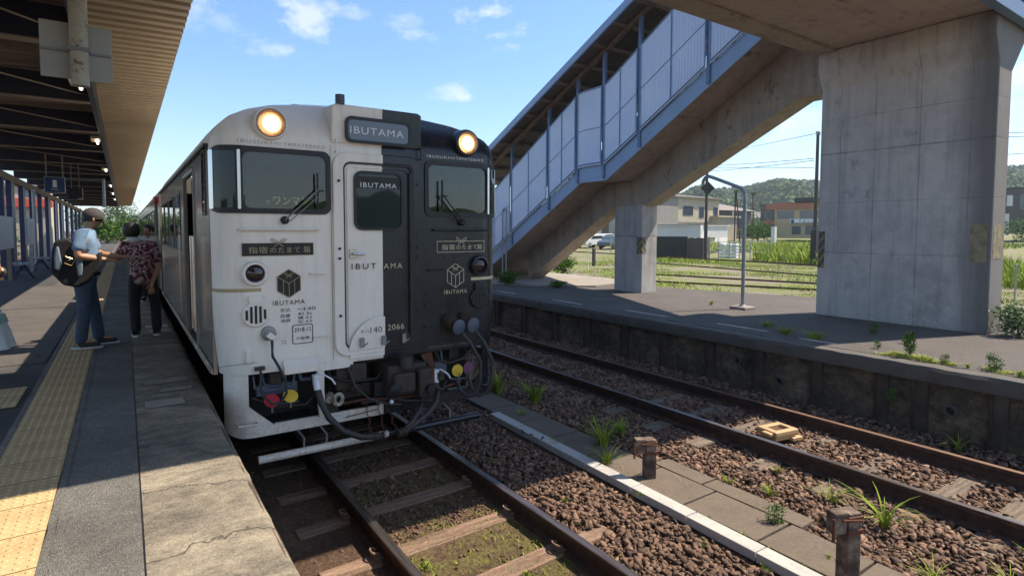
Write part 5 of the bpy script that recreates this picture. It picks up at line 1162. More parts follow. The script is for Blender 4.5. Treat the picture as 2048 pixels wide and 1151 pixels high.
# ---- rounded shapes that follow the curved front
def rr_poly(u0, u1, z0, z1, r, n=7):
    P = []
    for cx, cz, a0 in ((u1-r, z1-r, 0), (u0+r, z1-r, 90), (u0+r, z0+r, 180), (u1-r, z0+r, 270)):
        for k in range(n+1):
            t = rad(a0+90*k/n); P.append((cx+r*math.cos(t), cz+r*math.sin(t)))
    return P
def rr_span(u, u0, u1, z0, z1, r):
    d = 0
    if u < u0+r: d = r - math.sqrt(max(0, r*r-(u0+r-u)**2))
    if u > u1-r: d = r - math.sqrt(max(0, r*r-(u-u1+r)**2))
    return z0+d, z1-d
def onfront(name, u0, u1, z0, z1, r, off, mat, parent, off2=None, base=None):
    """solid rounded plate hugging the front: outer face 'off' ahead of it"""
    us = sorted(set([u0, u1] + [u0+r*(1-math.cos(t)) for t in np.linspace(0, math.pi/2, 8)] + [u1-r*(1-math.cos(t)) for t in np.linspace(0, math.pi/2, 8)] + [u for u in US if u0+r < u < u1-r]))
    f = base or fy; vs = []
    for u in us:
        a, c_ = rr_span(u, u0, u1, z0, z1, r)
        s = 1.0 if abs(u) < 1.15 else 1.0
        nx_ = 0 if abs(u) < 1.15 else math.copysign((abs(u)-1.15)/.26, u); ny = -math.sqrt(max(.02, 1-nx_*nx_))
        for o_, z in ((off, a), (off, c_), (-.012, c_), (-.012, a)): vs.append((u + nx_*o_, f(u, z) + ny*o_, z))
    n = len(us); fs = []
    for i in range(n-1):
        a, c_ = i*4, (i+1)*4; fs += [(a+k, a+(k+1) % 4, c_+(k+1) % 4, c_+k) for k in range(4)]
    fs += [(0, 3, 2, 1), tuple((n-1)*4+k for k in range(4))]
    b = MB(); b.add(vs, fs); return b.build(name, mat, parent)
def ring(name, outer, inner, y0, y1, mat, parent, bevel=0):
    n = len(outer); b = MB()
    vs = [(u, y1, z) for u, z in outer]+[(u, y0, z) for u, z in outer]+[(u, y0, z) for u, z in inner]+[(u, y1, z) for u, z in inner]
    fs = [(k*n+i, k*n+(i+1) % n, (k+1)*n+(i+1) % n, (k+1)*n+i) for k in range(3) for i in range(n)]
    b.add(vs, fs); return b.build(name, mat, parent, smooth=False, bevel=bevel)
def plate(name, poly, y0, y1, mat, parent, bevel=0):
    b = MB(); b.prism(poly, y1, y0, 'XZ'); return b.build(name, mat, parent, bevel=bevel)
def onfront_ring(name, O_, I_, off, mat, parent):
    u0, u1, z0, z1, r = O_; a0, a1, b0, b1, q = I_
    us = sorted(set([u0, u1, a0, a1] + [u0+r*(1-math.cos(t)) for t in np.linspace(0, math.pi/2, 8)] + [u1-r*(1-math.cos(t)) for t in np.linspace(0, math.pi/2, 8)] + [a0+q*(1-math.cos(t)) for t in np.linspace(0, math.pi/2, 8)] + [a1-q*(1-math.cos(t)) for t in np.linspace(0, math.pi/2, 8)] + [u for u in US if u0 < u < u1]))
    def pt(u, z, o_):
        nx_ = 0 if abs(u) < 1.15 else math.copysign((abs(u)-1.15)/.26, u); return (u+nx_*o_, fy(u, z)-math.sqrt(max(.02, 1-nx_*nx_))*o_, z)
    b = MB()
    for u, v in zip(us, us[1:]):
        m_ = (u+v)/2; ou, ov = rr_span(u, u0, u1, z0, z1, r), rr_span(v, u0, u1, z0, z1, r)
        if a0 < m_ < a1:
            iu, iv = rr_span(u, a0, a1, b0, b1, q), rr_span(v, a0, a1, b0, b1, q); S = [(ou[0], iu[0], ov[0], iv[0]), (iu[1], ou[1], iv[1], ov[1])]
        else: S = [(ou[0], ou[1], ov[0], ov[1])]
        for p0, p1, q0, q1 in S:
            b.add([pt(u, p0, off), pt(u, p1, off), pt(v, q1, off), pt(v, q0, off), pt(u, p0, -.02), pt(u, p1, -.02), pt(v, q1, -.02), pt(v, q0, -.02)], [(0, 1, 2, 3), (0, 4, 5, 1), (2, 6, 7, 3), (0, 3, 7, 4), (1, 5, 6, 2)])
    return b.build(name, mat, parent)
# cab interior seen through the windscreens
b = MB(); b.box(-1.33, 1.33, 1.35, 1.38, .97, 2.95); b.box(-1.15, 1.15, .06, 1.35, 2.86, 2.88); b.box(-.42, -.40, .05, 1.35, 1.0, 2.88); b.box(.40, .42, .05, 1.35, 1.0, 2.88); b.build('cab_walls', 'cabgrey', train)
b = MB(); b.box(-1.2, -.5, .04, .42, 1.9, 2.36); b.box(-1.15, -.95, .10, .4, 2.36, 2.44); b.box(.55, 1.2, .04, .3, 1.9, 2.33); b.build('console', 'under', train, bevel=.02)
b = MB(); b.box(-1.02, -.68, .80, .92, 1.9, 2.58); b.box(-1.02, -.68, .62, .92, 1.85, 1.95); b.build('driver_seat', 'cabseat', train, bevel=.04)
b = MB(); b.box(-1.02, -.56, .035, .055, 2.36, 2.47); b.build('led_board', 'under', train)
b = MB(); b.box(.62, .90, 1.30, 1.345, 2.3, 2.75); b.box(-.95, -.65, 1.30, 1.345, 2.3, 2.75); b.build('cab_door_window', 'signglass', train)
b = MB(); b.tube([(-1.17, .2, 2.4), (-1.17, .2, 2.86)], .012, 6); b.tube([(.95, .25, 2.3), (.95, .25, 2.86)], .010, 6); b.build('cab_rail', 'chrome', train)
# wrap-round windscreens
for s_ in (-1, 1):
    lo, hi = (-1.408, -.455) if s_ < 0 else (.485, 1.408)
    pa_ = (-1.185, -.495) if s_ < 0 else (.525, 1.205)
    ws = onfront_ring('windscreen', (lo, hi, 2.30, 2.865, .07), (pa_[0], pa_[1], 2.345, 2.82, .065), .016, 'rubber', train)
    onfront('glass_pane', pa_[0], pa_[1], 2.345, 2.82, .065, .004, 'clearglass', ws)
    ca = (-1.402, -1.235) if s_ < 0 else (1.25, 1.402)
    onfront('corner_pane', ca[0], ca[1], 2.345, 2.82, .02, .021, 'glass', ws)
    onfront('chrome_pillar', *((-1.222, -1.200) if s_ < 0 else (1.215, 1.240)), 2.335, 2.83, .008, .026, 'chrome', ws)
    onfront('chrome_pillar', *((-1.398, -1.375) if s_ < 0 else (1.375, 1.398)), 2.335, 2.83, .008, .026, 'chrome', ws)
    if s_ < 0:
        text_mesh('lit_lettering', 'ワンマン', .30, (-.79, 2.415), 'ledtext', ws, y=.032, h=.07); text_mesh('small_lettering', 'ロ', .03, (-.985, 2.40), 'ledtext', ws, y=.032)
        b = MB(); b.prism([(-1.17, 2.36), (-1.02, 2.37), (-1.06, 2.44), (-1.13, 2.52), (-1.17, 2.52)], .03, .2, 'XZ'); b.build('seat_cover', 'greyink', ws)
    # wiper
    px_, tip = (-.86, -.585) if s_ < 0 else (.90, .655)
    w_ = MB(); w_.lathe((px_, -.005, 2.245), (0, -1, 0), [(.035, 0), (.035, .03), (.02, .045), (0, .045)], 14)
    wp = w_.build('wiper', 'rubber', train, smooth=True)
    w_ = MB(); w_.tube([(px_, -.05, 2.25), (tip, -.075, 2.515)], .0065, 6); w_.tube([(px_+.035*(-s_), -.05, 2.235), (tip, -.075, 2.455)], .005, 6); w_.build('wiper_arm', 'steel' if s_ < 0 else 'rubber', wp, smooth=True)
    w_ = MB(); w_.box(tip-.006, tip+.006, -.068, -.046, 2.355, 2.665); w_.box(tip-.012, tip+.05, -.074, -.066, 2.50, 2.515); w_.build('wiper_blade', 'rubber', wp)
    # headlamp on the brow
    hx = s_*.96; yb = fy(hx, 3.08)
    h = MB(); h.lathe((hx, yb+.09, 3.075), (0, -1, -.04), [(.142, 0), (.142, .16), (.134, .185), (.110, .19), (.104, .16), (.0, .155)], 36)
    hl = h.build('headlamp', 'livery', train, smooth=True)
    h = MB(); h.lathe((hx, yb+.09, 3.075), (0, -1, -.04), [(.106, .17), (.119, .196), (.110, .202), (.093, .19), (.090, .172)], 36); h.build('lamp_ring', 'lampring', hl, smooth=True)
    h = MB(); h.lathe((hx, yb+.09, 3.075), (0, -1, -.04), [(.092, .176), (.08, .182), (0, .184)], 30); h.build('lens', 'warmlamp', hl, smooth=True)
    h = MB(); h.lathe((hx+.004, yb+.09, 3.072), (0, -1, -.04), [(.074, .184), (.05, .188), (0, .189)], 24); h.build('reflector', 'warmmid', hl, smooth=True)
    h = MB(); h.lathe((hx+.008, yb+.09, 3.07), (0, -1, -.04), [(.056, .189), (.04, .193), (0, .195)], 24); h.build('bulb_glow', 'warmcore', hl, smooth=True)
    text_mesh('lettering', 'IBUSUKI', .27 if s_ < 0 else .245, ((-1.085) if s_ < 0 else .635, 2.905), 'faint' if s_ < 0 else 'white', train, h=.028, spacing=1.25, surf=lambda u, z: fy(u, z)-.004)
    text_mesh('lettering', 'NO', .06, ((-.905) if s_ < 0 else .80, 2.905), 'faint' if s_ < 0 else 'white', train, h=.020, spacing=1.2, surf=lambda u, z: fy(u, z)-.004)
    text_mesh('lettering', 'TAMATEBAKO', .36 if s_ < 0 else .335, ((-.675) if s_ < 0 else 1.01, 2.905), 'faint' if s_ < 0 else 'white', train, h=.028, spacing=1.2, surf=lambda u, z: fy(u, z)-.004)
    # tail lamp
    tx_, tz = s_*1.113, 1.79
    h = MB(); h.lathe((tx_, .02, tz), (0, -1, 0), [(.108, 0), (.108, .055), (.098, .075), (.08, .078), (.074, .06)], 32); tl = h.build('tail_lamp', 'livery', train, smooth=True)
    h = MB(); h.lathe((tx_, .02, tz), (0, -1, 0), [(.076, .055), (.05, .078), (0, .088)], 26); h.build('lens', 'taillens', tl, smooth=True)
    # round louvred horn cover
    gx, gz_ = s_*1.112, 1.438
    h = MB(); h.lathe((gx, .01, gz_), (0, -1, 0), [(.110, 0), (.110, .03), (.10, .042), (0, .042)], 32); gl = h.build('round_grille', 'livery', train, smooth=True)
    h = MB()
    for k in range(-2, 3):
        hh = .078*math.sqrt(max(.05, 1-(k*.036/.085)**2)); h.box(gx+k*.036-.010, gx+k*.036+.010, -.036, -.033, gz_-hh, gz_+hh)
    h.build('slots', 'black', gl)
    h = MB(); h.box(gx-.055, gx+.055, -.035, .0, gz_+.09, gz_+.165); h.build('bracket', 'livery', gl, bevel=.008)
    # small grab handles
    for (a, c_, z) in (((-.65, -.52, 1.77), (-.63, -.49, 1.20)) if s_ < 0 else ((.51, .68, 1.76), (.47, .62, 1.19))):
        h = MB(); h.tube([(a, .0, z), (a, -.03, z), (a+.02, -.04, z), (c_-.02, -.04, z), (c_, -.03, z), (c_, 0, z)], .0075, 6); h.build('grab_handle', 'livery', train, smooth=True)
    a, c_ = (-1.23, -.57) if s_ < 0 else (.57, 1.20)
    h = MB(); h.tube([(a, corner(a), 2.165), (a, corner(a)-.04, 2.165), (c_, corner(c_)-.04, 2.165), (c_, corner(c_), 2.165)], .011, 8); h.build('hand_rail', 'livery', train, smooth=True)
    onfront('gold_band', *((-1.408, -1.06) if s_ < 0 else (1.02, 1.408)), 1.632, 1.662, .002, .004, 'gold' if s_ < 0 else 'palegold', train)
    # hanging step and corner handle low down
    h = MB(); h.tube([(s_*1.27, .02, .50), (s_*1.27, -.05, .50), (s_*1.12, -.07, .50), (s_*1.12, .0, .50)], .009, 6); h.build('low_handle', 'livery', train, smooth=True)
# name boards
def bow(u, z, y, s_, r, parent, mat, name='bow'):
    b = MB()
    for sg in (-1, 1):
        pts = [(u, y, z), (u+sg*.35*s_, y, z+.42*s_), (u+sg*.9*s_, y, z+.72*s_), (u+sg*1.05*s_, y, z+.5*s_), (u+sg*.6*s_, y, z+.15*s_), (u, y, z)]
        b.tube(pts, r, 5); b.tube([(u, y, z), (u+sg*.62*s_, y, z-.48*s_)], r, 5)
    return b.build(name, mat, parent)
for s_, (a, c_) in ((-1, (-1.205, -.62)), (1, (.62, 1.175))):
    gm = 'gold' if s_ < 0 else 'palegold'
    nb = onfront('name_board', a, c_, 1.94, 2.045, .004, .010, 'black', train)
    text_mesh('lettering', '指宿', .15, (a+.125, 1.988), gm, nb, h=.058, spacing=1.1, surf=lambda u, z: fy(u, z)-.0125)
    text_mesh('lettering', 'のたまて', .25, (a+.345, 1.986), gm, nb, h=.048, spacing=1.15, surf=lambda u, z: fy(u, z)-.0125)
    text_mesh('lettering', '箱', .058, (c_-.055, 1.988), gm, nb, h=.058, surf=lambda u, z: fy(u, z)-.0125)
    b = MB()
    e = .006 if s_ > 0 else .003
    for (u0, u1, z0, z1) in ((a-e, c_+e, 2.045, 2.045+e), (a-e, c_+e, 1.94-e, 1.94), (a-e, a, 1.94, 2.045), (c_, c_+e, 1.94, 2.045)):
        b.add([(u, corner(u)-.011, z) for u, z in ((u0, z0), (u1, z0), (u1, z1), (u0, z1))], [(0, 1, 2, 3)])
    b.build('border', gm, nb)
    bow((a+c_)/2, 2.045, -.014, .062, .0036, nb, gm)
    # present-box emblem
    ux, uz = s_*.832, 1.69; hw, hh = .098, .125
    top, bot = (ux, uz+hh), (ux, uz-hh); ul, ur = (ux-hw, uz+hh*.5), (ux+hw, uz+hh*.5); ll, lr = (ux-hw, uz-hh*.5), (ux+hw, uz-hh*.5); ce = (ux, uz)
    em = plate('box_emblem', [top, ul, ll, bot, lr, ur], -.003, .01, 'black', train)
    b = MB(); segs = [(ul, ce), (ur, ce), (ce, bot), ((ux-hw*.48, uz+hh*.25), (ux-hw*.48, uz-hh*.73)), ((ux+hw*.48, uz+hh*.25), (ux+hw*.48, uz-hh*.73))]
    segs += [(top, ul), (ul, ll), (ll, bot), (bot, lr), (lr, ur), (ur, top)]
    for p, q in segs: b.tube([(p[0], -.005, p[1]), (q[0], -.005, q[1])], .0032 if s_ < 0 else .004, 5)
    b.build('box_lines', gm, em); bow(ux, uz+hh*.55, -.006, .040, .003, em, gm)
    text_mesh('lettering', 'IBUTAMA', .27, (s_*.834, 1.522), 'black' if s_ < 0 else 'palegold', train, y=-.004, h=.040, spacing=1.2)
# weights and dates painted on the pale half
for s, w_, c_, hh in (('形式', .082, (-.865, 1.455), .032), ('自重', .082, (-.865, 1.405), .032), ('換算', .082, (-.865, 1.362), .032), ('ｷﾊ', .055, (-.735, 1.457), .016), ('140', .10, (-.655, 1.457), .032), ('41.5t', .125, (-.70, 1.414), .030),
                      ('積 4.5', .125, (-.70, 1.378), .028), ('空 4.0', .125, (-.70, 1.344), .028), ('2018-12', .145, (-.722, 1.272), .036), ('小総車', .12, (-.722, 1.195), .030), ('2013-12', .045, (-.885, 1.183), .012), ('小総車', .04, (-.885, 1.162), .012)):
    text_mesh('lettering', s, w_, c_, 'black', train, y=-.004, h=hh)
ring('date_frame', rr_poly(-.812, -.632, 1.145, 1.318, .02), rr_poly(-.806, -.638, 1.151, 1.312, .016), -.0045, .0, 'black', train)
text_mesh('lettering', 'KYUSHU RAILWAY COMPANY', .50, (.765, .965), 'greyink', train, y=-.004, h=.026, shear=.3)
# faded oval plates on the black half
for cu_, cz, s_ in ((.58, 1.53, '鹿児島'), (.58, 1.39, '鹿カコ'), (.84, 1.385, '大分')):
    o_ = [(cu_+.105*math.cos(t), cz+.048*math.sin(t)) for t in np.linspace(0, 2*math.pi, 33)[:-1]]; i_ = [(cu_+.097*math.cos(t), cz+.041*math.sin(t)) for t in np.linspace(0, 2*math.pi, 33)[:-1]]
    ov = ring('oval_plate', o_, i_, -.007, .005, 'livery', train); text_mesh('lettering', s_, .12, (cu_, cz), 'rubber', ov, y=-.005, h=.03)

for s_ in (-1, 1):
    b = MB()
    for z in np.arange(1.0, 2.25, .115): b.box(s_*.462-.004, s_*.462+.004, -.003, .002, z, z+.008)
    for u in np.arange(.56, 1.14, .095): b.box(s_*u-.004, s_*u+.004, -.003, .002, .945, .953)
    b.build('rivets', 'livery', train)
    b = MB(); b.box(s_*.452-.0015, s_*.452+.0015, -.0016, .002, .93, 2.93); b.box(s_*1.12-.3, s_*1.12+.02, -.0016, .002, 1.018, 1.021); b.build('seam', 'rubber' if s_ < 0 else 'under', train)
# ---- gangway door
fr = ring('door_surround', rr_poly(-.44, .44, .985, 2.875, .13), rr_poly(-.345, .345, 1.045, 2.79, .07), -.035, .02, 'livery', train, bevel=.008)
ring('seal', rr_poly(-.351, .351, 1.04, 2.795, .075), rr_poly(-.332, .332, 1.055, 2.775, .065), -.028, .01, 'rubber', fr)
dr = plate('gangway_door', rr_poly(-.331, .331, 1.056, 2.774, .06), -.010, .01, 'livery', train)
ring('inner_step', rr_poly(-.31, .31, 1.075, 2.755, .06), rr_poly(-.296, .296, 1.09, 2.74, .05), -.020, -.009, 'livery', dr)
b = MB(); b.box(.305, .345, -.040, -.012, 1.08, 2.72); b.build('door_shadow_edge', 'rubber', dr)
wr = ring('door_window_seal', rr_poly(-.245, .245, 2.16, 2.715, .08), rr_poly(-.222, .222, 2.183, 2.692, .065), -.030, -.009, 'rubber', dr)
plate('door_window', rr_poly(-.224, .224, 2.181, 2.694, .065), -.016, -.011, 'glass', dr)
b = MB(); b.box(-.222, .222, -.0175, -.0165, 2.555, 2.665); b.build('name_strip', 'black', dr)
text_mesh('lettering', 'IBUTAMA', .36, (0, 2.585), 'white', dr, y=-.019, h=.046, spacing=1.2)
text_mesh('lettering', 'IBUT', .24, (-.155, 1.82), 'black', dr, y=-.0215, h=.052, spacing=1.35)
text_mesh('lettering', 'AMA', .19, (.135, 1.815), 'palegold', dr, y=-.0215, h=.052, spacing=1.35)
b = MB(); b.box(-.295, -.235, -.03, -.018, 1.90, 1.98); b.tube([(-.275, -.03, 1.94), (-.27, -.055, 1.94), (-.16, -.06, 1.935)], .011, 8); b.build('door_handle', 'chrome', dr, smooth=True, bevel=.004)
kp = [(-.315, 1.035)] + [(-.315+.63*t, 1.06+.275*math.sin(math.pi*min(1, max(0, t))**.95)**.62) for t in np.linspace(0, 1, 25)] + [(.315, 1.035)]
kp = plate('number_plate', kp, -.052, -.034, 'livery', train, bevel=.004)
text_mesh('lettering', 'キハ', .085, (-.165, 1.205), 'black', kp, y=-.054, h=.036); text_mesh('lettering', '140', .115, (-.055, 1.212), 'black', kp, y=-.054, h=.058, spacing=1.1); text_mesh('lettering', '2066', .17, (.145, 1.222), 'palegold', kp, y=-.054, h=.056, spacing=1.1)
for x in (-.20, .015, .22):
    b = MB(); b.box(x-.02, x+.02, -.085, -.052, 1.06, 1.15); b.tube([(x, -.085, 1.07), (x+.05, -.09, 1.10)], .008, 6); b.build('latch', 'steel', kp, bevel=.003)
for z in (2.61, 1.99, 1.90, 1.37):
    b = MB(); b.lathe((-.39, -.035, z), (0, -1, 0), [(.013, 0), (.013, .012), (0, .014)], 10); b.lathe((.39, -.035, z), (0, -1, 0), [(.013, 0), (.013, .012), (0, .014)], 10); b.build('bolt', 'black', fr)
# ---- destination box
b = MB(); bx = [(-.445, 2.955), (.445, 2.955), (.44, 3.285), (.40, 3.305), (-.40, 3.305), (-.44, 3.285)]
b.add([(u, -.035+(.0 if z > 3 else .02), z) for u, z in bx] + [(u*1.0, .62, z+.06 if z > 3.1 else z) for u, z in bx], [tuple(range(6)), tuple(range(11, 5, -1))] + [(i, 6+i, 6+(i+1) % 6, (i+1) % 6) for i in range(6)])
db = b.build('destination_box', 'livery', train, bevel=.012)
ring('sign_seal', rr_poly(-.325, .325, 2.965, 3.205, .06), rr_poly(-.298, .298, 2.992, 3.178, .045), -.055, -.03, 'rubber', db)
plate('sign_glass', rr_poly(-.30, .30, 2.99, 3.18, .045), -.045, -.04, 'signglass', db); text_mesh('lettering', 'IBUTAMA', .525, (-.018, 3.082), 'white', db, y=-.047, h=.066, spacing=1.15)
b = MB(); b.tube([(-.365, -.03, 3.305), (-.365, -.03, 3.385)], .042, 14); b.build('horn_post', 'bluegrey', db, smooth=True)
for x, z0, z1 in ((-.41, 2.87, 2.98), (.425, 2.86, 2.97)):
    b = MB(); b.tube([(x+.0, 0, z0), (x, -.05, z0), (x, -.05, z1), (x, 0, z1)], .007, 6); b.build('lamp_hook', 'livery' if x < 0 else 'rubber', train, smooth=True)

# ---- jumper sockets on the black half
b = MB(); b.box(.655, 1.03, -.008, .005, 1.075, 1.30); js = b.build('jumper_dark_panel', 'rubber', train)  # flat dark panel, its colour stands in for the shade of a recess
for x, z in ((.80, 1.17), (.97, 1.175)):
    b = MB(); b.lathe((x-.06, .0, z+.06), (.25, -1, -.25), [(.075, 0), (.075, .06), (.06, .10), (0, .10)], 20); b.build('socket', 'grime', js, smooth=True)
    b = MB(); b.lathe((x, -.12, z), (.15, -1, -.1), [(.0, 0), (.078, 0), (.078, .018), (.06, .026), (0, .03)], 24); b.build('socket_cap', 'bluegrey', js, smooth=True)
for i, (p0, zz, xx) in enumerate([((.84, -.14, 1.10), .44, .98), ((1.0, -.14, 1.10), .42, 1.12)]):
    b = MB(); b.tube([p0, (p0[0]+.06, -.20, 1.0), (xx+.02, -.23, .80), (xx+.02, -.22, .58), (xx-.02, -.19, .46), (xx-.10, -.16, zz), (xx-.15, -.10, .50), (xx-.16, -.05, .60)], .019, 10); b.build('jumper_cable', 'hose', train, smooth=True)
# small boxes on the pale half
b = MB(); b.box(-1.20, -1.13, -.03, .02, 1.02, 1.14); b.build('small_box', 'livery', train, bevel=.02)
b = MB(); b.box(-.90, -.565, -.075, .0, .895, .955); b.add([(-.90, -.01, 1.01), (-.565, -.01, 1.01), (-.565, -.075, .955), (-.90, -.075, .955), (-.90, 0, .955), (-.565, 0, .955)], [(0, 1, 2, 3), (0, 3, 4), (1, 5, 2)]); b.build('step_box', 'livery', train, bevel=.006)
b = MB(); b.box(-.60, -.27, -.012, .01, .875, .96); b.box(-.30, .30, -.03, .02, .955, .985); b.build('lower_lip', 'livery', train)
b = MB(); b.lathe((-1.01, .0, 1.265), (0, -1, 0), [(.065, 0), (.06, .03), (.04, .035), (.04, .05), (0, .05)], 18); sk = b.build('cable_socket', 'steel', train, smooth=True)
b = MB(); b.obox((-1.005, -.07, 1.25), (.06, .06, .05), rot=Matrix.Rotation(rad(40), 3, 'Y')); b.build('plug', 'livery', sk, bevel=.006)
b = MB(); b.tube([(-1.0, -.085, 1.235), (-1.0, -.10, 1.17), (-1.0, -.10, 1.08), (-.95, -.10, .98), (-.90, -.10, .86), (-.89, -.09, .74), (-.93, -.07, .665)], .012, 8); b.build('thin_cable', 'hose', train, smooth=True)
b = MB(); b.tube([(-1.09, -.03, .965), (-1.09, -.08, .93), (-1.10, -.09, .84), (-1.08, -.09, .74), (-1.0, -.08, .66), (-.93, -.06, .655)], .010, 8); b.box(-1.13, -1.05, -.04, 0, .955, .985); b.build('thin_cable', 'hose', train, smooth=True)

# ---- skirt with cut-outs
sk_l = [(-1.345, .925), (-1.335, .60), (-1.285, .385), (-1.23, .36), (-.57, .36), (-.57, .44), (-.97, .44), (-1.17, .63), (-1.17, .925)]
def skirt(poly, name):
    """thin plate following the front curve, fan split so the corners bend back"""
    b = MB(); b.prism(poly, .015, .045, 'XZ'); 
    vs = []
    for x, y, z in b.v: vs.append((x, y + corner(min(abs(x)*1.03, HW-.001))*1.0, z))
    b.v = vs; return b.build(name, 'livery', train)
def split_strip(x0, x1, z0, z1, n=10):
    b = MB()
    for i in range(n):
        a, c_ = x0+(x1-x0)*i/n, x0+(x1-x0)*(i+1)/n; ya, yc = corner(abs(a)*1.035), corner(abs(c_)*1.035)
        f0 = z0(a) if callable(z0) else z0; f1 = z0(c_) if callable(z0) else z0; g0 = z1(a) if callable(z1) else z1; g1 = z1(c_) if callable(z1) else z1
        b.hexa([(a, ya+.015, f0), (c_, yc+.015, f1), (c_, yc+.045, f1), (a, ya+.045, f0)], [(a, ya+.015, g0), (c_, yc+.015, g1), (c_, yc+.045, g1), (a, ya+.045, g0)])
    return b
for s_ in (-1, 1):
    lo = lambda a: .36 + (.05*max(0, (abs(a)-1.2)/.15)**2)
    b = split_strip(s_*1.345, s_*1.175, lo, .925, 12)
    b2 = split_strip(s_*1.175, s_*.97, lo, lambda a: .44+(abs(a)-.97)*.95, 4); b.add(b2.v, b2.f)
    b2 = split_strip(s_*.97, s_*.0, lo, .455 if s_ < 0 else .47, 6); b.add(b2.v, b2.f)
    b.build('skirt', 'livery', train)
b = MB(); b.hexa([(-.585, -.0, .44), (-.52, -.0, .44), (-.52, .03, .44), (-.585, .03, .44)], [(-.61, -.02, .70), (-.545, -.02, .70), (-.545, .01, .70), (-.61, .01, .70)]); b.hexa([(-.61, -.02, .70), (-.545, -.02, .70), (-.545, .01, .70), (-.61, .01, .70)], [(-.60, .0, .92), (-.535, .0, .92), (-.535, .03, .92), (-.60, .03, .92)])
b.build('skirt_bracket', 'livery', train)
b = MB(); b.box(-1.15, 1.15, .35, .40, .40, .93); b.box(-1.1, -.6, .08, .3, .40, .45); b.build('dark_backing', 'under', train)
# coloured valve discs
for x, z, mt, rx in ((-1.0, .675, 'red', .55), (-.845, .69, 'yellow', .55), (.85, .685, 'yellow', 1), (.985, .69, 'purple', .9)):
    b = MB(); b.lathe((x, -.03 if x < 0 else .0, z), (0, -1, 1.0 if x < 0 else .1), [(0, 0), (.064, 0), (.064, .008), (0, .012)], 26); dc = b.build('valve_disc', mt, train, smooth=True)
    b = MB(); b.tube([(x, -.05, z-.02), (x, -.04, z-.10)], .008, 6); b.build('stem', 'steel', dc)
# pipes and fittings behind the cut-outs
b = MB()
for (pts, r_) in (([(-1.12, .10, .88), (-1.12, .08, .78), (-1.02, .06, .74), (-.80, .06, .76), (-.78, .08, .88)], .012), ([(-1.05, .1, .9), (-1.04, .07, .80), (-.9, .05, .77), (-.86, .05, .86)], .010), ([(-.75, .1, .90), (-.72, .08, .80), (-.64, .06, .80)], .02)): b.tube(pts, r_, 8)
b.box(-1.10, -.76, .08, .16, .70, .79); b.box(-.95, -.75, .06, .12, .60, .615); b.build('pipework', 'bluegrey', train, smooth=True)
b = MB(); b.tube([(-.45, .12, .60), (-.50, .02, .60), (-.50, -.03, .60)], .035, 10); b.lathe((-.44, -.03, .60), (.5, -1, 0), [(.05, 0), (.066, .03), (.055, .05), (.03, .035)], 18); b.build('pipe_end', 'pole', train, smooth=True)
b = MB(); b.box(-.36, .55, .06, .22, .56, .68); b.box(-.42, -.22, .02, .10, .66, .88); b.box(.48, .60, .08, .16, .5, .9); b.build('buffer_beam', 'grime', train, bevel=.01)
# coupler
b = MB(); b.box(.02, .42, -.16, .30, .56, .86); b.box(.05, .27, -.24, -.14, .60, .80); b.box(.30, .44, -.26, -.1, .54, .82); cp = b.build('coupler', 'grime', train, bevel=.025)
b = MB(); b.tube([(.20, -.17, .84), (.20, -.17, .95)], .065, 14); b.build('coupler_cap', 'hose', cp, smooth=True)
b = MB(); b.lathe((.06, -.2, .66), (0, -1, 0), [(.06, 0), (.06, .05), (.03, .07), (0, .07)], 14); b.tube([(.0, -.2, .57), (.2, -.22, .52), (.45, -.2, .48)], .012, 6); b.lathe((.40, -.27, .62), (0, -1, 0), [(.05, 0), (.045, .04), (0, .04)], 10); b.build('coupler_parts', 'under', cp, smooth=True)
b = MB(); b.sphere((.02, -.23, .545), .020, 10, 8); b.build('white_tag', 'valve', cp, smooth=True)
b = MB(); b.hexa([(.50, -.02, .72), (.60, -.02, .70), (.60, .05, .70), (.50, .05, .72)], [(.44, .0, .90), (.55, .0, .92), (.55, .06, .92), (.44, .06, .90)]); b.build('brown_bracket', 'rust', train)
# clutter of pipes, brackets and boxes round the coupler
def pp(name, pts, r, mt='under', n=8):
    b = MB(); b.tube(pts, r, n); return b.build(name, mt, train, smooth=True)
pp('air_pipe', [(-.50, .05, .90), (-.48, .0, .80), (-.30, -.02, .74), (-.05, -.02, .73), (.02, .0, .80)], .014); pp('air_pipe', [(.48, .05, .90), (.50, -.02, .80), (.55, -.04, .72), (.50, -.05, .62), (.30, -.06, .55), (-.2, -.04, .52)], .016, 'grime')
pp('air_pipe', [(-.40, .02, .53), (-.15, -.03, .55), (.10, -.10, .53), (.45, -.08, .52), (.9, .0, .56)], .013, 'rust'); pp('air_pipe', [(.62, .06, .90), (.64, .0, .82), (.74, -.02, .78), (.92, .0, .80), (1.05, .05, .88)], .014, 'grime')
pp('air_pipe', [(.70, .08, .90), (.70, .03, .70), (.78, .0, .60), (.95, .02, .58)], .012, 'bluegrey'); pp('air_pipe', [(-1.14, .06, .70), (-.95, .02, .60), (-.7, .02, .58), (-.6, .05, .66)], .011, 'grime')
pp('loose_cable', [(-.32, -.02, .88), (-.28, -.10, .70), (-.16, -.14, .58), (.0, -.20, .52), (.12, -.22, .50)], .011, 'hose'); pp('loose_cable', [(.45, -.04, .86), (.42, -.16, .74), (.50, -.20, .60), (.62, -.12, .54), (.70, -.03, .60)], .012, 'hose')
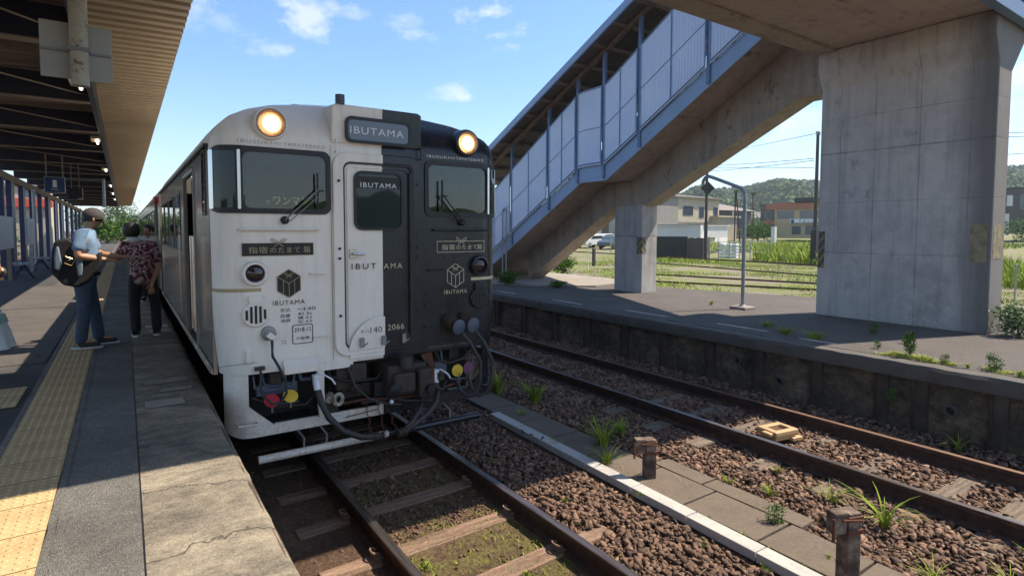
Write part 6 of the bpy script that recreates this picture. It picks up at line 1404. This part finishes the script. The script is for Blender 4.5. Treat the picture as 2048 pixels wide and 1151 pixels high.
for bx_ in ((-.30, -.14, -.02, .10, .74, .90, 'grime'), (-.08, .02, -.06, .1, .56, .70, 'under'), (.44, .54, -.10, .05, .60, .78, 'rust'), (.60, .74, .02, .12, .66, .80, 'bluegrey'), (.78, .90, .05, .12, .80, .92, 'under'), (-.52, -.40, .03, .10, .46, .58, 'grime'), (-1.0, -.9, .03, .10, .80, .90, 'grime')):
    b = MB(); b.box(*bx_[:6]); b.build('bracket_box', bx_[6], train, bevel=.010)
b = MB(); b.box(-.58, .60, .10, .13, .87, .925); b.build('head_stock', 'under', train)
for x in (-.25, .62):
    b = MB(); b.lathe((x, .0, .66), (0, -1, 0), [(.05, 0), (.05, .03), (.03, .05), (.03, .09), (0, .09)], 14); b.build('hose_stub', 'grime', train, smooth=True)
# brake hoses with white cocks
for s_, p in ((-1, [(-.62, -.04, .76), (-.60, -.10, .62), (-.55, -.17, .48), (-.44, -.22, .35), (-.28, -.24, .27), (-.10, -.24, .245)]),
              (1, [(.57, -.02, .64), (.57, -.10, .54), (.52, -.17, .44), (.40, -.22, .36), (.24, -.25, .29), (.10, -.26, .235)]),
              (2, [(.40, -.04, .56), (.38, -.12, .47), (.32, -.20, .40), (.22, -.25, .32), (.10, -.27, .25)])):
    b = MB(); b.tube(p, .030 if s_ < 2 else .024, 12); h_ = b.build('brake_hose', 'hose', train, smooth=True)
    if s_ < 2:
        x, y, z = p[0]; b = MB(); b.tube([(x-.01, y, z+.10), (x, y-.01, z+.02), (x+.005, y-.03, z-.04)], [.030, .034, .032], 12); b.tube([(x, y-.02, z+.09), (x+.05, y-.05, z+.10), (x+.12, y-.07, z+.05), (x+.15, y-.07, z+.0)], .008, 8); b.box(x-.03, x+.03, y-.05, y, z+.07, z+.10); b.build('white_cock', 'valve', h_, smooth=True)
    x, y, z = p[-1]; b = MB(); b.lathe((x, y, z), (.9 if s_ < 0 else -.9, 0, -.1), [(.035, -.06), (.04, -.02), (.028, 0), (.04, .03), (.0, .05)], 14); b.build('hose_coupling', 'grime', h_, smooth=True)
# chains
for x0, x1 in ((-.17, -.15), (-.06, -.02), (.02, .10)):
    b = MB(); nl = 16
    for k in range(nl):
        t = k/(nl-1); cx_ = x0+(x1-x0)*t + .01*math.sin(k); cz = .53 - .30*t; cy_ = -.045-.09*math.sin(t*1.6)
        ring_ = [(cx_+(.010 if k % 2 else .003)*math.cos(a), cy_+(.003 if k % 2 else .010)*math.cos(a), cz+.015*math.sin(a)) for a in np.linspace(0, 2*math.pi, 9)]
        b.tube(ring_, .0032, 4, caps=False)
    b.build('chain', 'rust', train)
# obstacle bar across the rails
b = MB(); b.tube([(-1.13, -.09, .195), (1.06, -.09, .195)], .034, 16); ob = b.build('guard_bar', 'livery', train, smooth=True)
for x in (-.75, -.55, .42, .72):
    b = MB(); b.tube([(x, -.08, .21), (x+.01, -.06, .30), (x-.03, .02, .36)], .009, 6); b.build('bar_bracket', 'steel', ob)
b = MB(); b.tube([(-.36, -.045, .41), (-.34, -.052, .42), (-.05, -.052, .44)], .005, 5); b.build('thin_rod', 'rust', train)

# second car
t = thing('railcar', (TX, 13.75, 0), 'second railcar coupled behind the two tone one, further along the platform', 'railcar')
b = MB(); sec = [(-HW, .90), (-HW, 2.90)] + [(-a, z) for a, z in reversed(ZT[:-1])] + [(a, z) for a, z in ZT[1:-1]] + [(HW, 2.90), (HW, .90)]
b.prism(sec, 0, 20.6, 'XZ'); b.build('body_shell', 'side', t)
for i, y in enumerate([2.6, 4.1, 5.6, 7.1, 8.6, 10.1, 11.6, 13.1, 14.6, 16.1]):
    for x in (-HW-.004, HW+.004): sidewin(x, y, y+.9, 1.92, 2.62, t)
for y in (.9, 18.2):
    b = MB(); b.box(-HW-.012, -HW-.002, y, y+1.05, .95, 2.76); b.build('dark_doorway', 'under', t)
b = MB(); b.box(-1.25, 1.25, .6, 20, .3, .9); b.build('floor_and_underframe', 'under', t)
b = MB(); b.lathe((-HW-.01, .55, 2.80), (-1, 0, 0), [(.09, 0), (.09, .05), (.05, .08), (0, .08)], 16); b.build('red_side_lamp', 'red', t, smooth=True)
b = MB(); b.box(-1.0, 1.0, -.6, -.02, .95, 2.8); b.build('gangway_bellows', 'rubber', t)
text = None
# ================================================================ people
def skin(name, joints, edges, mat, parent, root=0, levels=2):
    me = D.meshes.new(name); me.from_pydata([j[:3] for j in joints], edges, [])
    o = D.objects.new(name, me); C.objects.link(o)
    o.modifiers.new('skin', 'SKIN'); sv = me.skin_vertices[0].data
    for i, j in enumerate(joints):
        r = j[3]; sv[i].radius = (r if not isinstance(r, tuple) else r[0], r if not isinstance(r, tuple) else r[1]); sv[i].use_root = (i == root)
    s = o.modifiers.new('sub', 'SUBSURF'); s.levels = levels; s.render_levels = levels
    dg = bpy.context.evaluated_depsgraph_get(); dg.update(); nm = D.meshes.new_from_object(o.evaluated_get(dg)); D.objects.remove(o); D.meshes.remove(me)
    nm.name = name; nm.materials.clear(); nm.materials.append(MAT[mat]); nm.polygons.foreach_set('use_smooth', [True]*len(nm.polygons))
    r = D.objects.new(name, nm); C.objects.link(r); r.parent = parent; return r
def body(parent, P, mat='skin', sc=1.0):
    """P: dict of joint positions; one continuous skinned figure with five-fingered hands and a faced head"""
    J, E = [], []
    def add(p, r, link=None):
        J.append((p[0], p[1], p[2], r)); i = len(J)-1
        if link is not None: E.append((link, i))
        return i
    V_ = lambda k: Vector(P[k])
    pel = add(V_('pelvis'), .12*sc); ab = add(V_('pelvis').lerp(V_('chest'), .45), .115*sc, pel); ch = add(V_('chest'), .125*sc, ab)
    nb = add(V_('neck'), .055*sc, ch); hd0 = add(V_('neck').lerp(V_('head'), .45), .052*sc, nb); hd = add(V_('head'), .082*sc, hd0); crown = add(V_('head')+(V_('head')-V_('neck')).normalized()*.075, .062*sc, hd)
    f = Vector(P['face']).normalized(); up_ = (V_('head')-V_('neck')).normalized()
    add(V_('head')+f*.075-up_*.035, .042*sc, hd)   # jaw and chin
    for s_ in ('l', 'r'):
        sh = add(V_('sh_'+s_), .062*sc, ch); el = add(V_('el_'+s_), .042*sc, sh); fa = add(V_('el_'+s_).lerp(V_('wr_'+s_), .35), .042*sc, el); wr = add(V_('wr_'+s_), .027*sc, fa)
        d = (V_('wr_'+s_)-V_('el_'+s_)).normalized(); hdir = Vector(P.get('hand_'+s_, d)).normalized(); side_ = hdir.cross(Vector((0, 0, 1)) if abs(hdir.z) < .8 else Vector((0, 1, 0))).normalized(); dn = hdir.cross(side_)
        pm = add(V_('wr_'+s_)+hdir*.045*sc, (.034*sc, .020*sc), wr); kn = add(V_('wr_'+s_)+hdir*.085*sc, (.038*sc, .017*sc), pm)
        for k, ln in enumerate((.066, .078, .073, .056)):
            o_ = side_*((k-1.5)*.020*sc); a = add(V_('wr_'+s_)+hdir*.10*sc+o_, .009*sc, kn); b_ = add(V_('wr_'+s_)+hdir*(.10+ln*.5)*sc+o_+dn*.010, .0085*sc, a); add(V_('wr_'+s_)+hdir*(.10+ln*.9)*sc+o_+dn*.032, .007*sc, b_)
        a = add(V_('wr_'+s_)+hdir*.050*sc-side_*.040*sc, .012*sc, pm); add(V_('wr_'+s_)+hdir*.090*sc-side_*.058*sc+dn*.012, .009*sc, a)
        hp = add(V_('hip_'+s_), .085*sc, pel); kn_ = add(V_('kn_'+s_), .058*sc, hp); cf = add(V_('kn_'+s_).lerp(V_('an_'+s_), .35), .056*sc, kn_); an = add(V_('an_'+s_), .036*sc, cf); add(V_('toe_'+s_), (.038*sc, .022*sc), an)
    o = skin('body', J, E, mat, parent)
    # face: nose, ears, eyes and mouth on the head
    H = V_('head'); sd = f.cross(up_).normalized()
    fb = MB(); fb.tube([H+f*.080+up_*.012, H+f*.105-up_*.016, H+f*.086-up_*.024], [.008, .014, .010], 8); fb.build('nose', mat, parent, smooth=True)
    for s_ in (-1, 1):
        fb = MB(); fb.sphere(tuple(H+sd*s_*.080-up_*.008), .026, 10, 8, (.5, .8, 1.1)); fb.build('ear', mat, parent, smooth=True)
        eb = MB(); eb.sphere(tuple(H+f*.078+sd*s_*.032+up_*.012), .009, 8, 6); eb.build('eye', 'hair', parent, smooth=True)
    eb = MB(); eb.tube([H+f*.104+sd*t-up_*.048 for t in (-.022, 0, .022)], .004, 5); eb.build('mouth', 'rust', parent, smooth=True)
    return o
def limb(name, pts, mat, parent, extra=(), edges=None, root=0):
    E = edges or [(i, i+1) for i in range(len(pts)-1)]; return skin(name, list(pts), E, mat, parent, root)
def blob(name, c, r, sc, mat, parent, zcut=None, rotm=None):
    b = MB(); b.sphere((0, 0, 0), r, 20, 14, sc); V2 = []
    for v in b.v:
        v = Vector(v)
        if zcut is not None and v.z < zcut: v.z = zcut
        if rotm: v = rotm @ v
        V2.append(tuple(v+Vector(c)))
    b.v = V2; return b.build(name, mat, parent, smooth=True)
def shirt(parent, P, mat, hem, sleeve=.55, sc=1.0, girth=1.0, wide=1.0):
    V_ = lambda k: Vector(P[k]); ax = (V_('sh_r')-V_('sh_l')).normalized()
    J = [tuple(V_('chest'))+((.150*sc*wide, .125*sc*girth),), tuple(V_('chest').lerp(V_('pelvis'), .5))+((.158*sc*wide, .130*sc*girth),), (V_('pelvis').x, V_('pelvis').y, hem, (.165*sc*wide, .140*sc*girth)), tuple(V_('chest').lerp(V_('neck'), .75))+((.085*sc, .075*sc),)]
    E = [(0, 1), (1, 2), (0, 3)]
    for s_ in ('l', 'r'):
        a = V_('sh_'+s_); e = a.lerp(V_('el_'+s_), sleeve); e2 = a.lerp(V_('el_'+s_), sleeve+.25); J += [tuple(a)+(.080*sc,), tuple(e)+(.066*sc,), tuple(e2)+(.060*sc,)]; n = len(J); E += [(0, n-3), (n-3, n-2), (n-2, n-1)]
    return skin('shirt', J, E, mat, parent)
def trousers(parent, P, mat, waist, sc=1.0):
    V_ = lambda k: Vector(P[k]); J = [(V_('pelvis').x, V_('pelvis').y, waist, (.150*sc, .120*sc)), tuple(V_('pelvis'))+((.155*sc, .125*sc),)]; E = [(0, 1)]
    for s_ in ('l', 'r'):
        a, k, n_ = V_('hip_'+s_), V_('kn_'+s_), V_('an_'+s_); J += [tuple(a-Vector((0, 0, .06)))+(.098*sc,), tuple(k)+(.074*sc,), tuple(k.lerp(n_, .55))+(.068*sc,), tuple(n_+Vector((0, 0, .02)))+(.066*sc,), tuple(n_+Vector((0, 0, -.035)))+(.064*sc,)]
        m_ = len(J); E += [(1, m_-5), (m_-5, m_-4), (m_-4, m_-3), (m_-3, m_-2), (m_-2, m_-1)]
    return skin('trousers', J, E, mat, parent)
def shoes(parent, P, top='shoe', z0=0):
    for s_ in ('l', 'r'):
        a, t = Vector(P['an_'+s_]), Vector(P['toe_'+s_]); d = Vector((t.x-a.x, t.y-a.y, 0)).normalized(); heel = Vector((a.x, a.y, 0))-d*.06; toe = Vector((t.x, t.y, 0))+d*.05
        so_ = skin('shoe', [tuple(heel+Vector((0, 0, .045)))+((.044, .038),), tuple(heel.lerp(toe, .5)+Vector((0, 0, .045)))+((.046, .040),), tuple(toe+Vector((0, 0, .035)))+((.040, .028),), (a.x, a.y, .09, .045)], [(0, 1), (1, 2), (0, 3)], top, parent)
        b = MB(); nrm = Vector((-d.y, d.x, 0)); pts = [heel-d*.045, heel-nrm*.045, heel.lerp(toe, .6)-nrm*.05, toe-nrm*.03+d*.02, toe+d*.038, toe+nrm*.03+d*.02, heel.lerp(toe, .6)+nrm*.05, heel+nrm*.045]
        b.prism([(p.x*.94+heel.x*.06, p.y*.94+heel.y*.06) for p in pts], .0, .018, 'XY'); b.build('sole', 'sole', so_)

# --- man in blue shirt, side on, reaching out
mx, my = -.39, 8.32
man = thing('person', (mx, my, Z1+.006), 'person in blue shirt, jeans and grey cap reaching an arm to the right', 'person')
P = dict(pelvis=(-.01, 0, .84), chest=(.0, 0, 1.16), neck=(.045, .0, 1.375), head=(.10, .01, 1.495), face=(1, -.05, -.45), sh_l=(.02, .17, 1.31), sh_r=(-.01, -.17, 1.31), el_r=(-.06, -.26, 1.08), wr_r=(.19, -.16, 1.03), hand_r=(1, .1, -.15),
         el_l=(.12, .26, 1.08), wr_l=(.33, .16, 1.05), hand_l=(1, -.2, -.1), hip_l=(-.0, .085, .80), hip_r=(-.02, -.085, .80), kn_l=(.06, .11, .46), kn_r=(-.02, -.10, .46), an_l=(.10, .12, .09), an_r=(-.06, -.10, .09), toe_l=(.24, .13, .035), toe_r=(.08, -.12, .035))
body(man, P, sc=1.06); shirt(man, P, 'blueshirt', .84, .58, 1.15); cl = MB(); cl.lathe((.045, 0, 1.36), (.35, 0, 1), [(.085, -.03), (.074, .0), (.066, .03), (.078, .012), (.095, -.03)], 18); cl.build('collar', 'blueshirt', man, smooth=True); trousers(man, P, 'denim', .88); shoes(man, P, 'shoe')
H = Vector(P['head'])
blob('hair', H+Vector((-.022, 0, .01)), .100, (1, .92, .95), 'hair', man, zcut=-.03)
hc = MB(); tl = Matrix.Rotation(rad(14), 3, 'Y')
cp_ = blob('cap', H+Vector((-.012, 0, .035)), .108, (1.02, .90, .98), 'cap', man, zcut=-.010, rotm=tl)
vs = []; nn = 12
for k in range(nn+1):
    a = math.pi*(k/nn-.5); vs.append((math.cos(a)*.115+.085, math.sin(a)*.08, -.006-.045*math.cos(a)))
b = MB(); b.add([(0.03, -.085, .0), (0.03, .085, .0)] + vs, [tuple([1, 0] + [2+i for i in range(nn+1)])]); pk = b.build('cap_peak', 'cap', cp_, solid=.008); pk.location = H+Vector((.02, 0, .035)); pk.rotation_euler.y = rad(14)
b = MB(); b.tube([H+Vector((.10, -.03, .005)), H+Vector((.07, -.078, .01)), H+Vector((-.02, -.088, .012))], .004, 5); b.tube([H+Vector((.10, .03, .005)), H+Vector((.07, .078, .01)), H+Vector((-.02, .088, .012))], .004, 5); b.box(H.x+.088, H.x+.094, -.045, .045, H.z-.012, H.z+.016); b.build('glasses', 'gilt', man)
b = MB(); b.box(-.13, .10, -.145, .145, .845, .875); 
bl = MB(); bl.lathe((-.01, 0, .86), (0, 0, 1), [(.152, -.018), (.156, -.018), (.156, .018), (.152, .018)], 24); bl.build('belt', 'blackcloth', man, smooth=True)
P_man = P
bag = thing('backpack', (mx-.035, my+.03, Z1+.98), 'black and grey blue backpack hanging low behind the man in the blue shirt', 'backpack')
b = MB(); b.prism([(-.34, .20), (-.30, .36), (-.14, .40), (.0, .30), (.03, .12), (.12, .05), (.22, .17), (.28, .20), (.27, .02), (.10, -.24), (-.04, -.33), (-.22, -.28), (-.36, -.10)], -.30, -.06, 'XZ'); b.build('pack_body', 'blackcloth', bag, bevel=.05, smooth=True)
b = MB(); b.prism([(-.31, .12), (-.29, .26), (-.25, .28), (-.22, .05), (-.25, -.08), (-.31, -.04)], -.335, -.28, 'XZ'); b.build('side_pocket', 'bagblue', bag, bevel=.02, smooth=True); bag.scale = (.74, .85, .78)
b = MB(); b.prism([(-.08, .34), (-.04, .32), (.04, .06), (.02, -.14), (-.03, -.18), (-.05, .0)], -.34, -.28, 'XZ'); b.build('front_pocket', 'bagblue', bag, bevel=.02, smooth=True)
for pts_, r_ in (([(.02, -.15, .26), (-.04, -.19, .16), (-.04, -.26, 0), (.0, -.25, -.1)], .018), ([(.02, .12, .28), (.10, .14, .1), (.06, .12, -.05)], .018), ([(-.03, -.12, -.3), (-.05, -.13, -.42), (-.02, -.13, -.5), (-.04, -.13, -.6)], .008)):
    b = MB(); b.tube(pts_, r_, 6); b.build('strap', 'blackcloth', bag, smooth=True)
b = MB(); b.tube([(-.17, -.35, .14), (-.12, -.355, .08), (-.19, -.35, .04), (-.10, -.36, .0), (-.06, -.35, .08), (-.14, -.36, .12)], .006, 5); b.build('charm', 'gilt', bag, smooth=True)
b = MB(); b.tube([(.19, -.20, .23), (.20, -.21, .13)], .012, 6); 

# --- woman in flowered shirt seen from behind
wm = thing('person', (.16, 8.8, Z1+.006), 'person in maroon flowered shirt and black trousers with pale neck cloth, seen from behind', 'person')
P = dict(pelvis=(.02, 0, .82), chest=(-.01, 0, 1.08), neck=(-.05, .0, 1.24), head=(-.085, .02, 1.365), face=(-.25, 1, -.15), sh_l=(-.17, .0, 1.17), sh_r=(.15, .0, 1.17), el_l=(-.25, .07, .98), wr_l=(-.33, -.04, 1.06), hand_l=(-1, -.1, .1),
         el_r=(.20, -.03, .90), wr_r=(.12, -.10, .70), hand_r=(-.1, 0, -1), hip_l=(-.06, 0, .78), hip_r=(.10, 0, .78), kn_l=(-.08, .03, .44), kn_r=(.15, .03, .44), an_l=(-.07, .0, .09), an_r=(.16, .0, .09), toe_l=(-.08, .12, .035), toe_r=(.17, .12, .035))
body(wm, P, sc=.92); shirt(wm, P, 'floral', .64, .62, .98, 1.0, 1.05); trousers(wm, P, 'blackcloth', .86, .94); shoes(wm, P, 'shoe')
H = Vector(P['head']); blob('hair', H+Vector((.0, -.014, .008)), .106, (.96, 1, 1.04), 'hair', wm, zcut=-.092)
b = MB(); b.lathe(tuple(H+Vector((.02, -.015, -.115))), (.1, 0, 1), [(.062, -.03), (.078, -.01), (.074, .02), (.056, .04)], 20); b.build('neck_cloth', 'whitecloth', wm, smooth=True)
b = MB(); b.tube([H+Vector((-.085, .0, -.03)), H+Vector((-.07, .06, -.04)), H+Vector((-.03, .10, -.05))], .02, 8); b.build('face_mask', 'whitecloth', wm, smooth=True)

# --- third person by the train door, half hidden
tp = thing('person', (.37, 13.2, Z1+.006), 'person in white shirt by the train, mostly hidden behind the flowered shirt', 'person')
P = dict(pelvis=(0, 0, .84), chest=(0, 0, 1.1), neck=(.0, .0, 1.27), head=(.01, .0, 1.38), face=(-.6, -.7, -.2), sh_l=(-.16, 0, 1.2), sh_r=(.14, .02, 1.2), el_l=(-.20, -.06, .97), wr_l=(-.14, -.2, .85), el_r=(.17, 0, .96), wr_r=(.12, -.12, .8), hand_l=(.2, -1, -.2), hand_r=(0, -.5, -.8),
         hip_l=(-.08, 0, .80), hip_r=(.08, 0, .8), kn_l=(-.09, 0, .45), kn_r=(.09, 0, .45), an_l=(-.09, .02, .09), an_r=(.09, .02, .09), toe_l=(-.11, -.10, .035), toe_r=(.10, -.10, .035))
body(tp, P, sc=.92); shirt(tp, P, 'whitecloth', .80, .6, .95); trousers(tp, P, 'blackcloth', .86, .95); shoes(tp, P); H = Vector(P['head']); blob('hair', H+Vector((.02, .03, .02)), .100, (1, 1, 1), 'hair', tp, zcut=-.06)

# --- person in white skirt cut by the left border
lp = thing('person', (-1.22, 7.0, Z1), 'person in long white skirt with teal band, cut by the left border', 'person', rotz=0)
P = dict(pelvis=(0, 0, .86), chest=(0, 0, 1.12), neck=(.02, .0, 1.30), head=(.04, .0, 1.42), face=(.4, .9, -.2), sh_l=(-.15, .02, 1.23), sh_r=(.15, -.02, 1.23), el_l=(-.2, .0, .98), wr_l=(-.1, .15, .90), el_r=(.24, .02, 1.0), wr_r=(.20, .20, .92), hand_l=(.5, 1, 0), hand_r=(.0, 1, 0),
         hip_l=(-.08, 0, .82), hip_r=(.08, 0, .82), kn_l=(-.08, .02, .46), kn_r=(.09, .02, .46), an_l=(-.08, .0, .09), an_r=(.09, .0, .09), toe_l=(-.08, .12, .035), toe_r=(.09, .12, .035))
body(lp, P, sc=.95); shirt(lp, P, 'whitecloth', .88, .3, .95); shoes(lp, P); H = Vector(P['head']); blob('hair', H+Vector((.0, -.02, .0)), .108, (1, 1, 1.1), 'hair', lp, zcut=-.08)
b = MB(); n = 40; prof = [(.14, .90), (.19, .80), (.25, .62), (.30, .46), (.335, .30), (.34, .29)]; vs = []
for k, (r_, z) in enumerate(prof):
    for i in range(n):
        a = 2*math.pi*i/n; rr_ = r_*(1+.06*k/5*math.sin(a*9)); vs.append((rr_*math.cos(a), rr_*math.sin(a)*.9, z))
b.add(vs, [(k*n+i, k*n+(i+1) % n, (k+1)*n+(i+1) % n, (k+1)*n+i) for k in range(len(prof)-1) for i in range(n)], 0); sk_ = b.build('skirt', 'whitecloth', lp, smooth=True)
b = MB(); vs = []
for r_, z in ((.262, .60), (.285, .52)):
    for i in range(n):
        a = 2*math.pi*i/n; rr_ = r_*(1+.045*math.sin(a*9))+.006; vs.append((rr_*math.cos(a), rr_*math.sin(a)*.9, z))
b.add(vs, [(i, (i+1) % n, n+(i+1) % n, n+i) for i in range(n)]); b.build('teal_band', 'tealcloth', sk_, smooth=True)
b = MB(); b.lathe((.245, .05, .985), (0, 1, .1), [(.045, -.03), (.052, -.02), (.052, .02), (.045, .03)], 18); b.lathe((.235, .09, .97), (0, 1, .1), [(.04, -.01), (.048, 0), (.04, .01)], 18); b.build('bracelet', 'gilt', lp, smooth=True)

# ================================================================ air
b = MB(); b.box(-420, 1220, -520, 1220, -1.6, 95)
hz = D.materials.new('air'); hz.use_nodes = True; hn = hz.node_tree.nodes
for n_ in list(hn):
    if n_.type == 'BSDF_PRINCIPLED': hn.remove(n_)
pv = hn.new('ShaderNodeVolumePrincipled'); pv.inputs['Color'].default_value = (.80, .88, .97, 1); pv.inputs['Density'].default_value = .00035; pv.inputs['Anisotropy'].default_value = .3
hz.node_tree.links.new(pv.outputs[0], hn['Material Output'].inputs['Volume'])
o = b.build('haze', hz); tag(o, kind='stuff')
